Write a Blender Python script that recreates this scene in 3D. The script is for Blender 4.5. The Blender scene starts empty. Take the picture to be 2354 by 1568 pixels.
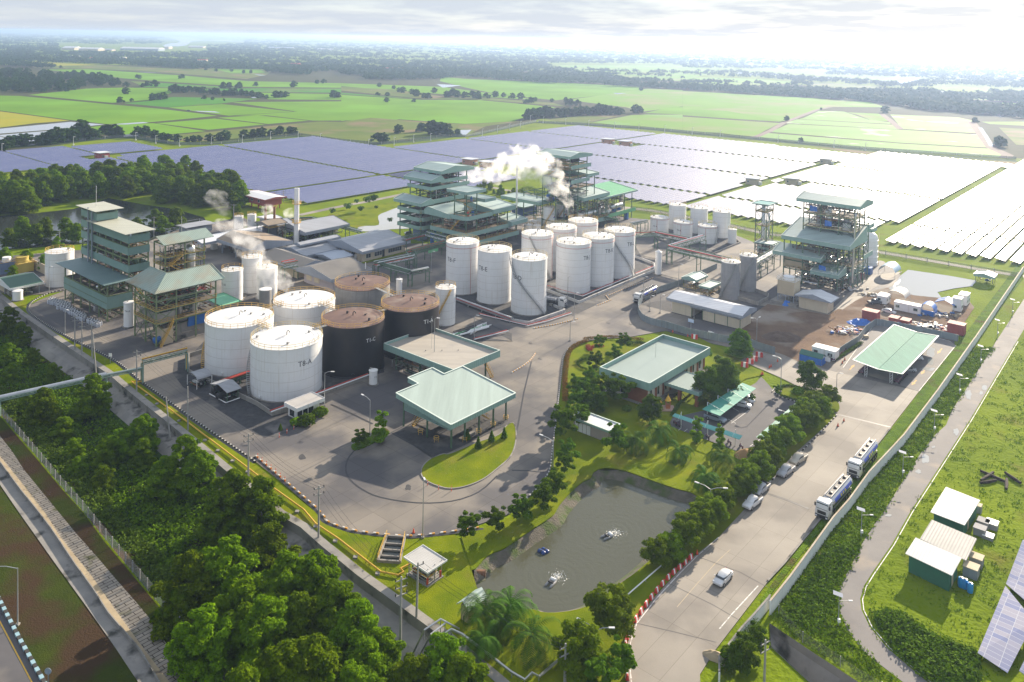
import bpy, bmesh, math, random
from mathutils import Vector, Matrix
from mathutils.geometry import tessellate_polygon
R=math.radians
sc=bpy.context.scene
PW,PH=2353.0,1568.0                      # size of the photograph as measured
F=1897.0;PITCH=R(2.0);ROLL=R(1.1);CH=88.0;CX=1177.0;HY=90.0
PY=HY+F*math.tan(PITCH)
cam_d=bpy.data.cameras.new('camera');cam=bpy.data.objects.new('camera',cam_d)
sc.collection.objects.link(cam);sc.camera=cam
cam.location=(0,0,CH)
cam_d.sensor_width=36;cam_d.lens=F/PW*36;cam_d.clip_end=200000;cam_d.clip_start=1
cam_d.shift_y=-(PH/2-PY)/PW
cam.rotation_mode='QUATERNION'
_M=Matrix.Rotation(R(90)-PITCH,3,'X') @ Matrix.Rotation(ROLL,3,'Z')
cam.rotation_quaternion=_M.to_quaternion()
RT=_M@Vector((1,0,0));UP=_M@Vector((0,1,0));FW=_M@Vector((0,0,-1))
SUN_EL,SUN_AZ=R(19),R(36)                # azimuth clockwise from +Y
w=bpy.data.worlds.new('World');sc.world=w;w.use_nodes=True
nt=w.node_tree;nt.nodes.clear();NW=nt.nodes.new;L=nt.links.new
out=NW('ShaderNodeOutputWorld');bg=NW('ShaderNodeBackground');bg.inputs[1].default_value=0.15
sky=NW('ShaderNodeTexSky');sky.sky_type='NISHITA';sky.sun_disc=False
sky.sun_elevation=SUN_EL;sky.sun_rotation=SUN_AZ;sky.air_density=1.0;sky.dust_density=.4;sky.ozone_density=1.5;sky.altitude=80
# thin morning cloud: projected on a plane above so that it stretches towards the horizon
tc=NW('ShaderNodeTexCoord');sp=NW('ShaderNodeSeparateXYZ');L(tc.outputs['Generated'],sp.inputs[0])
ad=NW('ShaderNodeMath');ad.operation='MAXIMUM';ad.inputs[1].default_value=0.0;L(sp.outputs[2],ad.inputs[0])
ad2=NW('ShaderNodeMath');ad2.inputs[1].default_value=0.09;L(ad.outputs[0],ad2.inputs[0])
dx=NW('ShaderNodeMath');dx.operation='DIVIDE';L(sp.outputs[0],dx.inputs[0]);L(ad2.outputs[0],dx.inputs[1])
dy=NW('ShaderNodeMath');dy.operation='DIVIDE';L(sp.outputs[1],dy.inputs[0]);L(ad2.outputs[0],dy.inputs[1])
cb=NW('ShaderNodeCombineXYZ');L(dx.outputs[0],cb.inputs[0]);L(dy.outputs[0],cb.inputs[1])
no=NW('ShaderNodeTexNoise');no.inputs['Scale'].default_value=0.9;no.inputs['Detail'].default_value=4;no.inputs['Roughness'].default_value=.62
L(cb.outputs[0],no.inputs['Vector'])
cr=NW('ShaderNodeMapRange');cr.inputs[1].default_value=.32;cr.inputs[2].default_value=.56;cr.inputs[3].default_value=.88;cr.inputs[4].default_value=.97
L(no.outputs[0],cr.inputs[0])
mx=NW('ShaderNodeMix');mx.data_type='RGBA';L(cr.outputs[0],mx.inputs[0]);L(sky.outputs[0],mx.inputs[6]);mx.inputs[7].default_value=(1.72,1.9,2.2,1)
L(mx.outputs[2],bg.inputs[0]);L(bg.outputs[0],out.inputs[0])
sd=bpy.data.lights.new('sun','SUN');sd.energy=5.0;sd.angle=R(0.53);sd.color=(1,.86,.67)
so=bpy.data.objects.new('sun',sd);sc.collection.objects.link(so)
SV=Vector((math.sin(SUN_AZ)*math.cos(SUN_EL),math.cos(SUN_AZ)*math.cos(SUN_EL),math.sin(SUN_EL)))
so.rotation_mode='QUATERNION';so.rotation_quaternion=SV.to_track_quat('Z','Y');so.location=SV*300
vs=sc.view_settings;vs.view_transform='Standard';vs.look='None';vs.gamma=1;vs.use_curve_mapping=False;vs.exposure=1.25
cy=sc.cycles;cy.max_bounces=7;cy.diffuse_bounces=2;cy.glossy_bounces=2;cy.transmission_bounces=3;cy.volume_bounces=4;cy.transparent_max_bounces=8
cy.volume_step_rate=1;cy.volume_max_steps=64;cy.use_denoising=True
try: cy.denoiser='OPENIMAGEDENOISE'
except Exception: pass
def ray(px,py): return FW+RT*((px-CX)/F)-UP*((py-PY)/F)
def G(px,py,z=0.0):
 d=ray(px,py);t=(z-CH)/d.z;return Vector((d.x*t,d.y*t,z))
def K(i,j,x,y): return (588.24*i+x*.2499, 391.77*j+y*.2499)
def T(i,x,y): return (784.7*i+x/3.0005, y/3.0005)
UA=Vector((.6443,.7648,0));VA=Vector((.7648,-.6443,0))
def XY(u,v,z=0.0): return Vector((u*UA.x+v*VA.x,u*UA.y+v*VA.y,z))
def UV(p): return (p.x*UA.x+p.y*UA.y, p.x*VA.x+p.y*VA.y)
def KG(i,j,x,y,z=0.0): return G(*K(i,j,x,y),z)
UANG=math.atan2(UA.y,UA.x)
col=sc.collection
def props(o,label=None,cat=None,group=None,kind=None):
 if label: o['label']=label
 if cat: o['category']=cat
 if group: o['group']=group
 if kind: o['kind']=kind
 return o
def thing(name,label,cat,loc=(0,0,0),group=None,rz=0.0):
 o=bpy.data.objects.new(name,None);col.objects.link(o);o.location=Vector(loc);o.rotation_euler=(0,0,rz);o.empty_display_size=.5
 return props(o,label,cat,group)
class MB:
 """collects faces;uv=True takes points in the plant grid (u,v,z)"""
 def __init__(s,uv=False): s.v=[];s.f=[];s.uv=uv;s.sm=False
 def pt(s,p): return XY(p[0],p[1],p[2]) if s.uv else Vector(p)
 def add(s,pts,faces):
  b=len(s.v);s.v+= [s.pt(p) for p in pts];s.f+=[tuple(i+b for i in f) for f in faces];return s
 def quad(s,*pts): return s.add(pts,[tuple(range(len(pts)))])
 def box(s,a0,a1,b0,b1,z0,z1):
  return s.add([(a0,b0,z0),(a1,b0,z0),(a1,b1,z0),(a0,b1,z0),(a0,b0,z1),(a1,b0,z1),(a1,b1,z1),(a0,b1,z1)],
   [(0,3,2,1),(4,5,6,7),(0,1,5,4),(1,2,6,5),(2,3,7,6),(3,0,4,7)])
 def bar(s,p,q,w=.1,h=None):
  h=h or w;p=s.pt(p);q=s.pt(q);d=(q-p)
  if d.length<1e-6: return s
  d.normalize();up=Vector((0,0,1)) if abs(d.z)<.95 else Vector((1,0,0))
  a=d.cross(up).normalized()*w/2;c=a.cross(d).normalized()*h/2
  b=len(s.v);s.v+=[p-a-c,p+a-c,p+a+c,p-a+c,q-a-c,q+a-c,q+a+c,q-a+c]
  s.f+=[tuple(i+b for i in f) for f in [(0,1,2,3),(7,6,5,4),(0,4,5,1),(1,5,6,2),(2,6,7,3),(3,7,4,0)]];return s
 def tube(s,pts,r=.1,n=8,cap=True):
  P=[s.pt(p) for p in pts];b0=len(s.v)
  for i,p in enumerate(P):
   d=(P[min(i+1,len(P)-1)]-P[max(i-1,0)]).normalized();up=Vector((0,0,1)) if abs(d.z)<.95 else Vector((1,0,0))
   a=d.cross(up).normalized();c=a.cross(d).normalized();rr=r[i] if isinstance(r,(list,tuple)) else r
   for k in range(n):
    t=2*math.pi*k/n;s.v.append(p+a*rr*math.cos(t)+c*rr*math.sin(t))
  for i in range(len(P)-1):
   for k in range(n):
    k2=(k+1)%n;s.f.append((b0+i*n+k,b0+i*n+k2,b0+(i+1)*n+k2,b0+(i+1)*n+k))
  if cap:
   s.f.append(tuple(b0+k for k in range(n))[::-1]);s.f.append(tuple(b0+(len(P)-1)*n+k for k in range(n)))
  return s
 def lathe(s,c,prof,n=32,close=False):
  b0=len(s.v);c=s.pt(c)
  for (r,z) in prof:
   for k in range(n):
    t=2*math.pi*k/n;s.v.append(c+Vector((r*math.cos(t),r*math.sin(t),z)))
  for i in range(len(prof)-1):
   for k in range(n):
    k2=(k+1)%n;s.f.append((b0+i*n+k,b0+i*n+k2,b0+(i+1)*n+k2,b0+(i+1)*n+k))
  if close: s.f.append(tuple(b0+k for k in range(n))[::-1])
  if prof[-1][0]>.001: s.f.append(tuple(b0+(len(prof)-1)*n+k for k in range(n)))
  return s
 def build(s,name,m,parent=None,smooth=False):
  me=bpy.data.meshes.new(name);off=Vector((0,0,0));inv=None
  if parent is not None:
   inv=parent_inv(parent)
  vs_=[inv@p for p in s.v] if inv is not None else s.v
  me.from_pydata([tuple(p) for p in vs_],[],s.f);me.materials.append(m)
  if smooth:
   me.polygons.foreach_set('use_smooth',[True]*len(me.polygons))
   try: me.set_sharp_from_angle(angle=R(38))
   except Exception: pass
  me.update()
  o=bpy.data.objects.new(name,me);col.objects.link(o)
  if parent is not None: o.parent=parent
  return o
def parent_inv(p):
 m=Matrix.Translation(p.location)@p.rotation_euler.to_matrix().to_4x4()
 while p.parent is not None:
  p=p.parent;m=(Matrix.Translation(p.location)@p.rotation_euler.to_matrix().to_4x4())@m
 return m.inverted()
def copy_tree(o,loc=None,rz=None,label=None,group=None,parent=None,scale=None):
 c=o.copy();col.objects.link(c)
 if parent is not None: c.parent=parent
 if loc is not None: c.location=Vector(loc)
 if rz is not None: c.rotation_euler=(0,0,rz)
 if scale is not None: c.scale=(scale,)*3 if not isinstance(scale,tuple) else scale
 if label: c['label']=label
 if group: c['group']=group
 for ch in KIDS.get(o.name,[]): 
  n=copy_tree(ch,parent=c);
 return c
KIDS={}
def remember(o):
 for x in [o]+list(o.children_recursive): KIDS[x.name]=list(x.children)
 return o
def sheet(name,pts,z,m,holes=(),kind='structure',thick=0,parent=None,flat=True):
 """level sheet over a polygon of world points"""
 loops=[[Vector((p[0],p[1],0)) for p in pts]]+[[Vector((p[0],p[1],0)) for p in h] for h in holes]
 tris=tessellate_polygon(loops);v=[p for l in loops for p in l]
 b=MB();
 for p in v: b.v.append(Vector((p.x,p.y,z)))
 for t in tris:
  a,c,d=(v[i] for i in t)
  b.f.append(tuple(t) if (c-a).cross(d-a).z>0 else tuple(t)[::-1])
 if thick:
  n=len(pts);k=len(b.v)
  for p in pts: b.v.append(Vector((p[0],p[1],z-thick)))
  for i in range(n): b.f.append((i,(i+1)%n,k+(i+1)%n,k+i))
 o=b.build(name,m,parent)
 if kind: o['kind']=kind
 return o
def smooth_loop(pts,n=5,closed=True):
 """Catmull-Rom through points"""
 P=[Vector((p[0],p[1],0)) for p in pts];N=len(P);o=[]
 rng=range(N) if closed else range(N-1)
 for i in rng:
  if closed: a,b,c,d=P[i-1],P[i],P[(i+1)%N],P[(i+2)%N]
  else: a,b,c,d=P[max(i-1,0)],P[i],P[i+1],P[min(i+2,N-1)]
  for k in range(n):
   t=k/n;o.append(.5*((2*b)+(c-a)*t+(2*a-5*b+4*c-d)*t*t+(3*b-a-3*c+d)*t**3))
 if not closed: o.append(P[-1])
 return o
def inside(p,poly):
 c=False;n=len(poly);x,y=p[0],p[1]
 for i in range(n):
  a,b=poly[i],poly[i-1]
  if (a[1]>y)!=(b[1]>y) and x<(b[0]-a[0])*(y-a[1])/(b[1]-a[1])+a[0]: c=not c
 return c
def strip(name,pts,w,z,m,kind=None,h=0,parent=None):
 """ribbon of width w (and height h) along world points"""
 P=[Vector((p[0],p[1],0)) for p in pts];b=MB();n=len(P)
 for i,p in enumerate(P):
  d=(P[min(i+1,n-1)]-P[max(i-1,0)]).normalized();s=Vector((-d.y,d.x,0))*w/2
  b.v+=[p+s+Vector((0,0,z+h)),p-s+Vector((0,0,z+h))]
  if h: b.v+=[p+s+Vector((0,0,z)),p-s+Vector((0,0,z))]
 k=4 if h else 2
 for i in range(n-1):
  a=i*k;c=a+k
  b.f.append((a,a+1,c+1,c)[::-1])
  if h: b.f+=[(a,c,c+2,a+2)[::-1],(a+1,a+3,c+3,c+1)[::-1]]
 if h: b.f+=[(0,2,3,1),(a+4,a+5,a+7,a+6)]
 o=b.build(name,m,parent)
 if kind: o['kind']=kind
 return o
MATS={}
def M(name,c1,c2=None,scale=1.0,rough=.85,metal=0.0,bump=0.0,bscale=None,coord='pos',spec=.4,dirt=None,dscale=.3,dthr=(.55,.75),
 corr=0.0,corr_dir=(1,0,0),corr_p=.35,detail=6,trans=0.0,objvar=0.0,streak=None,stretch=None,alpha=None,emit=None,grid=None):
 if name in MATS: return MATS[name]
 m=bpy.data.materials.new(name);m.use_nodes=True;n=m.node_tree;N=n.nodes.new;K_=n.links.new
 bs=n.nodes['Principled BSDF'];bs.inputs['Roughness'].default_value=rough;bs.inputs['Metallic'].default_value=metal
 bs.inputs['Specular IOR Level'].default_value=spec
 if coord=='pos':
  g=N('ShaderNodeNewGeometry');vec=g.outputs['Position']
 else:
  g=N('ShaderNodeTexCoord');vec=g.outputs['Object']
 base=vec
 if stretch:
  mp=N('ShaderNodeMapping');mp.inputs['Scale'].default_value=stretch;mp.inputs['Rotation'].default_value=(0,0,-UANG);K_(vec,mp.inputs[0]);vec=mp.outputs[0]
 c2=c2 or tuple(x*.8 for x in c1)
 no=N('ShaderNodeTexNoise');no.inputs['Scale'].default_value=scale;no.inputs['Detail'].default_value=detail;no.inputs['Roughness'].default_value=.6;K_(vec,no.inputs['Vector'])
 mr=N('ShaderNodeMapRange');mr.inputs[1].default_value=.3;mr.inputs[2].default_value=.7;K_(no.outputs[0],mr.inputs[0])
 mx=N('ShaderNodeMix');mx.data_type='RGBA';mx.inputs[6].default_value=(*c1,1);mx.inputs[7].default_value=(*c2,1);K_(mr.outputs[0],mx.inputs[0])
 colr=mx.outputs[2]
 if dirt:
  n2=N('ShaderNodeTexNoise');n2.inputs['Scale'].default_value=dscale;n2.inputs['Detail'].default_value=5;K_(base,n2.inputs['Vector'])
  m2=N('ShaderNodeMapRange');m2.inputs[1].default_value=dthr[0];m2.inputs[2].default_value=dthr[1];K_(n2.outputs[0],m2.inputs[0])
  x2=N('ShaderNodeMix');x2.data_type='RGBA';K_(colr,x2.inputs[6]);x2.inputs[7].default_value=(*dirt,1);K_(m2.outputs[0],x2.inputs[0]);colr=x2.outputs[2]
 if grid:   # slab joints: (len u, len v, width, colour)
  mp=N('ShaderNodeMapping');mp.inputs['Rotation'].default_value=(0,0,-UANG);K_(base,mp.inputs[0])
  br=N('ShaderNodeTexBrick');br.offset=grid[4] if len(grid)>4 else 0;br.inputs['Scale'].default_value=1;br.inputs['Brick Width'].default_value=grid[0];br.inputs['Row Height'].default_value=grid[1]
  br.inputs['Mortar Size'].default_value=grid[2];br.inputs['Mortar Smooth'].default_value=.3;K_(mp.outputs[0],br.inputs['Vector'])
  br.inputs['Color1'].default_value=(1,1,1,1);br.inputs['Color2'].default_value=(.86,.86,.86,1);br.inputs['Mortar'].default_value=(*grid[3],1)
  x3=N('ShaderNodeMix');x3.data_type='RGBA';x3.blend_type='MULTIPLY';x3.inputs[0].default_value=1;K_(colr,x3.inputs[6]);K_(br.outputs[0],x3.inputs[7]);colr=x3.outputs[2]
 if streak: # vertical run marks
  mp=N('ShaderNodeMapping');mp.inputs['Scale'].default_value=(1.3,1.3,.06);K_(base,mp.inputs[0])
  n3=N('ShaderNodeTexNoise');n3.inputs['Scale'].default_value=1.6;n3.inputs['Detail'].default_value=4;K_(mp.outputs[0],n3.inputs['Vector'])
  m3=N('ShaderNodeMapRange');m3.inputs[1].default_value=.55;m3.inputs[2].default_value=.8;m3.inputs[4].default_value=.75;K_(n3.outputs[0],m3.inputs[0])
  x4=N('ShaderNodeMix');x4.data_type='RGBA';K_(colr,x4.inputs[6]);x4.inputs[7].default_value=(*streak,1);K_(m3.outputs[0],x4.inputs[0]);colr=x4.outputs[2]
 if objvar:
  oi=N('ShaderNodeObjectInfo');hs=N('ShaderNodeHueSaturation');K_(colr,hs.inputs['Color'])
  a=N('ShaderNodeMapRange');a.inputs[3].default_value=1-objvar;a.inputs[4].default_value=1+objvar;K_(oi.outputs['Random'],a.inputs[0]);K_(a.outputs[0],hs.inputs['Value'])
  a2=N('ShaderNodeMapRange');a2.inputs[3].default_value=.5-objvar*.03;a2.inputs[4].default_value=.5+objvar*.05;K_(oi.outputs['Random'],a2.inputs[0]);K_(a2.outputs[0],hs.inputs['Hue']);colr=hs.outputs[0]
 K_(colr,bs.inputs['Base Color'])
 hgt=None
 if bump:
  nb=N('ShaderNodeTexNoise');nb.inputs['Scale'].default_value=bscale or scale*4;nb.inputs['Detail'].default_value=4;K_(vec,nb.inputs['Vector'])
  bp=N('ShaderNodeBump');bp.inputs['Strength'].default_value=1;bp.inputs['Distance'].default_value=bump;K_(nb.outputs[0],bp.inputs['Height']);hgt=bp.outputs[0];K_(hgt,bs.inputs['Normal'])
 if corr:
  dt=N('ShaderNodeVectorMath');dt.operation='DOT_PRODUCT';K_(base,dt.inputs[0]);dt.inputs[1].default_value=corr_dir
  mu=N('ShaderNodeMath');mu.operation='MULTIPLY';mu.inputs[1].default_value=2*math.pi/corr_p;K_(dt.outputs['Value'],mu.inputs[0])
  si=N('ShaderNodeMath');si.operation='SINE';K_(mu.outputs[0],si.inputs[0])
  bp=N('ShaderNodeBump');bp.inputs['Distance'].default_value=corr;K_(si.outputs[0],bp.inputs['Height'])
  if hgt: K_(hgt,bp.inputs['Normal'])
  K_(bp.outputs[0],bs.inputs['Normal'])
 if trans:
  tr=N('ShaderNodeBsdfTranslucent');K_(colr,tr.inputs[0]);ms=N('ShaderNodeMixShader');ms.inputs[0].default_value=trans
  o_=n.nodes['Material Output'];K_(bs.outputs[0],ms.inputs[1]);K_(tr.outputs[0],ms.inputs[2]);K_(ms.outputs[0],o_.inputs[0])
 MATS[name]=m;return m
UD=tuple(UA);VD=tuple(VA)
# ================================================================ THE SETTING
def PG(l,z=0.0): return [G(x,y,z) for x,y in l]
def KL(i,j,l): return [K(i,j,x,y) for x,y in l]
def TL(i,l): return [T(i,x,y) for x,y in l]
m_land=M('meadow',(.19,.25,.004),(.095,.15,.003),.035,.95,dirt=(.14,.13,.02),dscale=.09,dthr=(.58,.75),bump=.25,bscale=1.2,spec=.04)
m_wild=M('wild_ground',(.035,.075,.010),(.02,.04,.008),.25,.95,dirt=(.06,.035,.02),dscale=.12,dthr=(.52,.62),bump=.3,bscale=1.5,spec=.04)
m_conc=M('yard_concrete',(.245,.215,.18),(.165,.148,.132),.05,.8,dirt=(.095,.09,.095),dscale=.05,dthr=(.44,.58),bump=.01,grid=(9,4.6,.035,(.45,.42,.4)))
m_conc2=M('road_concrete',(.33,.295,.25),(.24,.215,.185),.08,.8,dirt=(.19,.17,.15),dscale=.07,dthr=(.48,.62),bump=.01,grid=(11,4.2,.03,(.5,.47,.43)))
m_asph=M('asphalt',(.115,.11,.115),(.075,.072,.078),.12,.85,dirt=(.20,.18,.16),dscale=.09,dthr=(.55,.75),bump=.01,bscale=20)
m_asph2=M('track_asphalt',(.22,.205,.195),(.15,.14,.14),.1,.85,dirt=(.27,.23,.19),dscale=.15,dthr=(.55,.7),bump=.01,bscale=20)
m_gravel=M('dark_gravel',(.07,.07,.075),(.035,.035,.04),.8,.9,bump=.06,bscale=6,dirt=(.16,.15,.14),dscale=.15,dthr=(.55,.7))
m_lawn=M('lawn',(.20,.23,.004),(.09,.14,.003),.16,.95,dirt=(.20,.17,.03),dscale=.12,dthr=(.55,.78),bump=.10,bscale=5,spec=.04)
m_verge=M('rough_grass',(.12,.20,.006),(.05,.105,.005),.3,.95,dirt=(.09,.07,.02),dscale=.2,dthr=(.56,.7),bump=.25,bscale=2.5,spec=.04)
m_dirt=M('bare_dirt',(.22,.15,.10),(.13,.085,.06),.15,.95,dirt=(.28,.24,.20),dscale=.07,dthr=(.5,.62),bump=.15,bscale=1.5,spec=.04)
m_sand=M('sand',(.42,.34,.22),(.30,.24,.16),.4,.95,dirt=(.12,.10,.08),dscale=.5,dthr=(.6,.7),bump=.05)
m_oldc=M('weathered_concrete',(.30,.28,.25),(.20,.19,.18),.3,.9,dirt=(.05,.05,.045),dscale=.25,dthr=(.56,.68),bump=.03)
m_line=M('road_paint',(.75,.73,.70),(.6,.58,.55),2,.7,dirt=(.3,.28,.26),dscale=1.5,dthr=(.5,.65))
m_yline=M('yellow_paint',(.75,.45,.06),(.6,.35,.05),2,.7)
wall_out=KL(0,1,[(-1700,-250),(-600,640),(0,1170),(170,1310),(530,1560)])+KL(0,2,[(1000,310),(1200,480),(1700,880)])+KL(1,3,[(200,30),(410,150),(600,320),(930,590),(1330,880),(1740,1180),(2150,1530),(2700,2000)])
fence_l=KL(0,2,[(-1300,-300),(-500,200),(0,665),(160,850),(340,1060),(560,1330),(770,1568)])+KL(0,3,[(960,240),(1310,660),(1560,960),(1800,1260),(2080,1568),(2700,2300)])
WO=PG(wall_out);FL=PG(fence_l)
ditch=WO+FL[::-1]
drain_p=KL(3,3,[(15,1030),(400,1290),(860,1590),(1500,2000),(900,2060),(520,1690),(200,1400),(30,1240)])
DR=PG(drain_p)
pond_p=KL(2,2,[(1000,1290),(850,1275),(800,1350),(720,1390),(620,1480)])+KL(2,3,[(520,30),(450,140),(220,300),(0,455)])+KL(1,3,[(2210,520),(2100,640),(1985,700),(1960,790),(2150,870)])+KL(2,3,[(200,900),(330,930),(550,905),(700,840),(880,705),(1030,600),(1160,490),(1240,410),(1440,210),(1600,30)])+KL(2,2,[(1640,1510),(1480,1460),(1330,1410),(1170,1350)])
PW_=smooth_loop(PG(pond_p,-1.3),4)
pc=sum(PW_,Vector())/len(PW_)
def grow(L_,d):
 n=len(L_);o=[]
 a=sum(L_[i].x*L_[(i+1)%n].y-L_[(i+1)%n].x*L_[i].y for i in range(n));sgn=1 if a>0 else -1
 for i in range(n):
  t=(L_[(i+1)%n]-L_[i-1]);t.z=0;t.normalize();o.append(L_[i]+Vector((t.y,-t.x,0))*d*sgn)
 return o
pond_rim=grow(PW_,1.9);pond_in=grow(PW_,-1.0)
BIG=90000
gr=sheet('ground',[(-BIG,-60),(BIG,-60),(BIG,BIG),(-BIG,BIG)],-.14,m_land,holes=[[(p.x,p.y) for p in ditch],[(p.x,p.y) for p in DR],[(p.x,p.y) for p in pond_rim]])
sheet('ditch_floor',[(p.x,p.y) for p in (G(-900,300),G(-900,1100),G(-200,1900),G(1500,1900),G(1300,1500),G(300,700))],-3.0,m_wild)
# pond bank and water
b=MB();n=len(PW_)
random.seed(5)
for ring,z in ((pond_rim,-.14),(PW_,-1.3),(pond_in,-1.9)):
 for p in ring: b.v.append(Vector((p.x,p.y,z)))
for r in range(2):
 for i in range(n): b.f.append((r*n+i,r*n+(i+1)%n,(r+1)*n+(i+1)%n,(r+1)*n+i))
m_bank=M('bank_soil',(.15,.13,.10),(.09,.08,.06),.8,.95,dirt=(.06,.09,.02),dscale=.3,dthr=(.45,.6),bump=.15,bscale=3)
b.build('pond_bank',m_bank)['kind']='structure'
def water(name,c,rough=.06,wave=.02,scale=1.2,dist=None):
 m=bpy.data.materials.new(name);m.use_nodes=True;n=m.node_tree;N=n.nodes.new;K_=n.links.new;bs=n.nodes['Principled BSDF']
 bs.inputs['Base Color'].default_value=(*c,1);bs.inputs['Roughness'].default_value=rough;bs.inputs['Specular IOR Level'].default_value=.5
 g=N('ShaderNodeNewGeometry');mp=N('ShaderNodeMapping');mp.inputs['Scale'].default_value=(1,1,1);K_(g.outputs['Position'],mp.inputs[0])
 no=N('ShaderNodeTexNoise');no.inputs['Scale'].default_value=scale;no.inputs['Detail'].default_value=3;no.inputs['Distortion'].default_value=1.2;K_(mp.outputs[0],no.inputs['Vector'])
 h=no.outputs[0]
 if dist:
  for (x,y) in dist:
   sb=N('ShaderNodeVectorMath');sb.operation='DISTANCE';K_(g.outputs['Position'],sb.inputs[0]);sb.inputs[1].default_value=(x,y,-1.3)
   mu=N('ShaderNodeMath');mu.operation='MULTIPLY';mu.inputs[1].default_value=5;K_(sb.outputs['Value'],mu.inputs[0])
   si=N('ShaderNodeMath');si.operation='SINE';K_(mu.outputs[0],si.inputs[0])
   fa=N('ShaderNodeMapRange');fa.inputs[1].default_value=1;fa.inputs[2].default_value=12;fa.inputs[3].default_value=.16;fa.inputs[4].default_value=0;K_(sb.outputs['Value'],fa.inputs[0])
   pr=N('ShaderNodeMath');pr.operation='MULTIPLY_ADD';K_(si.outputs[0],pr.inputs[0]);K_(fa.outputs[0],pr.inputs[1]);K_(h,pr.inputs[2]);h=pr.outputs[0]
 bp=N('ShaderNodeBump');bp.inputs['Distance'].default_value=wave;K_(h,bp.inputs['Height']);K_(bp.outputs[0],bs.inputs['Normal'])
 return m
AER=[KG(2,3,960,170,-1.3),KG(2,3,400,600,-1.3)]
m_pond=water('pond_water',(.085,.085,.055),.06,.04,1.1,[(a.x,a.y) for a in AER])
sheet('pond_water',[(p.x,p.y) for p in PW_],-1.3,m_pond)
# ditch: pavement along its rim, upright wall, sloping apron
def offs(L_,d):
 o=[]
 for i,p in enumerate(L_):
  t=(L_[min(i+1,len(L_)-1)]-L_[max(i-1,0)]);t.z=0;t.normalize();o.append(p+Vector((t.y,-t.x,0))*d)
 return o
b=MB()
rings=[[p+Vector((0,0,.1)) for p in offs(WO,-1.5)],[p+Vector((0,0,.1)) for p in WO],[p+Vector((0,0,-1.6)) for p in WO],[p+Vector((0,0,-1.7)) for p in offs(WO,.35)],[p+Vector((0,0,-2.0)) for p in offs(WO,2.6)],[p+Vector((0,0,-3.1)) for p in offs(WO,4.6)]]
for r in rings: b.v+=r
n=len(WO)
for r in range(len(rings)-1):
 for i in range(n-1): b.f.append((r*n+i,(r+1)*n+i,(r+1)*n+i+1,r*n+i+1))
props(b.build('ditch_wall',m_oldc),'long grey concrete retaining wall with sloping apron beside the wooded ditch','retaining wall')
b=MB()
rings=[[p+Vector((0,0,-.14)) for p in offs(FL,.2)],[p+Vector((0,0,-1.6)) for p in offs(FL,-2.5)],[p+Vector((0,0,-3.1)) for p in offs(FL,-5)]]
for r in rings: b.v+=r
n=len(FL)
for r in range(2):
 for i in range(n-1): b.f.append((r*n+i,r*n+i+1,(r+1)*n+i+1,(r+1)*n+i))
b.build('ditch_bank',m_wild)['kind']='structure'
# drain at the bottom right
b=MB();n=len(DR)
dc=sum(DR,Vector())/n
for z,k in ((.05,1),(-1.2,1),(-3.2,.55)):
 for p in DR: q=dc+(p-dc)*k if k!=1 else p;b.v.append(Vector((q.x,q.y,z)))
for r in range(2):
 for i in range(n): b.f.append((r*n+i,(r+1)*n+i,(r+1)*n+(i+1)%n,r*n+(i+1)%n))
b.f.append(tuple(range(2*n,3*n)))
props(b.build('drain_channel',m_oldc),'sunken concrete drain channel with stained rim at the bottom right corner','channel')
yard=KL(0,1,[(255,1250),(300,1330),(480,1450),(680,1560)])+KL(0,2,[(1050,170),(1300,370),(1680,640),(1850,760),(2354,1110)])+KL(1,2,[(570,1560)])+KL(1,3,[(640,90),(860,175),(1100,212),(1430,236),(1830,192)])+[(1170,1182),(1232,1128)]+KL(2,2,[(350,1200),(380,1000),(425,640),(460,330),(480,160),(530,70),(640,15),(760,-10),(900,-25)])+[(1440,776),(1530,760),(1640,790),(1764,815),(1830,880),(1925,955),(1824,1045),(1764,1115)]+KL(2,3,[(1890,250),(1690,400),(1530,555),(1310,790),(1130,1030),(1060,1230),(1060,1568),(1100,2100),(1760,2100),(1730,1500),(1860,1290)])+KL(3,3,[(-10,660),(160,470),(540,0)])+KL(3,2,[(840,1160),(1130,800),(1390,465),(1720,40)])+[(2192,770),(2120,755),(2060,700),(2080,640),(2030,600),(1900,585),(1740,560),(1640,520),(1440,500),(1300,480),(1190,470),(1100,560),(900,560),(640,545),(560,500),(430,520),(330,560),(180,575),(0,590),(-60,600),(-60,670),(30,680),(100,676),(150,668),(90,690)]
YD=PG(yard);sheet('plant_yard',YD,0.0,m_conc,thick=.15)
# entry road in paler concrete slabs
entry=KL(2,3,[(1890,250),(1690,400),(1530,555),(1310,790),(1130,1030),(1060,1230),(1060,1568),(1100,2100),(1760,2100),(1730,1500),(1860,1290)])+KL(3,3,[(-10,660),(160,470),(540,0)])+KL(3,2,[(840,1160),(1130,800),(1390,465),(1200,420),(640,290),(300,200),(-100,90),(-250,180),(100,330),(560,560),(640,690),(240,1040),(0,1320)])
sheet('entry_road',PG(entry),.006,m_conc2)
strip('entry_road_kerb',PG(KL(3,3,[(0,640),(160,470),(540,0)])+KL(3,2,[(840,1160),(1130,800)])),.35,.01,m_oldc,'structure',.14)
for nm,l,w_,m_ in (('left_edge_line',KL(2,3,[(1900,240),(1700,415),(1550,565),(1330,800),(1150,1030),(1085,1230),(1085,1420),(1100,1568)]),.16,m_line),('right_edge_line',KL(2,3,[(2265,685),(2020,950),(1910,1080)]),.16,m_line),('centre_line',KL(2,3,[(2010,350),(1870,480),(1700,670),(1520,880)]),.10,M('worn_yellow',(.5,.38,.2),(.38,.33,.27),1.5,.8))):
 strip(nm,PG(l),w_,.012,m_,'structure')
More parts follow.
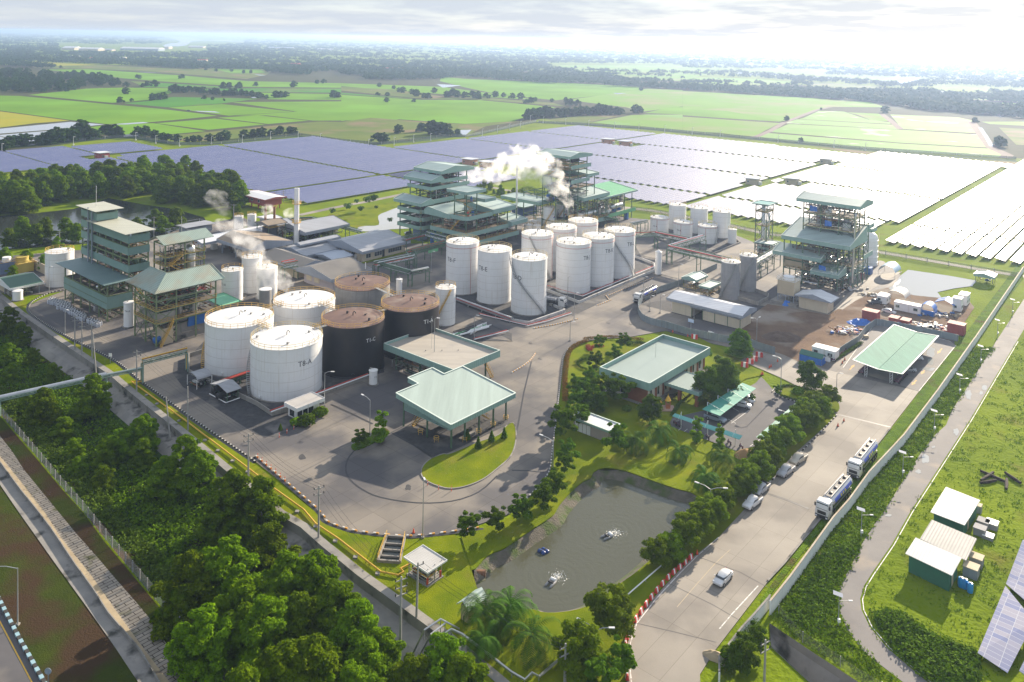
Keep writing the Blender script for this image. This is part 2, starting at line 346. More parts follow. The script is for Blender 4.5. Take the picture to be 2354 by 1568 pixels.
# asphalt: parking places
park=KL(2,2,[(1440,715),(1770,640),(2240,390)])+KL(3,2,[(-60,330),(40,440),(280,560),(-60,880)])+KL(2,2,[(2280,960),(2060,1010),(1470,790)])
sheet('office_car_park',PG(park),.012,m_asph)
park2=KL(3,2,[(700,270),(1390,465),(1730,50),(1720,35),(1150,-60),(950,-30)])
park2=[(1938,845),(2112,899),(2197,794),(2185,785),(2030,742),(2010,745)]
sheet('motorcycle_car_park',PG(park2),.012,m_asph2)
for a,c in ((park2[0],park2[5]),(park2[1],park2[2]),(park2[3],park2[4])): strip('bay_line',PG([a,c]),.15,.018,m_line,'structure')
# loading loop: darker wear
sheet('oily_asphalt',PG(KL(1,2,[(1240,850),(1290,840),(2080,640),(2300,780),(1740,1045),(1640,1070)])),.008,m_gravel)
# gravel bunds
for nm,l in (('tank_bund_floor',KL(0,2,[(1740,150),(1600,200),(1590,300),(1680,420),(2354,860)])+KL(1,2,[(180,890),(330,820),(640,640),(640,480),(1030,330),(1180,290),(1170,100),(760,-400),(0,-500)])),
 ('tank_bund_floor',KL(1,1,[(1850,1290),(2354,1500),(2354,1568),(1900,1568),(1480,1440)])+[(1180,785),(1150,770),(1165,765)]),
 ('tank_bund_floor',KL(1,1,[(1700,1100),(1760,1180),(2300,1400)])+KL(2,1,[(150,1420),(490,1300),(560,1340),(860,1200),(1300,960),(1240,880),(1140,700),(700,420),(300,500),(-300,600)])),
 ('works_gravel',KL(2,1,[(1180,1230),(1440,1300),(2100,1470),(2250,1390),(2350,1250),(1480,1180)])),
 ('tank_bund_floor',KL(2,1,[(1300,560),(1460,640),(1840,760),(2090,650),(1950,560)]))):
 sheet(nm,PG(l),.01+.002*random.random(),m_gravel)
# dirt of the building site
site=KL(2,1,[(2150,1400),(2250,1300),(2354,1230)])+KL(3,1,[(60,1240),(560,1330),(620,1290),(850,1180),(1000,1100),(1100,1080),(1600,1170),(1850,1200),(1900,1260),(1700,1568),(1000,1400),(830,1568),(600,1700)])+KL(3,2,[(300,200),(150,130),(-260,0),(-350,-40)])
sheet('building_site_dirt',PG(site),.02,m_dirt)
# strip of pale path along the site
sheet('site_lane',PG(KL(3,1,[(600,1270),(690,1280),(980,1080),(1240,930),(1000,960),(880,1000)])),.026,m_conc2)
lawns=[('lawn_strip',KL(0,1,[(-200,1040),(0,1120),(180,1180),(250,1190),(245,1270),(290,1350),(480,1470),(670,1580)])+KL(0,2,[(850,90),(1040,190),(1290,395),(1670,665),(1840,785),(2354,1140)])+KL(1,2,[(540,1568)])+KL(1,3,[(640,120),(860,200),(1100,236),(1430,258),(1830,215)])+[(1050,1232),(1080,1300),(1100,1400),(1250,1600),(1090,1568),(1000,1500)]+KL(1,3,[(1760,1130),(1310,810),(940,550),(420,110),(250,0)])+KL(0,2,[(1740,860),(1240,470),(1010,280),(560,-20)])+KL(0,1,[(210,1290),(0,1150)]),.0),
('office_garden',KL(2,2,[(497,560),(497,330),(518,110),(600,40),(750,5),(1000,0),(1300,-30),(1700,-40),(1900,60),(2100,180),(2330,310),(2150,350),(1760,620),(1480,700),(1450,760)])+KL(2,2,[(1470,800),(2060,1020),(2354,960)])+KL(3,2,[(560,560),(630,690),(240,1035),(0,1310)])+KL(2,3,[(1890,245),(1690,395),(1530,550),(1310,780),(1120,1030),(1045,1230),(1040,1568),(1040,1800),(300,1800)])+[(1260,1620),(1120,1420),(1090,1330),(1060,1232),(1170,1192),(1240,1134)]+KL(2,2,[(365,1200),(400,1000),(445,640)]),0)]
LH=[(p.x,p.y) for p in pond_rim]
sheet('lawn_strip',PG(lawns[0][1]),.03,m_lawn)
sheet('office_garden',PG(lawns[1][1]),.025,m_lawn,holes=[LH] )
isl=smooth_loop(PG(KL(1,2,[(1522,1230),(1535,1160),(1600,1095),(1720,1045),(1790,1040),(2030,940),(2230,870),(2310,780),(2370,760),(2395,850),(2380,980),(2330,1080),(2230,1170),(2100,1270),(1950,1335),(1800,1362),(1680,1340),(1570,1290)])),4)
sheet('lawn_island',isl,.14,m_lawn,thick=.15)
strip('island_kerb',list(isl)+[isl[0]],.25,.0,m_oldc,'structure',.17)
isl2=smooth_loop(PG(KL(3,2,[(80,450),(110,425),(200,415),(380,450),(490,490),(560,500),(640,560),(660,620),(630,660),(590,640),(480,590),(300,550),(180,520),(110,490)])),3)
sheet('car_park_island',isl2,.15,m_lawn,thick=.16)
isl3=smooth_loop(PG(KL(1,2,[(910,1010),(880,960),(960,930),(1060,870),(1160,800),(1230,840),(1190,880),(1050,960)])),3)
sheet('tree_island',isl3,.15,m_verge,thick=.16)
# right-hand verge and track
sheet('wall_verge',PG(KL(3,3,[(180,470),(560,0)])+KL(3,2,[(850,1165),(1140,805),(1395,470),(1735,40)])+[(2345,600),(2352,640)]+KL(3,2,[(1905,0),(1550,450),(1110,1000),(610,1568)])+KL(3,3,[(0,800),(-60,870),(-60,800)])),-.02,m_verge)
trackL=KL(3,1,[(2700,700),(2500,950),(2330,1220)])+KL(3,2,[(2100,0),(1950,240),(1810,460),(1690,640),(1640,770),(1540,860),(1400,1040),(1240,1290),(1070,1560)])+KL(3,3,[(985,110),(880,270),(800,430),(700,620),(650,720),(655,900),(740,1100),(900,1300),(1250,1568),(1900,2050)])
trackR=KL(3,1,[(2900,700),(2700,950),(2500,1220)])+KL(3,2,[(2290,0),(2080,350),(1860,720),(1640,1060),(1310,1568)])+KL(3,3,[(1140,300),(960,560),(885,680),(850,800),(862,900),(940,1060),(1100,1250),(1390,1500),(2100,2050)])
sheet('track',PG(trackL+trackR[::-1]),-.1,m_asph2)
strip('track_edge_line',offs(PG(trackR[3:]),-.35),.14,-.09,m_line,'structure')
# far service track of the solar farm, canals beyond
strip('farm_track',PG([(2500,655)]+KL(3,1,[(2300,965),(1900,900),(1500,830),(1000,745),(300,610),(0,585)])+KL(2,1,[(1900,480),(1300,370),(1090,345)])+KL(1,1,[(2300,180),(2150,150)])),4,-.1,m_conc2,'structure')
strip('farm_track',PG(KL(1,1,[(1390,210),(1000,290),(700,345),(400,410)])),4,-.1,m_conc2,'structure')
strip('farm_track',PG(TL(0,[(2230,150),(2160,210)])) if 0 else PG(KL(0,1,[(2290,205),(2100,175),(1900,130),(1700,60)])),5,-.1,m_dirt,'structure')
m_dark=water('blackish_water',(.03,.035,.03),.08,.03,.8)  # one even dark water colour
m_shine=water('still_water',(.42,.42,.40),.05,.02,.6)  # muddy grey, base paled further to paint in the bright sky reflection
sheet('left_pond',PG([(-60,500),(80,490),(170,480),(250,455),(330,470),(400,480),(470,500),(480,520),(400,540),(330,560),(200,560),(0,575),(-60,580)]),-.06,m_dark)
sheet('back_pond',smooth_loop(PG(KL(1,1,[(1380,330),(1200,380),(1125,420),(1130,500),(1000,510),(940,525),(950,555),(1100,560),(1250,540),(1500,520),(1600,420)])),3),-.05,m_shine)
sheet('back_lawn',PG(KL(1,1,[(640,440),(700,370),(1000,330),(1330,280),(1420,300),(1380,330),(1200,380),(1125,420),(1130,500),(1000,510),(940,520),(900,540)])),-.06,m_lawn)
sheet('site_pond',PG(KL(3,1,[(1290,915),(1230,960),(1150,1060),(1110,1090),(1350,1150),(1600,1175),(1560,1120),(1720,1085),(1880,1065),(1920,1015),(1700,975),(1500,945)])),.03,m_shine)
m_pave=M('stone_paving',(.34,.30,.25),(.22,.20,.17),.5,.9,bump=.05,grid=(2.3,.75,.07,(.15,.12,.1),.5),dirt=(.12,.12,.05),dscale=.3,dthr=(.6,.7))
def band(name,l1,l2,z,m_): return sheet(name,PG(l1+l2[::-1]),z,m_)
pvR=KL(0,2,[(-500,200),(0,870),(110,1010),(220,1180),(350,1340),(530,1560)])+KL(0,3,[(700,200),(880,400),(1040,590),(1250,830),(1360,960),(1500,1170),(1800,1568),(2200,2100)])
pvL=KL(0,2,[(-500,400),(0,1060),(200,1300),(410,1568)])+KL(0,3,[(560,240),(850,600),(1080,930),(1330,1270),(1560,1568),(1900,2100)])
saL=KL(0,2,[(-500,470),(0,1130),(200,1400),(330,1560)])+KL(0,3,[(480,190),(700,520),(860,740),(1000,960),(1290,1300),(1450,1568),(1750,2100)])
paL=KL(0,2,[(-500,600),(0,1320),(170,1568)])+KL(0,3,[(510,480),(800,880),(1060,1250),(1270,1568),(1600,2100)])
band('stone_paving',pvR,pvL,-.02,m_pave);band('sandy_strip',pvL,saL,-.01,m_sand);band('footpath',saL,paL,.0,m_oldc)
rdL=KL(0,3,[(-300,300),(0,830),(180,1180),(400,1568),(700,2100)])
m_brown=M('worn_verge',(.05,.065,.010),(.03,.045,.008),.2,.95,dirt=(.055,.034,.02),dscale=.09,dthr=(.42,.58),bump=.1,bscale=4,spec=.04)
band('worn_verge',KL(0,2,[(-900,700),(-300,1100)])+paL[1:],KL(0,2,[(-900,1400)])+rdL,-.06,m_brown)
sheet('highway',PG(rdL+[(-400,1700),(-400,1300)]),-.04,m_asph)
strip('yellow_edge_line',PG(KL(0,3,[(-100,830),(0,1010),(290,1560),(560,2100)])),.18,-.03,m_yline,'structure')
# brown grass between paving and mesh fence
band('fence_verge',[(p.x,p.y) for p in []] or KL(0,2,[(-500,190),(0,690),(160,875),(340,1085),(560,1350),(760,1568)])+KL(0,3,[(950,260),(1300,680),(1550,980),(1790,1280),(2060,1568),(2600,2200)]),pvR,-.05,m_brown)
m_pad=M('paddy_green',(.14,.27,.008),(.10,.22,.008),.012,.9,dirt=(.15,.32,.015),dscale=.008,dthr=(.45,.7),spec=.04)
m_pad2=M('paddy_dark',(.07,.23,.010),(.05,.17,.010),.012,.9,dirt=(.13,.17,.04),dscale=.01,dthr=(.5,.7),spec=.04)
m_padp=M('paddy_pale',(.17,.30,.03),(.12,.25,.02),.012,.9,dirt=(.24,.25,.10),dscale=.012,dthr=(.45,.7),spec=.04)
m_gold=M('ripe_rice',(.36,.30,.02),(.25,.28,.02),.015,.9,spec=.04)
m_weed=M('weedy_field',(.14,.17,.03),(.09,.14,.02),.03,.9,dirt=(.20,.15,.08),dscale=.02,dthr=(.5,.65),spec=.04)
m_flood=M('flooded_paddy',(.13,.28,.04),(.18,.30,.07),.02,.8,stretch=(.25,1.2,1),spec=.05,dirt=(.50,.52,.45),dscale=.02,dthr=(.58,.7))
m_bund=M('bund_soil',(.075,.07,.035),(.05,.06,.02),.1,.95,spec=.04)
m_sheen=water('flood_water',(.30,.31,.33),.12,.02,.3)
FZ=[-.10]
def field(m_,l):
 FZ[0]+=.0015;return sheet('paddy_field',PG(l),FZ[0],m_)
field(m_bund,[(-150,150),(600,150),(1500,170),(2353,235),(2600,260),(2600,345),(2353,365),(1248,272),(1130,300),(900,330),(700,310),(500,318),(250,318),(0,352),(-150,362)])
for m_,i,l in [
(m_pad,0,[(-300,655),(130,662),(760,720),(1100,750),(1500,798),(1200,828),(1030,843),(740,856),(480,826),(0,762),(-300,740)]),
(m_gold,0,[(-300,745),(0,768),(480,832),(240,850),(0,880),(-300,890)]),
(m_sheen,0,[(-300,905),(0,888),(490,840),(725,858),(440,888),(0,922),(-300,940)]),
(m_sheen,0,[(-300,950),(0,930),(430,895),(385,925),(260,990),(120,960),(0,938)]),
(m_sheen,0,[(-200,950),(0,942),(110,968),(250,1000),(120,1010),(-200,1030)]),
(m_pad,0,[(600,880),(740,862),(1060,850),(1420,905),(1060,935),(850,930),(640,905)]),
(m_pad,0,[(1080,850),(1480,818),(1830,858),(1440,895)]),
(m_pad,0,[(1500,812),(1780,796),(2130,832),(1850,855)]),
(m_weed,0,[(1150,935),(1440,910),(1850,870),(2200,838),(2700,850),(2354,960),(2060,925),(1500,975),(1240,970)]),
(m_pad,0,[(200,655),(600,612),(850,605),(1165,608),(1185,640),(1040,690),(780,710),(400,675)]),
(m_pad2,0,[(1190,670),(1800,680),(1520,715),(1150,740),(850,712),(1050,695)]),
(m_pad,0,[(1160,742),(1530,718),(2020,770),(1580,798)]),
(m_pad,0,[(1800,640),(2354,650),(2354,690),(1850,685)]),
(m_pad,0,[(1600,705),(2354,700),(3000,790),(2700,830),(2160,832),(1840,796),(1620,798),(2050,770)]),
(m_pad,0,[(280,480),(600,478),(1240,520),(1700,560),(2354,575),(2354,605),(1700,600),(1100,560),(850,540),(620,510),(400,490)]),
(m_weed,0,[(60,425),(250,430),(800,455),(1350,480),(1000,490),(600,475),(250,470)]),
(m_gold,0,[(60,425),(250,425),(700,450),(300,455)]),
(m_pad2,0,[(900,560),(1650,605),(1160,604),(1000,600)]),
(m_pad2,0,[(1200,615),(1800,610),(2354,612),(2354,640),(1800,635)]),
(m_weed,0,[(1000,490),(1400,470),(1900,480),(1830,520),(1700,545),(1240,510)]),
(m_pad,0,[(1460,475),(1800,480),(1830,505),(1600,505)]),
(m_pad,1,[(0,655),(560,690),(960,692),(1480,740),(1290,800),(1180,838),(850,855),(500,830),(200,808),(0,835)]),
(m_weed,1,[(0,842),(200,812),(500,835),(850,858),(1250,835),(1000,870),(850,940),(600,960),(240,985),(0,965)]),
(m_pad2,1,[(0,640),(560,685),(0,650)]),
(m_pad,1,[(0,575),(700,600),(1360,690),(1000,672),(560,640),(0,595)]),
(m_weed,1,[(0,600),(400,620),(700,665),(1000,675),(1460,710),(1550,735),(1000,690),(560,682),(0,625)]),
(m_pad,1,[(690,530),(860,545),(1600,575),(2060,600),(2090,625),(1480,692),(1100,655),(860,605),(680,560)]),
(m_padp,1,[(2110,612),(2354,622),(2354,735),(2080,770),(1960,740),(1560,690)]),
(m_weed,1,[(1400,825),(1700,795),(1960,790),(1680,850),(1480,835)]),
(m_padp,1,[(1730,845),(2000,795),(2354,790),(2354,900),(1900,860)]),
(m_flood,1,[(1750,845),(1850,835),(2040,860),(1880,862)]),
(m_flood,1,[(2060,790),(2354,792),(2354,815)]),
(m_pad,1,[(2090,780),(2280,738),(2354,740),(2354,790)]),
(m_padp,2,[(0,628),(800,672),(1290,705),(1400,740),(1000,738),(700,835),(340,815),(0,795)]),
(m_pad,2,[(0,755),(300,765),(660,830),(690,840),(350,820),(0,795)]),
(m_padp,2,[(0,805),(340,828),(670,850),(560,905),(480,950),(250,915),(0,905)]),
(m_flood,2,[(830,815),(940,765),(1110,770),(1200,800),(1280,825),(1440,845),(1430,855),(800,822)]),
(m_padp,2,[(1130,775),(1350,785),(1440,838),(1300,830),(1210,795)]),
(m_flood,2,[(700,850),(790,823),(1470,862),(1490,892),(1400,888),(760,852)]),
(m_flood,2,[(605,910),(730,855),(1500,895),(2030,928),(2110,1018),(1500,985)]),
(m_flood,2,[(1430,790),(1900,810),(1990,830),(2045,920),(1510,890),(1480,850)]),
(m_flood,2,[(520,950),(590,918),(1500,990),(2160,1028),(2225,1070),(2180,1085),(1500,1045),(840,985)]),
(m_weed,2,[(1600,1075),(2354,1120),(2600,1200),(2354,1140),(1200,1060),(900,1010),(1000,1020)]),
(m_padp,2,[(2060,840),(2354,840),(2600,860),(2600,880),(2354,868),(2120,856)]),
(m_weed,2,[(2180,880),(2354,890),(2700,930),(2700,1010),(2300,1000)]),
(m_padp,2,[(1680,690),(2354,715),(2600,730),(2354,760),(2100,745),(1900,700)]),
(m_padp,2,[(0,530),(500,545),(800,570),(400,600),(0,580)]),
(m_padp,1,[(1500,450),(2354,455),(2600,490),(2354,560),(1900,545),(1560,490)]),
(m_weed,2,[(800,560),(1400,600),(1350,640),(900,600)]),
(m_padp,2,[(1300,640),(2000,660),(2354,700),(1700,680)]),
]: field(m_,TL(i,l))
for i,l in [(2,[(335,500),(600,505),(760,520),(440,520)]),(2,[(810,528),(1150,540),(1240,545),(1020,555)]),(2,[(1320,555),(1500,560),(1720,545),(1560,585)]),(2,[(1740,625),(1920,645),(1740,640)]),(2,[(1850,655),(2120,665),(2100,672)]),(2,[(2150,795),(2230,800),(2190,815)]),(1,[(655,580),(830,590),(700,606)]),(1,[(1360,420),(1420,415),(1420,432),(1350,432)]),(0,[(770,858),(990,842),(1030,848),(870,860)]),(0,[(850,930),(960,920),(960,940),(860,945)]),(0,[(1330,765),(1480,768),(1520,778),(1380,772)]),(1,[(770,900),(900,895),(850,940),(800,910)]),(1,[(1870,640),(1970,645),(1900,650)]),(2,[(1800,735),(1850,735),(1850,742)]),(0,[(960,495),(1110,503),(1000,500)]),(0,[(1750,512),(1840,520),(1790,522)])]:
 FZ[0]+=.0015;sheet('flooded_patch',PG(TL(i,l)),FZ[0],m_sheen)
# river far left
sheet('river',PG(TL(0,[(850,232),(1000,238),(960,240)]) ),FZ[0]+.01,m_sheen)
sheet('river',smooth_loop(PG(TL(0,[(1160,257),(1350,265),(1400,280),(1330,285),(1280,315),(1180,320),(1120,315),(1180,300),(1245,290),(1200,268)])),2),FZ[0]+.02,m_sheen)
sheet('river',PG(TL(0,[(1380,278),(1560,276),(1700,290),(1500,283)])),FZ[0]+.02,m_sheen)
# canals with weedy banks
m_canal=M('canal_bank',(.06,.10,.03),(.035,.07,.02),.05,.95,spec=.04)
strip('canal',PG(TL(1,[(1350,845),(1700,862),(2100,890),(2354,915)])+TL(2,[(500,960),(1200,1030),(1700,1070),(2300,1110)])),14,-.04,m_canal,'structure')
strip('canal',PG(TL(0,[(-200,1040),(300,1000),(700,960),(900,945),(1220,995),(1500,992),(2060,940),(2354,985)])+TL(1,[(0,985),(200,1000),(500,975),(750,945),(900,935),(1150,880),(1340,840)])),9,-.04,m_canal,'structure')
for l,wd in ((TL(2,[(490,950),(600,905),(700,845),(920,760),(1020,738)]),6),(TL(2,[(1370,785),(1430,830),(1500,890)]),7),(TL(2,[(1990,840),(2060,930),(2130,1020),(2240,1070),(2220,1090)]),9)):
 strip('field_dyke',PG(l),wd,-.03,M('dyke_soil',(.16,.11,.08),(.10,.07,.05),.1,.95),'structure')
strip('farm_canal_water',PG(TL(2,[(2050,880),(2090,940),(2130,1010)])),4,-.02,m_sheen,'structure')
m_panel=bpy.data.materials.new('solar_glass');m_panel.use_nodes=True
def _panel():
 n=m_panel.node_tree;N=n.nodes.new;K_=n.links.new;bs=n.nodes['Principled BSDF']
 g=N('ShaderNodeNewGeometry');mp=N('ShaderNodeMapping');mp.inputs['Rotation'].default_value=(0,0,-UANG);K_(g.outputs['Position'],mp.inputs[0])
 br=N('ShaderNodeTexBrick');br.offset=0;br.inputs['Scale'].default_value=1;br.inputs['Brick Width'].default_value=1.0;br.inputs['Row Height'].default_value=1.9;br.inputs['Mortar Size'].default_value=.035
 br.inputs['Color1'].default_value=(.022,.042,.16,1);br.inputs['Color2'].default_value=(.03,.052,.20,1);br.inputs['Mortar'].default_value=(.5,.5,.52,1);K_(mp.outputs[0],br.inputs['Vector'])
 K_(br.outputs[0],bs.inputs['Base Color']);bs.inputs['Roughness'].default_value=.62;bs.inputs['Specular IOR Level'].default_value=.9
 bs.inputs['Coat Weight'].default_value=.25;bs.inputs['Coat Roughness'].default_value=.35
_panel()
m_alu=M('galvanised_steel',(.42,.43,.44),(.34,.35,.36),1,.5,.5)
PITCHV=5.35;TW=3.75;TILT=R(12)
def table_mb(Lw,det=True,org=(0,0)):
 """one long panel table lying along +u from org, tilted to the right"""
 a=MB(uv=True);u,v=org;h=TW*math.sin(TILT);c=TW*math.cos(TILT);z1=.9+h;z0=.9
 a.add([(u,v,z1),(u+Lw,v,z1),(u+Lw,v+c,z0),(u,v+c,z0),(u,v,z1-.06),(u+Lw,v,z1-.06),(u+Lw,v+c,z0-.06),(u,v+c,z0-.06)],[(0,3,2,1),(4,5,6,7),(0,1,5,4),(1,2,6,5),(2,3,7,6),(3,0,4,7)])
 return a
bands=[ # u0,u1, v0,v1 ranges of the table rows
(172,214,-660,-560),(216,255,-655,-470),(258,341,-586,-397),(258,303,-650,-594),(258,341,-391,-354),
(345,431,-586,-397),(345,431,-391,-368),(345,400,-391,-330),(391,431,-300,-218),(391,431,-212,-118),(388,431,-112,-20),
(435,517,-488,-398),(435,517,-391,-218),(435,517,-212,-116),(434,474,-112,-10),(476,517,-112,0),
(521,603,-488,-398),(521,603,-391,-218),(521,603,-212,-116),(519,603,-112,30),
(607,686,-488,-398),(607,689,-391,-283),(607,684,-279,-208),(607,700,-204,-116),(607,690,-112,60),(694,715,-204,-100),(694,790,-112,90)]
# clearings round the small transformer houses: (photo x, y, radius u, radius v)
houses=[('red_transformer_house',T(0,705,1088)),('pink',((1550+1200/3.6215)/1.7408,(600+205/3.6215)/1.7408)),('pink',((1550+1450/3.6215)/1.7408,(600+245/3.6215)/1.7408)),('pink',T(1,1840,988)),('pink',T(1,1960,1003)),('beige',K(2,1,2215,125)),('beige',K(3,1,225,125)),('beige',T(2,985,1130))]
clear=[]
for nm,p in houses:
 u,v=UV(G(*p));clear.append((u-13,u+11,v-9,v+10))
tabs=[]
for (u0,u1,v0,v1) in bands:
 k0=math.ceil(v0/PITCHV);k1=math.floor(v1/PITCHV)
 for k in range(k0,k1+1):
  v=k*PITCHV;iv=[(u0,u1)]
  for (a,b_,c,d) in clear:
   if c<v<d:
    iv=[x for (s,e) in iv for x in (((s,min(e,a)),(max(s,b_),e)) if (s<b_ and e>a) else ((s,e),)) if x[1]-x[0]>8]
  tabs+=[(s,e-s,v) for s,e in iv]
def shows(t):
 c=XY(t[0]+t[1]/2,t[2]);d=c-cam.location;x=CX+F*d.dot(RT)/d.dot(FW)
 return -200<x<2560
tabs=[t for t in tabs if shows(t)]
tabs.sort(key=lambda t:((XY(t[0]+t[1]/2,t[2])).length)/ (t[1]**.5))
protoT={}
nT=0
posn=lambda t:'row %d' 
for (u,Ln,v) in tabs[:296]:
 key=round(Ln)
 if key not in protoT:
  o=table_mb(key).build('solar_table',m_panel);sp_=MB(uv=True)
  nP=max(3,int(key/7));hh=TW*math.sin(TILT);cc=TW*math.cos(TILT)
  for i in range(nP):
   uu=.6+(key-1.2)*i/(nP-1)
   sp_.box(uu-.06,uu+.06,.5,.62,-.1,.83+hh*.86);sp_.box(uu-.06,uu+.06,cc-.62,cc-.5,-.1,.83+hh*.14)
   sp_.bar((uu,.2,.80+hh*.94),(uu,cc-.2,.80+hh*.06),.1)
  sp_.box(.3,key-.3,.5,.6,.70+hh*.8,.80+hh*.8);sp_.box(.3,key-.3,cc-.6,cc-.5,.70+hh*.15,.80+hh*.15)
  f=sp_.build('mounting_frame',m_alu,o);protoT[key]=(o,f);q=o;first=True
 else:
  o,f=protoT[key];q=o.copy();col.objects.link(q);g_=f.copy();col.objects.link(g_);g_.parent=q
 q.location=XY(u,v);
 side='behind the left wood' if v<-390 else 'behind the central towers' if v<-214 else 'left of the grass lane' if v<-114 else 'right of the grass lane'
 dep='nearest bank' if u<345 else 'near bank' if u<433 else 'middle bank' if u<519 else 'far bank'
 props(q,'solar panel table, %s %s'%(dep,side),'solar table',group='solar tables, %s %s'%(dep,side));nT+=1
b=MB(uv=True)
for (u,Ln,v) in tabs[296:]:
 t=table_mb(Ln,org=(u,v));b2=len(b.v);b.v+=t.v;b.f+=[tuple(i+b2 for i in f) for f in t.f]
if b.v:
 o=b.build('solar_tables',m_panel);props(o,'distant rows of solar panel tables glinting towards the horizon','solar tables',kind='stuff')
# ================================================================ TANKS
m_white=M('white_tank_paint',(.82,.82,.82),(.78,.78,.77),.6,.45,streak=(.62,.58,.52),coord='pos')
m_wroof=M('white_roof_paint',(.80,.79,.77),(.72,.71,.69),.35,.5,dirt=(.55,.52,.48),dscale=.3,dthr=(.55,.8))
m_black=M('black_insulation',(.013,.013,.018),(.022,.020,.024),.5,.42,spec=.5)
m_brroof=M('brown_roof',(.19,.11,.08),(.12,.07,.055),.3,.6,dirt=(.24,.18,.14),dscale=.25,dthr=(.55,.75))
m_greyt=M('bare_steel_tank',(.34,.33,.31),(.26,.25,.24),.5,.5,streak=(.18,.16,.14))
m_conct=M('concrete_silo',(.32,.32,.33),(.25,.25,.26),.4,.8,streak=(.2,.19,.18))
m_yel=M('yellow_rail_paint',(.62,.38,.07),(.5,.32,.08),2,.55)
m_paleyel=M('pale_rail_paint',(.62,.50,.24),(.55,.42,.2),2,.55)
m_red=M('red_pipe_paint',(.50,.06,.04),(.4,.05,.04),2,.5)
m_ink=M('dark_lettering',(.06,.06,.08),(.05,.05,.06),1,.6)
m_wink=M('white_lettering',(.8,.8,.8),(.7,.7,.7),1,.6)
m_rust=M('rusty_steel',(.26,.12,.05),(.16,.08,.05),1.2,.8)
m_silver=M('aluminium_lagging',(.62,.62,.62),(.5,.5,.5),.8,.28,.85)
m_darksteel=M('dark_steel',(.05,.05,.055),(.03,.03,.035),1,.5,.3)
m_seam=M('seam_paint',(.66,.65,.63),(.60,.58,.55),.5,.6)
def text_mesh(s,size):
 c=bpy.data.curves.new('t','FONT');c.body=s;c.size=size;c.align_x='CENTER';c.align_y='CENTER';c.resolution_u=2
 o=bpy.data.objects.new('t',c);col.objects.link(o);dg=bpy.context.evaluated_depsgraph_get();dg.update()
 me=o.evaluated_get(dg).to_mesh();v=[x.co.copy() for x in me.vertices];f=[tuple(p.vertices) for p in me.polygons]
 o.evaluated_get(dg).to_mesh_clear();bpy.data.objects.remove(o);return v,f
def cyl_text(s,c,r,ang,z,size,m,parent,name='lettering'):
 v,f=text_mesh(s,size);b=MB();rr=r+.03
 for p in v:
  a=ang+p.x/rr;b.v.append(Vector((c[0]+rr*math.cos(a),c[1]+rr*math.sin(a),z+p.y)))
 b.f=[q for q in f];return b.build(name,m,parent)
def flat_text(s,pos,xdir,ydir,size,m,parent,name='lettering'):
 v,f=text_mesh(s,size);b=MB();xd=Vector(xdir).normalized();yd=Vector(ydir).normalized()
 for p in v: b.v.append(Vector(pos)+xd*p.x+yd*p.y)
 b.f=[q for q in f];return b.build(name,m,parent)
def on_cyl(px,py,c,r):
 d=ray(px,py);o=cam.location;a=d.x**2+d.y**2;bx=o.x-c[0];by=o.y-c[1];B=bx*d.x+by*d.y;C=bx*bx+by*by-r*r
 D=B*B-a*C
 t=-B/a if D<0 else (-B-math.sqrt(D))/a;p=o+d*t
 return math.atan2(p.y-c[1],p.x-c[0]),p.z
def rail_ring(b,c,r,z,h=1.1,n=28,w=.07,a0=0,a1=2*math.pi):
 full=abs(a1-a0)>6.2
 for k in range(n+(0 if full else 1)):
  t=a0+(a1-a0)*k/n;x,y=c[0]+r*math.cos(t),c[1]+r*math.sin(t);b.bar((x,y,z-.05),(x,y,z+h),w)
 N_=max(n*2,24)
 for zz in (z+h,z+h*.5):
  P=[(c[0]+r*math.cos(a0+(a1-a0)*k/N_),c[1]+r*math.sin(a0+(a1-a0)*k/N_),zz) for k in range(N_+1)]
  for i in range(N_): b.bar(P[i],P[i+1],w)
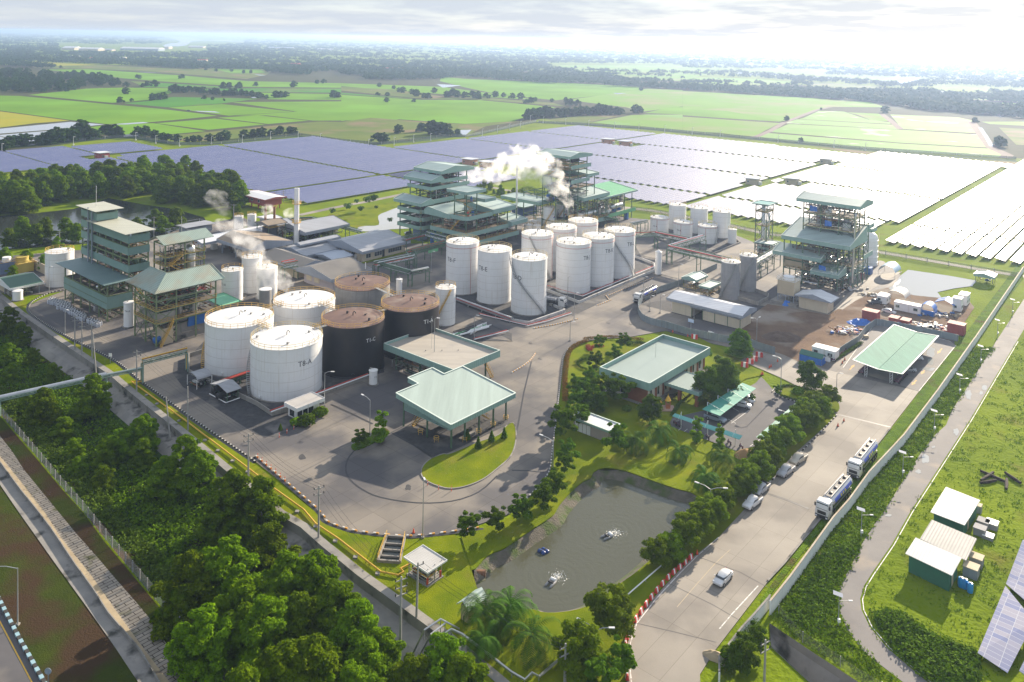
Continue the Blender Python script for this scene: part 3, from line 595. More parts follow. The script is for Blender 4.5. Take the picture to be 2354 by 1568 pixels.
def tank(name,label,c,r,h,txt=None,tp=None,tsize=1.8,tm=None,shell=None,roof=None,rail=None,stair=None,ring=None,cone=.07,cat='storage tank',group=None,nv=3,seed=0,band=None,legs=0):
 rnd=random.Random(hash(name+str(round(c[0])))%1000 if seed==0 else seed)
 t=thing(name,label,cat,(c[0],c[1],0),group)
 sh=shell or m_white;n=48 if r>3 else 28
 b=MB();b.lathe((c[0],c[1],0),[(r,0),(r,h*.5),(r,h)],n);b.f.pop();b.build('shell',sh,t,True)
 b=MB();b.lathe((c[0],c[1],0),[(r+.12,h),(r+.12,h+.1),(r*.96,h+.16),(r*.5,h+.16+cone*r*.5),(0.01,h+.16+cone*r)],n);rf=b.build('roof',roof or m_wroof,t,True)
 b=MB();k=2.3
 while k<h-1: b.lathe((c[0],c[1],0),[(r+.02,k),(r+.03,k+.05),(r+.02,k+.1)],n);b.f.pop();k+=2.4
 if b.v and r>2.4: b.build('plate_seams',m_seam if shell is None else m_greyt if shell is not m_black else m_darksteel,t,True)
 b=MB();b.lathe((c[0],c[1],0),[(r+.35,0),(r+.35,.25),(r,.25)],n);b.build('foundation',m_oldc if shell is not m_black else m_darksteel,t)
 if rail: b=MB();rail_ring(b,c,r-.05,h+.1,n=max(10,int(r*3.4)));b.build('railing',rail,t)
 b=MB()
 for k in range(nv):
  a=rnd.uniform(0,6.28);q=r*rnd.uniform(.3,.85);x,y=c[0]+q*math.cos(a),c[1]+q*math.sin(a);z=h+.16+cone*(r-q)
  b.tube([(x,y,z),(x,y,z+rnd.uniform(.3,.7))],.16+.04*r/3,8);b.tube([(x,y,z+.3),(x+.5,y+.2,z+.35)],.08,6)
 if r>5:
  x,y=c[0],c[1];z=h+.16+cone*r;b.tube([(x,y,z-.1),(x,y,z+.7),(x+.15,y,z+.95),(x+.45,y,z+1.0),(x+.65,y,z+.8),(x+.68,y,z+.5)],.14,8)
 if b.v: b.build('roof_nozzles',m_darksteel if roof is m_brroof else m_greyt,rf,True)
 b=MB();a=rnd.uniform(-2.4,-1.2)
 x,y=c[0]+(r+.1)*math.cos(a),c[1]+(r+.1)*math.sin(a)
 if r>2.4: b.tube([(x,y,.9),(x+.25*math.cos(a),y+.25*math.sin(a),.9)],.38,14);b.build('manhole',sh,t)
 if ring:
  b=MB();N_=40;P=[(c[0]+(r+.18)*math.cos(6.2832*k/N_),c[1]+(r+.18)*math.sin(6.2832*k/N_),h*.93) for k in range(N_+1)];b.tube(P,.06,5,False)
  a=ring;P=[(c[0]+(r+.18)*math.cos(a),c[1]+(r+.18)*math.sin(a),z) for z in (h*.93,.3)];b.tube(P,.06,5);b.build('cooling_pipe',m_red,t)
 if stair:
  a0,a1=R(stair[0]),R(stair[1]);b=MB();n_=int(h*2.6);rr=(r+.1,r+.85)
  for k in range(n_+1):
   f=k/n_;a=a0+(a1-a0)*f;z=.2+f*(h-.2);ca,sa=math.cos(a),math.sin(a);w_=.28/r
   b.add([(c[0]+q*math.cos(a+s),c[1]+q*math.sin(a+s),z+dz) for q in rr for s in (-w_/1.2,w_/1.2) for dz in (-.04,.04)],[(0,1,3,2),(4,6,7,5),(0,2,6,4),(1,5,7,3),(0,4,5,1),(2,3,7,6)])
  for q,dz in ((rr[1],1.0),(rr[1],.5),(rr[1],-.1),(rr[0],-.1)):
   for k in range(n_):
    f,g_=k/n_,(k+1)/n_;b.bar((c[0]+q*math.cos(a0+(a1-a0)*f),c[1]+q*math.sin(a0+(a1-a0)*f),.2+f*(h-.2)+dz),(c[0]+q*math.cos(a0+(a1-a0)*g_),c[1]+q*math.sin(a0+(a1-a0)*g_),.2+g_*(h-.2)+dz),.07)
  for k in range(0,n_+1,5):
   f=k/n_;a=a0+(a1-a0)*f;z=.2+f*(h-.2);b.bar((c[0]+rr[1]*math.cos(a),c[1]+rr[1]*math.sin(a),z),(c[0]+rr[1]*math.cos(a),c[1]+rr[1]*math.sin(a),z+1),.06)
  b.build('spiral_stair',m_yel if rail is m_yel else m_alu,t)
 if txt:
  ang,z=on_cyl(*tp,c,r);cyl_text(txt,c,r,ang,min(z,h-1),tsize,tm or m_ink,t)
 return t
rnd=random.Random(3)
B8='big squat white product tanks'
tank('storage_tank','squat white tank lettered T8-A nearest to the small glass-fronted cabin',(-54.8,203.2),8.67,12.6,'T8-A',K(1,2,455,205),1.8,rail=m_paleyel,stair=(215,150))
tank('storage_tank','squat white tank left of the one lettered T8-A, beside the arched pump shelter',(-71.2,217.2),8.7,12.6,rail=m_yel,stair=(200,140))
tank('storage_tank','squat white tank behind the two front ones, steam drifting over its edge',(-58.2,234.1),8.6,12.3,rail=m_yel)
tank('storage_tank','black tank lettered T1-C with a brown roof behind the canopy',(-41.1,217.6),8.25,12.9,'T1-C',K(1,1,1060,1560),1.4,m_wink,m_black,m_brroof,m_yel)
tank('storage_tank','black tank lettered T1-A with a brown roof nearest to the slim white tank',(-27.4,230.2),8.15,13.1,'T1-A',K(1,1,1590,1388),1.6,m_wink,m_black,m_brroof,m_yel)
tank('storage_tank','bare grey steel tank with a brown roof behind the two black tanks',(-44.5,250.2),8.3,12.5,shell=m_greyt,roof=m_brroof,rail=m_yel)
tank('storage_tank','slim white tank with a leaning stair just right of the black tanks',(-19.1,251.6),3.1,11.3,rail=m_yel,stair=(-150,-60))
tank('storage_tank','very thin white upright tank seen behind the black tank roofs',(-34.9,262.5),.95,10.2,nv=1,cat='small tank')
tank('storage_tank','little white tank with a ladder standing beside the truck lane',(-33.6,206.0),1.03,3.6,'T16',K(1,2,1103,335),.55,rail=None,nv=1,cat='small tank')
pale=[('T8-F',(-16.0,285.3),5.69,17.3,(1795,825),None,None,'left end of the front row'),('T8-E',(-4.6,275.6),5.72,17.3,(2085,905),None,None,'middle of the front row')]
tank('storage_tank','tall white tank lettered T8-F at the foot of the teal towers',(-16.0,285.3),5.69,17.3,'T8-F',K(1,1,1795,825),2.1,rail=m_paleyel,ring=-1.0)
tank('storage_tank','tall white tank lettered T8-E between T8-F and T8-D',(-4.6,275.6),5.72,17.3,'T8-E',K(1,1,2085,905),2.1,rail=m_paleyel)
tank('storage_tank','tall white tank lettered T8-D with a stair winding across its face',(6.9,265.5),5.74,17.5,'T8-D',K(2,1,40,985),2.1,rail=m_paleyel,stair=(-38,-175))
tank('storage_tank','tall white tank lettered T8-J, front corner of the right-hand group',(23.0,288.8),6.1,17.2,'T8-J',K(2,1,692,805),2.0,rail=m_paleyel,ring=2.0)
tank('storage_tank','tall white tank lettered T8-K between T8-J and T8-L',(32.5,297.0),5.8,17.3,'T8-K',K(2,1,902,740),2.0,rail=m_paleyel,ring=2.0)
tank('storage_tank','tall white tank lettered T8-L with an orange rust run and a stair',(41.7,307.9),5.75,17.2,'T8-L',K(2,1,1098,678),2.0,rail=m_paleyel,ring=2.2,stair=(-25,-140))
tank('storage_tank','tall white tank with a red pipe ring directly behind T8-D',(10.6,303.5),5.85,16.4,rail=m_paleyel,ring=-.4,stair=(-40,-120))
tank('storage_tank','tall white tank in the middle of the rear row behind T8-J',(20.2,315.6),5.9,16.2,rail=m_paleyel,ring=2.5)
tank('storage_tank','tall white tank at the rear of the group below the big steam plume',(29.6,327.6),5.9,16.2,rail=m_yel,ring=2.5)
for lab,tx,c,r,h,tp,st in (('white tank lettered T13 with a hazard diamond, left of the pair under the steam','T13-A',(18.8,379.9),3.05,10.6,(383,403),(200,300)),('white tank lettered T13 with a hazard diamond, right of the pair under the steam','T13-B',(25.0,388.8),3.0,10.6,(484,380),(200,300))):
 t=tank('storage_tank',lab,c,r,h,tx,K(2,1,*tp),1.1,rail=m_yel,stair=st)
 a,z=on_cyl(*K(2,1,tp[0]+10,tp[1]+30),c,r);rr=r+.04;b=[MB(),MB(),MB(),MB()];s=.75
 for q,(dx,dz) in enumerate(((0,.5),(-.5,0),(.5,0),(0,-.5))):
  P=[]
  for ex,ez in ((0,.5),(.5,0),(0,-.5),(-.5,0)):
   an=a+(dx+ex)*s/rr;P.append((c[0]+rr*math.cos(an),c[1]+rr*math.sin(an),z+(dz+ez)*s))
  b[q].quad(*P)
 for q,m_ in enumerate((m_red,M('sign_blue',(.05,.12,.5)),M('sign_yellow',(.7,.6,.05)),m_white)): b[q].build('hazard_diamond',m_,t)
g9='white tanks in the far right bund'
for lab,tx,c,r,h,tp in (('low white tank lettered T9-A, left end of the low front trio','T9-A',(69.3,377.6),4.18,7.4,(1317,515)),('low white tank lettered T9-B in the middle of the low front trio','T9-B',(78.4,369.1),4.18,7.3,(1535,553)),('low white tank lettered T9-C nearest to the pipe bridge','T9-C',(87.6,361.4),4.1,7.6,(1755,593))):
 tank('storage_tank',lab,c,r,h,tx,K(2,1,*tp),1.05,rail=m_paleyel,ring=-2.0,group=g9,stair=(-60,-10) if 'C' in tx else None)
for lab,c,r,h in (('taller white tank behind T9-A, left end of the rear trio',(79.3,386.6),3.99,11.5),('taller white tank in the middle of the rear trio, orange crane arm above',(88.0,380.0),3.95,11.6),('taller white tank at the right end of the rear trio',(96.5,372.5),3.95,11.7)):
 tank('storage_tank',lab,c,r,h,rail=m_paleyel,group=g9)
tank('storage_tank','narrow white tank standing alone at the right end of the far bund',(98.3,360.5),1.85,6.2,rail=m_paleyel,nv=1)
for lab,c,r in (('grey concrete silo with winding stair, the nearer of two beside the long shed',(76.9,282.9),3.15),('grey concrete silo, the rearer of two beside the long shed',(85.6,292.0),3.0)):
 tank('silo',lab,c,r,12.6,shell=m_conct,roof=m_wroof,rail=m_paleyel,stair=(-170,-70),cat='silo',cone=.2,group='grey concrete silos')
tank('gas_vessel','thin upright white gas vessel on legs at the road corner',(56.8,309.7),1.2,8.6,rail=None,nv=1,cat='gas tank',cone=.6)
tank('storage_tank','white tank at the far left next to the tall louvred tower',(-155.4,283.4),4.48,11.6,rail=m_yel,cone=.1)
tank('storage_tank','narrow white tank lettered T4-A with a rusty foot between the left towers',(-112.9,243.7),1.5,7.3,'T4-A',K(0,1,1172,1298),.8,rail=None,nv=1,stair=None)
tank('small_tank','small white tank by the green-roofed pump house at the left edge',(-159.4,265.8),1.47,3.0,nv=0,cat='small tank')
tank('storage_tank','white tank lettered T3-A partly behind the left frame building',(-91.1,270.2),3.4,10.2,'T3-A',K(0,1,2055,1050),1.1,rail=m_yel)
tank('storage_tank','white tank with steam behind it, rear of three in the left cluster',(-87.6,279.6),3.3,12,rail=m_yel)
tank('storage_tank','white tank with an orange lifting arm above it in the left cluster',(-80.4,273.0),3.3,10.4,rail=m_yel)
tank('storage_tank','small stained grey tank venting steam behind the squat white tanks',(-78.0,263.0),1.9,6.0,'A',K(1,1,148,1165),.9,shell=m_greyt,rail=None,cone=.0,nv=0)
tank('storage_tank','small white tank lettered T22 behind the boiler sheds',(-122.2,370.7),1.95,5.6,'T22',K(0,1,2207,480),.9,rail=m_yel,nv=1)
tank('storage_tank','small white tank lettered T11 behind the boiler sheds',(-117.6,374.6),1.95,5.6,'T11',K(0,1,2295,465),.9,rail=m_yel,nv=1)
for i,(x,y,s) in enumerate(((190,470,0),(255,440,0),(150,510,1),(225,515,1))):
 p=KG(2,1,x,y+90,0);tank('small_tank','low white tank behind the tall group, %s'%('one of the rear ones' if s==0 else 'one of the front ones'),(p.x,p.y),1.9,5.0,rail=m_yel,cat='small tank',nv=1,group='low tanks behind the tall group')
# ribbed white silo on the right
t=thing('silo','tall ribbed white fibreglass silo behind the right-hand process tower','silo',(145.7,329.7,0))
pr=[(2.75,0)]
for k in range(5): z=1.2+k*2.2;pr+=[(2.72,z),(2.95,z+.12),(2.72,z+.25)]
pr+=[(2.7,11),(2.3,12.1),(1.2,12.9),(.3,13.1)]
b=MB();b.lathe((145.7,329.7,0),pr,32);b.build('shell',m_white,t,True)
b=MB();rail_ring(b,(145.7,329.7),.9,12.9,n=6);b.bar((145.7+2.9,329.7-1,0),(145.7+2.9,329.7-1,13),.3,.1);b.build('ladder',m_paleyel,t)
# gangways between tank tops
for lab,p,q,z in (('short grey gangway joining the two black tank tops',(-41.1,217.6,),(-27.4,230.2),13.0),('short gangway joining a squat white tank to the black T1-C tank',(-58.2,234.1),(-41.1,217.6),12.9),('short gangway joining the T8-A tank to the black T1-C tank',(-54.8,203.2),(-41.1,217.6),12.9),('short gangway between the two left squat white tanks',(-71.2,217.2),(-54.8,203.2),12.7),('short gangway between the left and the rear squat white tanks',(-71.2,217.2),(-58.2,234.1),12.6),('short gangway joining the grey tank to the black T1-A tank',(-44.5,250.2),(-27.4,230.2),13.0)):
 p=Vector((*p,z));q=Vector((*q,z));d=(q-p).normalized();a=p+d*7.6;c=q-d*7.6;s=Vector((-d.y,d.x,0))*.5
 t=thing('gangway',lab,'gangway',((a.x+c.x)/2,(a.y+c.y)/2,z),'gangways between the squat tank tops')
 b=MB();b.bar(a,c,1.0,.12);b.build('deck',m_alu,t)
 for sd_ in (-1,1):
  b=MB();b.bar(a+s*sd_+Vector((0,0,1.1)),c+s*sd_+Vector((0,0,1.1)),.07);b.bar(a+s*sd_+Vector((0,0,.55)),c+s*sd_+Vector((0,0,.55)),.07)
  for k in range(4): e=a+(c-a)*k/3+s*sd_;b.bar(e,e+Vector((0,0,1.1)),.07)
  b.build('handrail',m_yel,t)
# chimneys
for lab,c,r,h,m_,pl in (('tall white boiler chimney with a yellow ladder platform',(-89.5,345.2),1.0,23.6,m_white,(9,17)),('slim rusty chimney, left of a pair near the boiler house',(-106.5,358.3),.5,13.8,m_rust,()),('slim rusty chimney, right of a pair near the boiler house',(-101.4,354.1),.5,13.6,m_rust,())):
 t=thing('chimney',lab,'chimney',(*c,0));b=MB();b.lathe((*c,0),[(r*1.15,0),(r*1.05,h*.4),(r,h),(r*.8,h),(r*.8,h-.5)],20);b.build('stack',m_,t,True)
 for z in pl: b=MB();b.lathe((*c,0),[(r*1.05,z),(r+.9,z),(r+.9,z+.1),(r*1.05,z+.1)],16);rail_ring(b,c,r+.85,z+.1,n=10);b.build('platform',m_yel,t)
t=thing('vent_mast','very tall thin silver vent mast beside the teal process towers','mast',(3.2,369,0));b=MB();b.lathe((3.2,369,0),[(.42,0),(.40,31.5),(.2,31.8)],12);b.build('stack',m_silver,t,True);b=MB();b.lathe((3.2,369,0),[(.6,0),(.6,.4),(.42,.4)],12);b.build('foundation',m_oldc,t)
# ================================================================ PROCESS BUILDINGS
m_clad=M('teal_cladding',(.24,.38,.34),(.20,.33,.30),.4,.5,corr=.05,corr_dir=(0,0,1),corr_p=.32,dirt=(.22,.33,.28),dscale=.3,dthr=(.55,.8))
m_fasc=M('teal_fascia',(.27,.42,.37),(.23,.37,.33),.3,.5,corr=.03,corr_dir=(.7,.1,0),corr_p=.4)
m_troof=M('teal_roof_sheet',(.38,.49,.46),(0.30,0.38,0.36),.12,.5,corr=.03,corr_dir=VD,corr_p=.5,stretch=(.5,6,1))
m_troof2=M('teal_roof_weathered',(.30,.38,.33),(0.23,0.30,0.26),.10,.5,corr=.03,corr_dir=UD,corr_p=.5,dirt=(.30,.24,.15),dscale=.12,dthr=(.5,.75),stretch=(6,.5,1))
m_proof=M('pale_roof_sheet',(.52,.52,.42),(0.41,0.41,0.33),.12,.45,corr=.02,corr_dir=VD,corr_p=.5,stretch=(.5,6,1))
m_ggreen=M('bright_green_sheet',(.14,.42,.20),(.12,.36,.17),.2,.45,corr=.02,corr_dir=UD,corr_p=.5)
m_steel=M('green_steel',(.085,.17,.10),(.07,.13,.08),.5,.5)
m_steel2=M('olive_steel',(.19,.25,.12),(.15,.19,.10),.5,.5)
m_deck=M('deck_plate',(.14,.12,.11),(.09,.085,.085),.4,.8)
m_blue=M('blue_paint',(.02,.14,.42),(.02,.10,.34),1,.4)
m_tarp=M('blue_tarpaulin',(.02,.17,.60),(.015,.12,.45),1.2,.5,bump=.1)
m_grs=M('grey_roof_sheet',(.40,.41,.44),(0.31,0.32,0.34),.12,.4,corr=.03,corr_dir=VD,corr_p=.5,stretch=(.5,7,1))
m_grf=M('grey_fascia',(.30,.33,.39),(.26,.29,.34),.3,.5,corr=.02,corr_dir=(.7,.1,0),corr_p=.4)
m_tan=M('weathered_tan_roof',(.34,.25,.16),(.22,.18,.14),.12,.6,corr=.03,corr_dir=VD,corr_p=.5)
m_dtan=M('brown_grey_roof',(.20,.185,.165),(.15,.14,.13),.15,.6,corr=.03,corr_dir=VD,corr_p=.5)
m_cream=M('cream_wall',(.62,.54,.40),(.56,.48,.36),.4,.8,streak=(.45,.4,.32))
m_lilac=M('faded_wall',(.48,.43,.45),(.42,.38,.40),.4,.8)
m_wroofs=M('white_roof_sheet',(.74,.75,.77),(0.58,0.58,0.60),.2,.35,corr=.02,corr_dir=VD,corr_p=.5,stretch=(.5,7,1))
m_trim=M('pale_trim',(.62,.70,.64),(.56,.64,.58),.5,.5)
m_glass=M('window_glass',(.02,.03,.035),(.03,.04,.05),.5,.08,spec=.8)
m_redp=M('red_wall',(.42,.10,.09),(.36,.08,.08),.4,.8)
m_pink=M('salmon_wall',(.62,.30,.20),(.55,.27,.18),.4,.8)
m_beige=M('beige_wall',(.55,.46,.32),(.48,.4,.28),.4,.8)
def walls(root,name,m,u0,u1,v0,v1,z0,z1,sides='FRBL',t=.12,off=0):
 b=MB(uv=True)
 if 'F' in sides: b.box(u0-off-t,u0-off,v0-off,v1+off,z0,z1)
 if 'B' in sides: b.box(u1+off,u1+off+t,v0-off,v1+off,z0,z1)
 if 'R' in sides: b.box(u0-off-t+.002,u1+off+t-.002,v1+off,v1+off+t,z0,z1+.002)
 if 'L' in sides: b.box(u0-off-t+.002,u1+off+t-.002,v0-off-t,v0-off,z0,z1+.002)
 return b.build(name,m,root)
def band(root,u0,u1,v0,v1,z0,z1,sides='FRBL',m=None,name='cladding',off=.25):
 return walls(root,name,m or m_clad,u0,u1,v0,v1,z0,z1,sides,.1,off)
def rails(root,u0,u1,v0,v1,z,sides='FRBL',m=None,sp=1.6):
 b=MB(uv=True);segs={'F':((u0,v0),(u0,v1)),'R':((u0,v1),(u1,v1)),'B':((u1,v0),(u1,v1)),'L':((u0,v0),(u1,v0))}
 for s in sides:
  (a,c),(d,e)=segs[s];L_=math.hypot(d-a,e-c);n=max(2,int(L_/sp))
  for zz in (.55,1.05): b.bar((a,c,z+zz),(d,e,z+zz),.07)
  b.bar((a,c,z+.08),(d,e,z+.08),.05,.15)
  for k in range(n+1): x,y=a+(d-a)*k/n,c+(e-c)*k/n;b.bar((x,y,z),(x,y,z+1.05),.06)
 return b.build('railing',m or m_yel,root)
def deck(root,u0,u1,v0,v1,z,m=None,t=.22):
 b=MB(uv=True);b.box(u0,u1,v0,v1,z-t,z);return b.build('deck',m or m_deck,root)
def frame(root,us,vs,z0,z1,levels=(),w=.34,m=None,braces='',name='steel_frame'):
 b=MB(uv=True)
 for u in us:
  for v in vs: b.box(u-w/2,u+w/2,v-w/2,v+w/2,z0,z1)
 for z in levels:
  for u in us: b.bar((u,vs[0],z),(u,vs[-1],z),w*.7,w*1.1)
  for v in vs: b.bar((us[0],v,z-.01),(us[-1],v,z-.01),w*.7,w*1.1)
 lv=[z0]+[z for z in levels if z>z0]
 for i in range(len(lv)-1):
  a,c=lv[i],lv[i+1]
  if 'F' in braces: b.bar((us[0],vs[-2],a),(us[0],vs[-1],c),.16);b.bar((us[0],vs[-1],a),(us[0],vs[-2],c),.16)
  if 'R' in braces: b.bar((us[0],vs[-1],a),(us[1],vs[-1],c),.16);b.bar((us[1],vs[-1],a),(us[0],vs[-1],c),.16)
  if 'f' in braces: b.bar((us[0],vs[0],a),(us[0],vs[1],c),.16);b.bar((us[0],vs[1],a),(us[0],vs[0],c),.16)
  if 'r' in braces: b.bar((us[-2],vs[-1],a),(us[-1],vs[-1],c),.16);b.bar((us[-1],vs[-1],a),(us[-2],vs[-1],c),.16)
 return b.build(name,m or m_steel,root)
def stairs(root,p,q,z0,z1,w=.9,m=None):
 b=MB(uv=True);n=max(3,int((z1-z0)/.28));du,dv=q[0]-p[0],q[1]-p[1];L_=math.hypot(du,dv);nu,nv=-dv/L_*w/2,du/L_*w/2
 for s in (-1,1):
  a=(p[0]+nu*s,p[1]+nv*s);c=(q[0]+nu*s,q[1]+nv*s)
  b.bar((*a,z0),(*c,z1),.07,.25);b.bar((*a,z0+1),(*c,z1+1),.06);b.bar((*a,z0),(*a,z0+1),.06);b.bar((*c,z1),(*c,z1+1),.06)
 for k in range(n+1):
  f=k/n;x,y,z=p[0]+du*f,p[1]+dv*f,z0+(z1-z0)*f;b.bar((x-nu,y-nv,z),(x+nu,y+nv,z),.26,.05)
 return b.build('stair',m or m_yel,root)
def roof(root,u0,u1,v0,v1,z,rise=0,ax='u',m=None,fm=None,fd=.9,slope=None,rp=.5,trim=True,hip=0):
 """roof sheet and fascia;ax: direction of the ridge;slope (du,dv): mono-pitch;rp: where the ridge runs"""
 b=MB(uv=True);t=.12
 if slope:
  zf=lambda u,v: z+slope[0]*(u-u0)+slope[1]*(v-v0)
  P=[(u0,v0),(u1,v0),(u1,v1),(u0,v1)];top=[(u,v,zf(u,v)) for u,v in P];b.add(top+[(u,v,h-t) for u,v,h in top],[(0,3,2,1)[::-1],(4,5,6,7)[::-1],(0,1,5,4),(1,2,6,5),(2,3,7,6),(3,0,4,7)]);edge=top;rid=None
 elif rise:
  if ax=='u': r=v0+(v1-v0)*rp;P=[(u0,v0,z),(u0,r,z+rise),(u0,v1,z),(u1,v1,z),(u1,r,z+rise),(u1,v0,z)]
  else: r=u0+(u1-u0)*rp;P=[(u0,v0,z),(r,v0,z+rise),(u1,v0,z),(u1,v1,z),(r,v1,z+rise),(u0,v1,z)]
  b.add(P+[(a,c,d-t) for a,c,d in P],[(0,1,4,5),(1,2,3,4),(11,10,7,6),(10,9,8,7)]+[(i,(i+1)%6,(i+1)%6+6,i+6) for i in range(6)]);edge=P
 else:
  b.box(u0,u1,v0,v1,z-t,z);edge=[(u0,v0,z),(u1,v0,z),(u1,v1,z),(u0,v1,z)]
 o=b.build('roof',m or m_troof,root)
 if fd:
  b=MB(uv=True);n=len(edge);cu=(u0+u1)/2;cv=(v0+v1)/2
  up=.12
  for i in range(n):
   a,c=edge[i],edge[(i+1)%n]
   pa=[a[0]+(.06 if a[0]>cu else -.06),a[1]+(.06 if a[1]>cv else -.06)];pc=[c[0]+(.06 if c[0]>cu else -.06),c[1]+(.06 if c[1]>cv else -.06)]
   lo=min(a[2],c[2])-fd if not rise else z-fd
   za=lo if rise else a[2]-fd;zc=lo if rise else c[2]-fd
   k=.07;qa=[pa[0]-k*(1 if a[0]>cu else -1),pa[1]-k*(1 if a[1]>cv else -1)];qc=[pc[0]-k*(1 if c[0]>cu else -1),pc[1]-k*(1 if c[1]>cv else -1)]
   b.add([(*pa,za),(*pc,zc),(*pc,c[2]+up),(*pa,a[2]+up),(*qa,za),(*qc,zc),(*qc,c[2]+up),(*qa,a[2]+up)],[(0,1,2,3),(7,6,5,4),(3,2,6,7),(0,4,5,1)])
  b.build('fascia',fm or m_fasc,o)
  if trim:
   b=MB(uv=True)
   for i in range(n):
    a,c=edge[i],edge[(i+1)%n];b.bar((a[0],a[1],a[2]+up+.06),(c[0],c[1],c[2]+up+.06),.28,.08)
   b.build('edge_flashing',m_trim,o)
 return o
def clutter(root,u0,u1,v0,v1,z0,z1,nv=3,npipe=14,seed=1,ms=None,big=True):
 r_=random.Random(seed);ms=ms or [m_silver,m_white,m_greyt,m_silver,m_blue]
 for k in range(nv):
  u=r_.uniform(u0+1,u1-1);v=r_.uniform(v0+1,v1-1);q=r_.uniform(.5,1.05);b=MB(uv=True)
  if r_.random()<.6:
   h=min(z1-z0-.3,r_.uniform(2.0,4.5));b2=MB();b2.lathe(XY(u,v,z0),[(.05,.0),(q,.3),(q,h-.4),(q*.7,h-.1),(.05,h)],14);b2.build('vessel',r_.choice(ms),root,True)
  else:
   l=r_.uniform(1.5,3);b.tube([(u-l-.3,v,z0+1.3),(u-l,v,z0+1.3),(u+l,v,z0+1.3),(u+l+.3,v,z0+1.3)],[q*.4,q,q,q*.4],14);b.box(u-l*.6-.15,u-l*.6+.15,v-.5,v+.5,z0,z0+1);b.box(u+l*.6-.15,u+l*.6+.15,v-.5,v+.5,z0,z0+1);b.build('vessel',r_.choice(ms),root,True)
 for m_,nn in ((m_silver,npipe//2),(m_steel,npipe//4),(m_rust,npipe//5),(m_darksteel,npipe//3)):
  b=MB(uv=True)
  for k in range(nn):
   p=[r_.uniform(u0,u1),r_.uniform(v0,v1),r_.uniform(z0+.3,z1-.4)];P=[tuple(p)]
   for j in range(r_.randint(2,4)):
    a=r_.choice((0,1,2));lim=((u0,u1),(v0,v1),(z0+.2,z1-.2))[a];p=list(p);p[a]=r_.uniform(*lim);P.append(tuple(p))
   b.tube(P,r_.choice((.07,.1,.16,.22)),5)
  if b.v: b.build('pipework',m_,root)
t=thing('process_building','tall louvred teal tower with pale stepped roofs at the far left','process building',XY(115,-268))
frame(t,[111.2,118.3],[-283,-277,-271,-264.5,-258,-252.2],0,11.3,[3.6,7.6,11.2],m=m_steel2,braces='FR')
deck(t,111.2,118.3,-283,-252.2,3.7);deck(t,111.2,118.3,-283,-252.2,7.6)
band(t,111.2,118.3,-283,-252.2,3.8,7.5,'FR')
b=MB(uv=True);b.bar((110.8,-283.2,5.6),(110.8,-251.8,5.6),.12,.1);b.build('cladding_joint',m_steel2,t)
roof(t,109.9,119.2,-288,-253.5+2.0,11.4,slope=(.02,0),m=M('dull_teal_roof',(.17,.25,.25),(.13,.2,.2),.15,.5,corr=.02,corr_dir=UD,corr_p=.5),fd=0)
frame(t,[118.5,124.6],[-287.5,-281.5,-276,-270,-264.7,-259.3,-254],0,25.4,[9,13.2,17,20.8,24.2],m=m_steel2,braces='Rr')
frame(t,[118.5,124.6],[-287.5,-281.5,-276],25,29.2,[27,29],m=m_steel2)
for z in (9,13,17.0,20.8): deck(t,118.5,124.6,-287.5,-254,z)
deck(t,118.5,124.6,-287.5,-276,24.9)
for z0,z1,v1 in ((13.1,15.4,-254),(18.6,20.9,-254),(22.3,24.7,-254),(25.9,28.2,-276)): band(t,118.5,124.6,-287.5,v1,z0,z1)
roof(t,117.0,126.3,-289.5,-274.2,29.3,slope=(.0,.0),m=m_proof,fd=0)
roof(t,116.6,126.3,-280.5,-252.3,25.6,slope=(.01,0),m=m_proof,fd=0)
for z in (13.1,17.0,20.9): rails(t,118.5,124.6,-287.5,-254,z,'R',sp=2)
clutter(t,118.8,124,-286,-255,.3,8.5,5,24,11);clutter(t,119,124,-286,-255,9,16.5,7,40,12);clutter(t,119,124,-286,-255,17,24,6,34,13);clutter(t,112,118,-282,-253,.2,3.6,5,20,14,[m_blue,m_greyt]);clutter(t,112,118,-282,-253,7.7,11,6,26,15)
stairs(t,(120,-255),(123.5,-255),9,13,m=m_yel);stairs(t,(123.5,-255.2),(120,-255.2),4.5,9,m=m_yel);stairs(t,(112.5,-283.6),(112.5,-279),0,3.7,m=m_steel2)
for v in (-281.3,-278.5): b=MB(uv=True);b.tube([(117.7,v,11.5),(117.7,v,29.6 if v<-280 else 29.0)],.28,8);b.build('downpipe',M('pale_blue_grey',(.30,.34,.38)),t)
b=MB(uv=True);b.bar((121,-283,29.3),(121,-283,36.2),.12);b.build('lightning_rod',m_alu,t)
t=thing('process_building','open olive steel frame with teal hipped roof and yellow stairs left of the white tanks','process building',XY(121,-228))
us=[111.2,117,123,129.2];vs_=[-234.5,-228,-221.8]
frame(t,us,vs_,0,15.2,[6.3,9.9,12.7,15.0],m=m_steel2,braces='FRf');deck(t,111.2,129.2,-234.5,-221.8,6.5);deck(t,111.2,129.2,-234.5,-221.8,10.0,t=.15)
rails(t,111,129.4,-234.7,-221.6,6.5,'FR');rails(t,111,129.4,-234.7,-221.6,10,'FR')
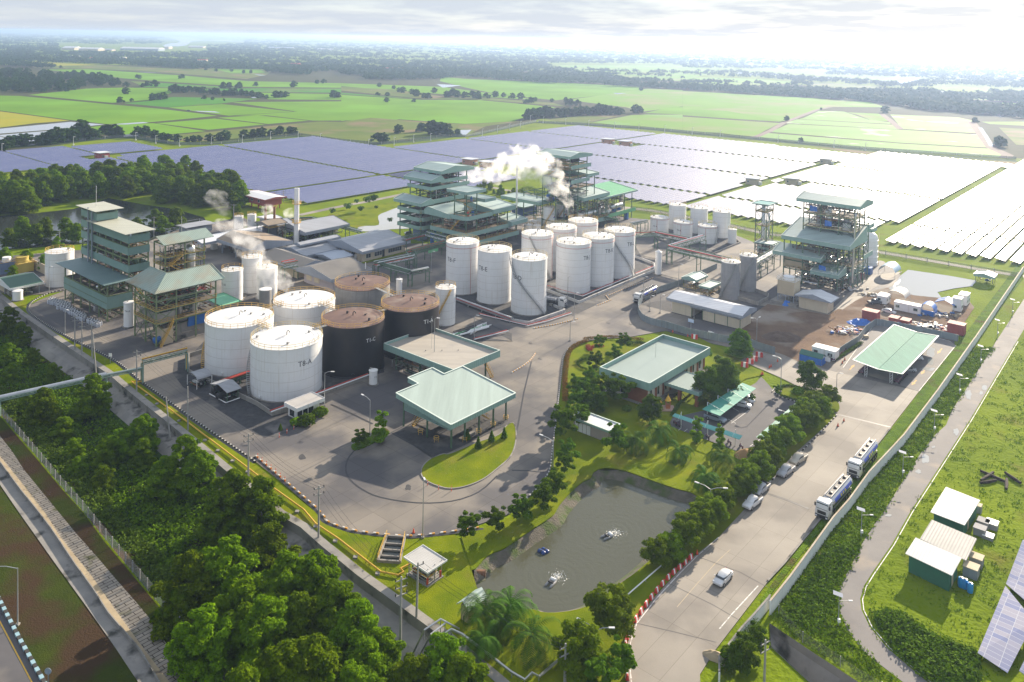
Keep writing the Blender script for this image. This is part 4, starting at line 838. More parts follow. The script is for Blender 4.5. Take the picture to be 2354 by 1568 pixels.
# hipped L-shaped roof
b=MB(uv=True);A=(110.2,-238.5,15.3);B_=(110.2,-220.7,15.3);C_=(131.6,-220.7,15.3);D_=(131.6,-228.6,18.2);E_=(117.6,-228.6,18.2);F_=(117.6,-238.5,18.2)
b.add([A,B_,C_,D_,E_,F_],[(0,5,4,1),(1,4,3,2)]);b.add([(x,y,z-.14) for x,y,z in (A,B_,C_,D_,E_,F_)],[(1,4,5,0),(2,3,4,1)]);b.build('roof',m_troof2,t)
b=MB(uv=True)
for p,q in ((B_,E_),(A,B_),(B_,C_),(C_,D_),(D_,E_),(E_,F_)): b.bar((p[0],p[1],p[2]+.08),(q[0],q[1],q[2]+.08),.22,.08)
b.build('edge_flashing',m_troof2,t)
frame(t,[121,127.2,133.5],[-242.8,-236],0,24.6,[15.2,18,20.6,24.4],m=m_steel2,braces='')
for z in (15.2,18,20.6): deck(t,121,133.5,-242.8,-236,z);rails(t,120.8,133.7,-242.8,-235.8,z,'FR')
roof(t,119.8,136,-244.6,-234.6,24.8,1.9,'u',m_troof2,fd=0,rp=.5)
b=MB();b.lathe(XY(130,-238.2,10),[(1.6,0),(1.6,11),(1.4,12),(.8,12.7),(.1,12.9)],22);b.build('vessel',m_silver,t,True)
stairs(t,(122,-235.6),(126,-235.6),18,20.6);stairs(t,(126.5,-235.2),(122.4,-235.2),15.3,18);stairs(t,(112,-220.8),(115.5,-220.8),0,6.4)
walls(t,'wall_panel',M('stained_panel',(.33,.31,.27),(.2,.19,.17),.4,.8),111.6,117,-232,-222,6.6,9.2,'FR')
walls(t,'wall_panel',m_beige,113,116,-225,-221.9,0,4.6,'FRBL');walls(t,'block_wall',m_oldc,117.5,129,-224,-223,0,6.2,'R');walls(t,'bin',m_blue,121,128,-222.6,-222.2,3.2,6,'FRBL')
clutter(t,112,129,-233.5,-222,.2,6,6,26,21,[m_blue,m_greyt,m_silver]);clutter(t,112,129,-233,-222.5,10.1,14.8,8,46,22,[m_darksteel,m_silver,m_redp]);clutter(t,112,129,-233,-223,6.6,9.8,6,30,24);clutter(t,121.5,133,-242,-236.5,12,24,6,44,23,[m_silver,m_greyt])
b=MB(uv=True);b.bar((128,-239.6,26.6),(128,-239.6,31.5),.1);b.build('lightning_rod',m_alu,t)
t=thing('process_building','stepped teal pagoda-like tower behind the cream-walled offices','process building',XY(258,-264))
U=[246,251.8,257.8,263.5,269,274.3];V=[-270.2,-263.5,-257]
frame(t,U[:6],V,0,16.8,[4.8,8.3,11.8,15],m=m_steel);frame(t,U[1:6],V,16,26,[18.8,22.5],m=m_steel);frame(t,U[2:6],V,25,28.8,[28.3],m=m_steel)
for z in (4.9,8.4,11.9): deck(t,U[0],U[5],V[0],V[2],z)
for z in (15.3,21.2,24.2): deck(t,U[1],U[5],V[0],V[2],z)
for z0,z1 in ((4.9,6.5),(8.4,10.1),(12.0,13.5)):
 b=MB(uv=True);L_=[(U[0]-.9,V[0]-.9),(U[0]-.9,V[2]-.6),(U[0]+.6,V[2]+.9),(U[5]+1,V[2]+.9),(U[5]+1,V[0]-.9)]
 for i in range(5):
  a,c=L_[i],L_[(i+1)%5];b.add([(*a,z0),(*c,z0),(*c,z1),(*a,z1),(a[0]+.15,a[1]-.1,z0),(c[0]+.15,c[1]-.1,z0),(c[0]+.15,c[1]-.1,z1),(a[0]+.15,a[1]-.1,z1)],[(0,1,2,3),(7,6,5,4),(3,2,6,7),(0,4,5,1)])
 b.build('balcony_cladding',m_fasc,t);rails(t,U[0]-.5,U[5],V[0],V[2]+.5,z0+.2,'FR')
roof(t,244.2,252,-272.6,-255.2,16.6,1.6,'v',fd=1.2,rp=.75,m=m_troof)
band(t,U[1],U[5],V[0],V[2],15.4,17.4,'R',m_fasc,'cladding',.9);band(t,U[1],U[5],V[0],V[2],21.4,22.9,'FR',m_fasc,'cladding',.9)
roof(t,250,258,-272.6,-255.2,25.9,1.6,'v',fd=1.2,rp=.75,m=m_troof)
band(t,U[2],273,V[0],V[2],23.9,25.5,'R',m_fasc,'cladding',.9);deck(t,U[2],U[5],V[0],V[2],24.2)
roof(t,256.2,277.2,-272.8,-255.2,29.2,1.7,'v',fd=1.2,rp=.42,m=m_troof)
clutter(t,247,273,-269.5,-257.6,.2,4.6,5,24,31);clutter(t,252,273,-269.5,-257.8,5,15,10,60,32);clutter(t,253,273,-269.5,-257.8,15.5,21,6,44,33);clutter(t,259,273,-269.5,-257.8,24.4,28,3,20,34,[m_redp,m_silver])
walls(t,'wall_panel',M('blue_grey_panel',(.15,.2,.3)),246.2,250,-262,-257.2,0,4.6,'FR');walls(t,'wall_panel',m_oldc,246.3,252,-261,-257.3,8.5,10.6,'FR')
t=thing('process_building','broad teal multi-roofed building in front of the stepped tower, above the tall tanks','process building',XY(262,-240))
U2=[247,253.3,259.9,266.7,273.3,279.5];V2=[-251,-244.5,-238,-231.2]
frame(t,U2,V2,0,13.4,[3.2,7.2,13.0],m=m_steel);frame(t,[247,253.3],[-238,-231.2],13,24.2,[15.2,20,24],m=m_steel)
deck(t,247,279.5,-251,-231.2,3.2);deck(t,247,277,-251,-231.2,7.4)
for z0,z1,x1 in ((1.6,3.4,280.5),(5.9,7.7,276)):
 b=MB(uv=True);L_=[(246.2,-251.6),(246.2,-232),(247.3,-230.3),(x1,-230.3)]
 for i in range(3):
  a,c=L_[i],L_[i+1];b.add([(*a,z0),(*c,z0),(*c,z1),(*a,z1),(a[0]+.15,a[1]-.1,z0),(c[0]+.15,c[1]-.1,z0),(c[0]+.15,c[1]-.1,z1),(a[0]+.15,a[1]-.1,z1)],[(0,1,2,3),(7,6,5,4),(3,2,6,7),(0,4,5,1)])
 b.build('balcony_cladding',m_fasc,t)
rails(t,246.6,275,-251,-230.8,7.5,'FR');rails(t,246.6,279,-251,-230.8,3.4,'R')
roof(t,245.3,262,-254.3,-239,14.2,1.6,'u',fd=1.7,rp=.15,m=m_troof)
b=MB(uv=True);L_=[(245.6,-240.5),(245.6,-232),(247,-229.8),(262,-229.8)]
for i in range(3):
 a,c=L_[i],L_[i+1];b.add([(*a,12.9),(*c,12.9),(*c,14.6),(*a,14.6),(a[0]+.15,a[1]-.1,12.9),(c[0]+.15,c[1]-.1,12.9),(c[0]+.15,c[1]-.1,14.6),(a[0]+.15,a[1]-.1,14.6)],[(0,1,2,3),(7,6,5,4),(3,2,6,7),(0,4,5,1)])
b.build('balcony_cladding',m_fasc,t);deck(t,247,262,-240,-231,13.6);rails(t,246.6,262,-240,-230.6,13.7,'FR')
roof(t,262,277,-245,-229.6,15.2,1.4,'u',fd=1.7,rp=.2,m=m_troof);roof(t,273,284,-241,-228.5,8.4,1.1,'u',fd=1.5,rp=.2,m=m_troof)
roof(t,245.6,257.2,-241.3,-229.6,24.8,0,fd=1.0,m=m_troof);roof(t,256.8,263.8,-241,-229.8,20.4,0,fd=1.2,m=m_troof)
deck(t,247,253.3,-238,-231.2,20.0);rails(t,247,253.3,-238,-231.2,20.0,'FR')
stairs(t,(248,-233),(252,-233),13.7,17);stairs(t,(252,-234.4),(248,-234.4),17,20);stairs(t,(246.9,-240),(246.9,-234.5),7.5,12.9)
b=MB();b.lathe(XY(251.5,-232.6,20),[(.55,0),(.55,1.5),(.3,1.7),(.3,2.1)],12);b.build('blue_drum',m_blue,t);b=MB();b.lathe(XY(249,-232.4,13.7),[(.7,0),(.7,2.1),(.4,2.3)],12);b.build('red_drum',m_red,t);b=MB();b.lathe(XY(252.3,-232.4,13.7),[(.6,0),(.6,1.9),(.3,2.1)],12);b.build('blue_drum',m_blue,t)
b=MB();b.lathe(XY(246.4,-250.3,.2),[(.9,0),(.9,4),(.4,4.4)],14);b.build('blue_drum',m_blue,t)
clutter(t,248,278,-250,-232,.2,3,6,30,41,[m_white,m_silver,m_blue]);clutter(t,249,276,-249,-232.5,7.6,12.6,11,70,42,[m_silver,m_silver,m_greyt,m_redp]);clutter(t,250,278,-248,-232,3.4,6,6,34,43)
t=thing('process_building','narrow teal tower with a bright green annexe roof beside the panel fields','process building',XY(325,-228))
U3=[299.7,306.3,313,319.5];V3=[-232.6,-225,-217.3]
frame(t,U3[:3],V3,0,35.6,[5,13.5,20.5,25.5,29,32.2],.32,m=m_steel);frame(t,[313,319.5],[-232.6,-225,-217.3],0,26.2,[20.6,25.6],.3,m=m_steel)
for z in (20.5,25.3,29.0,31.4): deck(t,299.7,313 if z>21 else 319.5,-232.6,-217.3,z);rails(t,299.7,313 if z>21 else 319.5,-232.6,-217.3,z,'FR')
band(t,300.5,314,-230,-217.3,29.9,31.6,'R',m_fasc,'cladding',.9);band(t,300.5,313,-230,-217.3,23.3,25.0,'R',m_fasc,'cladding',.9)
roof(t,297.6,315,-234.6,-215.8,35.8,1.3,'v',fd=1.0,rp=.4,m=m_troof);roof(t,312.5,321.2,-234,-216,26.4,1.0,'u',fd=1.2,rp=.2,m=m_troof)
U4=[305,313,321,328];frame(t,U4,[-248,-240,-232,-224,-216.5],0,15.4,[4.6,15],.34,m=m_steel);frame(t,[330,338,345.5,352.3],[-232,-224,-217],0,13.6,[3.8,13.2],.3,m=m_steel)
roof(t,297.5,309,-256,-232.6,13.0,0,fd=1.3,m=m_troof)
roof(t,308.6,330,-236,-215.6,15.9,2.6,'u',fd=1.5,rp=.15,m=m_troof);roof(t,321.2,354.5,-234,-215.2,13.9,2.4,'u',fd=.6,rp=.12,m=m_ggreen,fm=m_fasc)
deck(t,305,330,-240,-216.5,4.7);deck(t,329,353,-232,-216.5,4.0,M('pale_deck',(.35,.32,.28)))
band(t,305,330,-240,-216.5,2.8,4.6,'FR',m_fasc,'cladding',.6);band(t,331,353,-232,-216.5,3.6,5.4,'FR',m_ggreen,'green_cladding',.8)
rails(t,305,330,-240,-216.2,4.8,'R')
for (a,v,q,l,m_) in ((316,-219,1.5,6,m_silver),(342,-219.5,1.25,4.5,m_silver)):
 b=MB(uv=True);b.tube([(a-l-.8,v,7.2),(a-l,v,7.2),(a+l,v,7.2),(a+l+.8,v,7.2)],[q*.3,q,q,q*.3],18);b.build('pressure_vessel',m_,t,True)
 for s in (-.5,.5): b=MB(uv=True);b.box(a+l*s-.3,a+l*s+.3,v-1,v+1,4.6,6.2);b.build('saddle',m_blue,t)
b=MB();b.lathe(XY(350.5,-222,4),[(1.2,0),(1.2,7.6),(.6,8.3)],16);b.build('vessel',m_silver,t,True);b=MB(uv=True);b.box(346.5,348,-217.5,-216,.1,4);b.build('cabinet',m_blue,t)
stairs(t,(301,-231),(301,-226),25.3,28.9);stairs(t,(301.3,-225.5),(301.3,-230),28.9,31.3)
clutter(t,300.5,312,-232,-218,20.7,25,5,26,51,[m_blue,m_silver]);clutter(t,300.5,318,-232,-218,13.5,20,8,50,52,[m_blue,m_silver,m_greyt]);clutter(t,300.5,312,-231,-218,31.6,34,1,12,53,[m_darksteel]);clutter(t,306,329,-239,-218,5,14.6,8,50,54,[m_greyt,m_silver]);clutter(t,331,351,-231,-218,4.2,13,5,40,55);clutter(t,331,351,-231,-218,.2,3.5,2,34,56)
b=MB(uv=True);b.box(300.6,301.4,-232,-231.2,31.5,33.6);b.build('red_cabinet',m_red,t)
t=thing('process_building','open teal process tower under construction with blue tarpaulins on the right','process building',XY(309,-104))
frame(t,[305.5,311.5,317.2],[-113.4,-107,-100.5,-95.0],0,30.2,[4.5,8,14.4,20.5,25.3,30],.36,m=m_steel,braces='FR')
frame(t,[299.3,305.5,311.5],[-118,-111,-105,-98.3],0,16.3,[5,8.2,15.8],.34,m=m_steel,braces='FR');frame(t,[317.2,322.5],[-100.5,-95],0,22,[5.2,10,15.5,21.5],.28,m=m_steel,braces='RF')
for z in (8.2,14.6,20.6,25.5): deck(t,305.5,317.2,-113.4,-95,z);rails(t,305.3,317.4,-113.4,-94.8,z,'FR',m_paleyel)
deck(t,299.3,305.5,-118,-98.3,8.2-2.6);rails(t,299,305,-118,-98,5.7,'FR',m_paleyel)
roof(t,303.6,318.5,-115.6,-92.6,30.6,1.6,'v',fd=1.1,rp=.5,m=m_troof)
roof(t,297.5,317.0,-118.4,-93.8,17.2,4.2,'v',fd=1.3,rp=.95,m=m_troof)
roof(t,297.2,305,-121.5,-103.6,11.0,2.0,'v',fd=1.2,rp=.95,m=m_troof);roof(t,296.6,305.6,-107,-97.2,6.4,1.6,'v',fd=1.2,rp=.9,m=m_troof)
band(t,305,322,-107,-97.4,3.9,5.6,'R',m_fasc,'cladding',.9);band(t,314,321.5,-107,-95,9.8,11.5,'R',m_fasc,'cladding',1.5);band(t,319,323,-100,-94.4,20.2,21.8,'RF',m_fasc,'cladding',.9);band(t,321.5,324,-100,-94.4,18.6,20.0,'RF',m_fasc,'cladding',1.4)
walls(t,'cabin',m_beige,300,303.5,-118,-110.5,5.8,9.6,'FRBL')
for (u,v,z,q) in ((305.2,-109.5,26.3,1.4),(305.2,-104,21.6,1.3),(299.0,-103.5,6.4,1.3)):
 b=MB(uv=True);b.add([(u-.3,v-q,z),(u-.35,v+q,z+.2),(u-.3,v+q*.9,z+1.9),(u-.25,v-q,z+2.2),(u-.5,v,z+.9),(u,v-q,z-.1),(u,v+q,z+.1)],[(0,1,4),(1,2,4),(2,3,4),(3,0,4),(5,6,1,0)]);b.build('tarpaulin',m_tarp,t)
b=MB(uv=True);b.tube([(306,-95.5,27.5),(304.6,-94.3,27.6),(304.4,-94.2,27),(303.6,-94.6,3),(301,-95,1.2)],.35,10);b.build('vent_pipe',m_silver,t,True)
for (u,v,q,z0,z1,m_) in ((308.5,-108.5,1.2,14.8,27.5,m_greyt),(309,-98.8,1.4,14.8,24.5,m_white),(307.5,-104.5,.8,22,28.5,m_silver)):
 b=MB();b.lathe(XY(u,v,0),[(.2,z0),(q,z0+.5),(q,z1-1),(q*.6,z1-.3),(.1,z1)],18);b.build('vessel',m_,t,True)
clutter(t,306,317,-113,-95.5,20.7,25,6,60,61,[m_silver,m_darksteel,m_white]);clutter(t,306,317,-113,-95.5,25.6,29.6,3,44,62,[m_silver]);clutter(t,306,317,-112,-95.5,14.7,20,6,54,63,[m_darksteel,m_silver]);clutter(t,300,317,-116,-98.6,8.4,14,7,60,64,[m_darksteel,m_silver]);clutter(t,300,320,-116,-98.6,.2,5,7,50,65,[m_greyt,m_darksteel,m_white]);clutter(t,317.5,322,-104,-95.5,6,20,2,44,66,[m_silver])
t=thing('column_tower','slender green lattice tower with silver columns and a flat teal cap','distillation tower',XY(331.5,-139))
frame(t,[328.5,334.8],[-142,-137.2],0,21.2,[5.8,12.4,18.4,21],.3,m=m_steel,braces='FR')
for z in (5.8,12.4,18.2): deck(t,328.5,334.8,-142,-137.2,z);rails(t,328.3,335,-142.2,-137,z,'FR')
roof(t,327.4,336,-143.4,-135.8,21.4,slope=(0,.02),fd=.25,m=M('cap_teal',(.12,.33,.33)))
for (u,v,q,h) in ((331,-139.6,.75,20.5),(332.6,-138,.45,17.5),(330,-137.9,.3,15)):
 b=MB();b.lathe(XY(u,v,0),[(q,0),(q,h-.6),(q*.4,h)],16);b.build('column',m_silver,t,True)
clutter(t,328,336,-143,-134,.2,5.5,5,40,71);roof(t,323.5,331,-140,-132.5,6.2,slope=(0,.03),fd=.2,m=m_troof)
# ================================================================ LOW BUILDINGS AND SHELTERS
def ext(pts,z=0.0):
 q=[UV(G(x,y,z)) for x,y in pts];return min(a[0] for a in q),max(a[0] for a in q),min(a[1] for a in q),max(a[1] for a in q)
def N6(ox,oy,s,l): return [((ox+x/s)/1.7408,(oy+y/s)/1.7408) for x,y in l]
def windows(root,u0,u1,v0,v1,specs,z0,z1,off=.06,frame_=None):
 """specs: (side, from, to) in metres along that side"""
 fm=frame_ or m_trim
 for s,a,c in specs:
  b=MB(uv=True);f=MB(uv=True)
  if s=='F': b.box(u0-off,u0-off+.03,v0+a,v0+c,z0,z1);f.box(u0-off-.03,u0-off+.02,v0+a-.1,v0+a,z0-.1,z1+.1);f.box(u0-off-.03,u0-off+.02,v0+c,v0+c+.1,z0-.1,z1+.1);f.box(u0-off-.03,u0-off+.02,v0+a,v0+c,z1,z1+.1);f.box(u0-off-.05,u0-off+.02,v0+a,v0+c,z0-.1,z0)
  else: b.box(u0+a,u0+c,v1+off-.03,v1+off,z0,z1);f.box(u0+a-.1,u0+a,v1+off-.02,v1+off+.03,z0-.1,z1+.1);f.box(u0+c,u0+c+.1,v1+off-.02,v1+off+.03,z0-.1,z1+.1);f.box(u0+a,u0+c,v1+off-.02,v1+off+.03,z1,z1+.1);f.box(u0+a,u0+c,v1+off-.02,v1+off+.05,z0-.1,z0)
  n=max(1,int((c-a)/1.1))
  for k in range(1,n):
   q=a+(c-a)*k/n
   if s=='F': f.box(u0-off-.03,u0-off+.0,v0+q-.04,v0+q+.04,z0,z1)
   else: f.box(u0+q-.04,u0+q+.04,v1+off,v1+off+.03,z0,z1)
  w_=f.build('window',fm,root);b.build('pane',m_glass,w_)
def solid(root,u0,u1,v0,v1,z0,z1,m,name='wall'):
 b=MB(uv=True);b.box(u0,u1,v0,v1,z0,z1);return b.build(name,m,root)
def posts(root,pts,z1,w=.22,m=None,z0=0):
 for (u,v) in pts: b=MB(uv=True);b.box(u-w/2,u+w/2,v-w/2,v+w/2,z0,z1);b.build('post',m or m_steel,root)
# loading canopies
t=thing('loading_canopy','large flat pale-beige canopy with a teal rim above truck lanes','canopy',XY(152,-151))
u0,u1,v0,v1=143.9,161,-163.6,-138
b=MB(uv=True);b.box(u0,u1,v0,v1,6.2,6.35);r=b.build('roof',M('beige_roof',(.44,.40,.34),(0.34,0.31,0.27),.12,.6,corr=.015,corr_dir=VD,corr_p=.6,dirt=(.34,.31,.27),dscale=.15,dthr=(.55,.7),stretch=(.6,5,1)),t)
walls(r,'fascia',m_fasc,u0,u1,v0,v1,5.3,7.0);b=MB(uv=True)
for p,q in (((u0,v0),(u1,v0)),((u1,v0),(u1,v1)),((u1,v1),(u0,v1)),((u0,v1),(u0,v0))): b.bar((*p,7.05),(*q,7.05),.22,.08)
b.build('edge_flashing',m_trim,r);posts(t,[(u,v) for u in (146,159) for v in (-161,-152,-141)],6.2,.34)
frame(t,[146,152.5,159],[-161,-151,-141],5.0,5.6,[5.2],.2,m=m_steel,name='roof_truss')
b=MB(uv=True)
for k in range(-3,4,3): b.tube([(u0+8+k,-150+k,6.3),(u0+8+k,-150+k,6.6)],.12,6)
b.build('roof_nozzles',m_greyt,r)
b=MB(uv=True);b.tube([(151,-153,6.3),(151,-153,15)],.035,5);b.build('lightning_rod',m_alu,t)
clutter(t,145,150,-162,-142,.2,4,3,40,81,[m_silver]);stairs(t,(159.4,-139),(159.4,-141.6),0,3.2)
t=thing('loading_canopy','pale teal notched canopy on green posts above the loading bays','canopy',XY(134,-129))
zf=lambda v: 6.0+(-120-v)*.1
P=[(124.3,-137),(124.3,-119.7),(145.6,-119.7),(145.6,-136.6),(139.2,-136.6),(139.2,-140.6),(131.2,-140.6),(131.2,-137)]
b=MB(uv=True);n=len(P);top=[(u,v,zf(v)) for u,v in P];b.add(top+[(u,v,z-.12) for u,v,z in top],[(0,1,2,3,4,7),(4,5,6,7),(15,12,11,10,9,8),(15,14,13,12)]);r=b.build('roof',M('pale_teal_roof',(.37,.46,.42),(0.29,0.36,0.33),.1,.7,stretch=(7,.4,1)),t)
b=MB(uv=True);f=MB(uv=True)
for i in range(n):
 a,c=top[i],top[(i+1)%n];f.bar((a[0],a[1],a[2]+.14),(c[0],c[1],c[2]+.14),.34,.1);b.bar((a[0],a[1],a[2]-.45),(c[0],c[1],c[2]-.45),.1,1.1)
b.build('fascia',m_fasc,r);f.build('edge_flashing',m_trim,r)
walls(t,'skirt',m_clad,125.6,144,-135.6,-121,3.9,5.6,'F');posts(t,[(u,v) for u in (125.8,134.6,143.8) for v in (-136,-128.4,-121)]+[(130,-121),(139.4,-121)],5.9,.3)
frame(t,[125.8,134.6,143.8],[-136,-128.4,-121],5.2,5.8,[5.4],.22,m=m_steel,name='roof_truss')
deck(t,128,142,-130.6,-129.2,2.6,m_steel);rails(t,128,142,-130.6,-129.2,2.6,'RL');stairs(t,(141.5,-124.5),(138,-124.5),0,2.6);stairs(t,(127.4,-134.5),(130.5,-134.5),0,2.6);deck(t,128,142,-124.9,-123.6,2.6,m_steel);rails(t,128,138,-124.9,-123.6,2.6,'RL')
for (u,v) in ((125.8,-130.5),(125.8,-125.5),(134.6,-121),(134.6,-128.4),(143.8,-121),(130,-121),(139.4,-121)):
 b=MB(uv=True);c=XY(u,v)
 for z in (.6,1.0): b.tube([tuple(UVp)+(z,) for UVp in [(u+.6*math.cos(a*.785),v+.6*math.sin(a*.785)) for a in range(9)]],.06,5,False)
 for a in range(4): b.bar((u+.6*math.cos(a*1.57),v+.6*math.sin(a*1.57),0),(u+.6*math.cos(a*1.57),v+.6*math.sin(a*1.57),1.0),.08)
 b.build('post_guard',m_yel,t)
solid(t,132.4,134,-122.4,-121.6,0,.5,m_oldc,'plinth')
# office
m_brick=M('red_brick',(.30,.11,.05),(.24,.085,.04),1.5,.85);m_offw=M('office_white',(.66,.63,.55),(.6,.57,.5),.6,.7)
t=thing('office_building','long brick and white office with a pale teal flat roof in the garden','office',XY(187,-106))
u0,u1,v0,v1=171.4,202.6,-113.6,-99.4
b=MB(uv=True);b.box(u0,u1,v0,v1,5.0,5.15);r=b.build('roof',M('office_roof',(.36,.43,.40),(.31,.38,.35),.12,.4,corr=.03,corr_dir=UD,corr_p=.45),t)
walls(r,'fascia',m_fasc,u0,u1,v0,v1,4.3,6.2);b=MB(uv=True)
for p,q in (((u0,v0),(u1,v0)),((u1,v0),(u1,v1)),((u1,v1),(u0,v1)),((u0,v1),(u0,v0))): b.bar((*p,6.25),(*q,6.25),.26,.08)
b.build('edge_flashing',m_trim,r);b=MB(uv=True);b.bar((189,-108,5.1),(189,-108,10),.06);b.build('lightning_rod',m_alu,t)
wu0,wu1,wv0,wv1=172.6,201.6,-112.4,-100.6
solid(t,wu0,wu1,wv0,wv1,0,4.5,m_offw)
b=MB(uv=True);b.box(wu0-.12,wu0-.01,wv1-6,wv1+.12,.3,4.4);b.build('brick_panel',m_brick,t)
for k in range(8):
 u=wu0+.9+2.6+k*3.6;b=MB(uv=True);b.box(u,u+.9,wv1+.01,wv1+.14,.3,4.4);b.build('brick_pier',m_brick,t)
windows(t,wu0,wu1,wv0,wv1,[('R',1.1+k*3.6,2.0+k*3.6) for k in range(8)]+[('F',4.2,5.6),('F',1,2.4)],1.2,3.6)
b=MB(uv=True);b.box(wu0-1,wu1+1,wv0-1,wv1+1.6,0,.28);b.build('plinth',m_oldc,t)
b=MB(uv=True);b.box(179.4,189,-99.9,-90.5,3.5,3.75);r=b.build('porch_roof',M('office_roof',(0,0,0)),t);walls(r,'fascia',m_fasc,179.4,189,-99.9,-90.5,3.1,3.9,'FBR');posts(t,[(180.2,-91.4),(188,-91.4),(180.2,-96),(188,-96)],3.4,.7,m_brick)
# warehouse
t=thing('warehouse','long cream shed with bright white ribbed roof behind the curved sheet fence','warehouse',XY(242,-119))
solid(t,238.4,246.2,-130.6,-123.6,0,4.2,m_cream);solid(t,238.4,246.2,-119.6,-107,0,4.2,m_cream);solid(t,244,246.2,-123.6,-119.6,0,4.2,m_darksteel,'back_wall');solid(t,238.4,244,-123.6,-119.6,3.4,4.2,m_cream,'lintel')
walls(t,'louvre_band',M('louvre',(.5,.53,.58),(.4,.43,.5),.3,.4,corr=.08,corr_dir=(0,0,1),corr_p=.28),238.4,246.2,-124,-107,3.0,4.2,'FR')
roof(t,237.2,247.6,-132,-105.8,4.6,1.3,'v',m_wroofs,m_grf,fd=.7,trim=False)
b=MB(uv=True)
for v in (-123.5,-119.7,-115.5,-111.2,-107): b.box(238.2,238.36,v-.08,v+.08,0,3.1)
b.build('wall_joint',m_steel,t)
# white shed and cooling block
t=thing('shed','small cream gabled shed with a white roof before the right process tower','shed',XY(275,-97));solid(t,272.3,277.8,-101.8,-92.2,0,4.1,m_cream);roof(t,271.2,279,-103,-90.8,4.1,1.4,'u',m_wroofs,m_grf,fd=.15,trim=False)
b=MB(uv=True);b.add([(272.3,-101.8,4.05),(272.3,-92.2,4.05),(272.3,-97,5.3)],[(0,1,2)]);b.build('gable',m_grf,t)
t=thing('cooling_tower','square beige cooling tower with a railed open top beside the cream shed','cooling tower',XY(275,-106));solid(t,272.6,278,-109.4,-103.6,3.2,7.9,m_beige,'casing');frame(t,[272.8,275.3,277.8],[-109.2,-106.5,-103.8],.6,3.2,[3.1],.18,m=m_grf);rails(t,272.4,278.2,-109.6,-103.4,7.9,'FRBL',m_white);solid(t,271,279.5,-111,-102,0,.9,m_oldc,'basin');b=MB();b.lathe(XY(275.3,-106.5,7.9),[(1.9,0),(1.7,.8),(1.9,1.0)],18);b.build('fan_ring',m_white,t)
# cream offices
t=thing('workshop_building','cream-walled building with grey gabled roof left of the overhead pipes','building',XY(218,-258))
solid(t,207.6,229.6,-268.4,-249,0,3.8,m_cream);roof(t,206.0,231.2,-271.2,-247.4,4.4,2.3,'u',m_grs,m_grf,fd=.9,rp=.45,trim=False);windows(t,207.6,229.6,-268.4,-249,[('R',1.5,3.8),('R',5.8,9.6),('R',13,20),('F',1.5,3.4),('F',12.5,14.5)],1.1,2.7)
b=MB(uv=True);b.box(217.4,218.6,-249,-248.9,0,3);b.build('door',m_glass,t);b=MB(uv=True);b.box(205,231,-247.6,-246.8,-.0,.5);b.build('planter',m_lawn,t)
for v in (-267,-265,-258,-256.5,-253): b=MB(uv=True);b.box(206.9,207.5,v-.45,v+.45,.8,2.2);b.build('air_conditioner',m_white,t)
posts(t,[(206.4,v) for v in (-270.5,-262,-257,-250)],4.2,.2,m_cream)
t=thing('workshop_building','cream and lilac building with brownish roof just behind the grey steel tank','building',XY(182,-235))
solid(t,176.2,190,-243.4,-227.2,0,4.4,m_lilac);roof(t,174.2,192,-245.4,-225.2,4.9,2.2,'u',m_dtan,m_grf,fd=1.0,rp=.4,trim=False);windows(t,176.2,190,-243.4,-227.2,[('F',3,4.2),('F',6.6,7.8),('R',2,3.4),('R',6,7.6)],1.8,3.4)
for a in (-242,-237.5): b=MB(uv=True);b.box(176.1,176.19,a,a+3,1.2,4.2);b.build('cream_panel',m_cream,t)
b=MB(uv=True);b.tube([(190,-226.5,4.9),(190,-226.5,7.5)],.15,6);b.build('vent_pipe',m_white,t)
# sheds behind
t=thing('shed','low grey gabled shed with a raised ridge strip and curved duct','shed',XY(201,-271));solid(t,191.5,212,-279,-264,0,2.6,m_grf);roof(t,190,213.5,-280.5,-262.5,3.0,1.8,'u',m_grs,m_grf,fd=.8,trim=False);roof(t,193,212.5,-273.6,-269.2,5.6,.5,'u',m_grs,m_grf,fd=.6,trim=False);b=MB(uv=True);b.tube([(189,-276,1),(189,-276,2.6),(189,-274.6,3.4),(189,-273,3.2)],.6,12);b.build('duct',m_silver,t,True)
t=thing('shed','small pale blue-grey shed roof between the two cream buildings','shed',XY(203,-256));solid(t,196,203,-262,-252,0,2.4,M('pale_blue_grey',(0,0,0)));roof(t,194.5,204.5,-263,-251,2.8,.9,'u',M('bluish_roof',(.42,.46,.52),(.38,.42,.48),.2,.4),m_grf,fd=.2,trim=False)
t=thing('open_shed','tan-roofed open shed on blue posts with steam drifting across','shed',XY(185,-285));roof(t,175.6,195,-301,-277,5.6,2.4,'v',m_tan,m_grf,fd=1.2,rp=.35,trim=False);posts(t,[(u,v) for u in (177,193.5) for v in (-299,-289,-279)],5.4,.4,m_grf);clutter(t,178,192,-298,-280,.2,3.6,6,34,91,[m_greyt,m_silver])
t=thing('shed','brown-roofed shed in front of the tan open shed','shed',XY(181,-260));solid(t,177,187.4,-271,-248.6,0,3.2,m_beige);roof(t,175.6,189,-273,-247,3.8,1.8,'v',m_dtan,m_grf,fd=.3,rp=.6,trim=False)
t=thing('open_shed','long white-roofed open shed behind the left frame building','shed',XY(186,-305));roof(t,169,205,-311.5,-300.5,5.0,.9,'u',m_wroofs,m_grf,fd=.7,trim=False);posts(t,[(u,v) for u in (171,179,187,195,203) for v in (-310,-302)],4.8,.3,m_grf)
for k in range(4): b=MB(uv=True);b.box(172+k*5,174+k*5,-308,-306,0,2.2);b.build('white_cabinet',m_white,t)
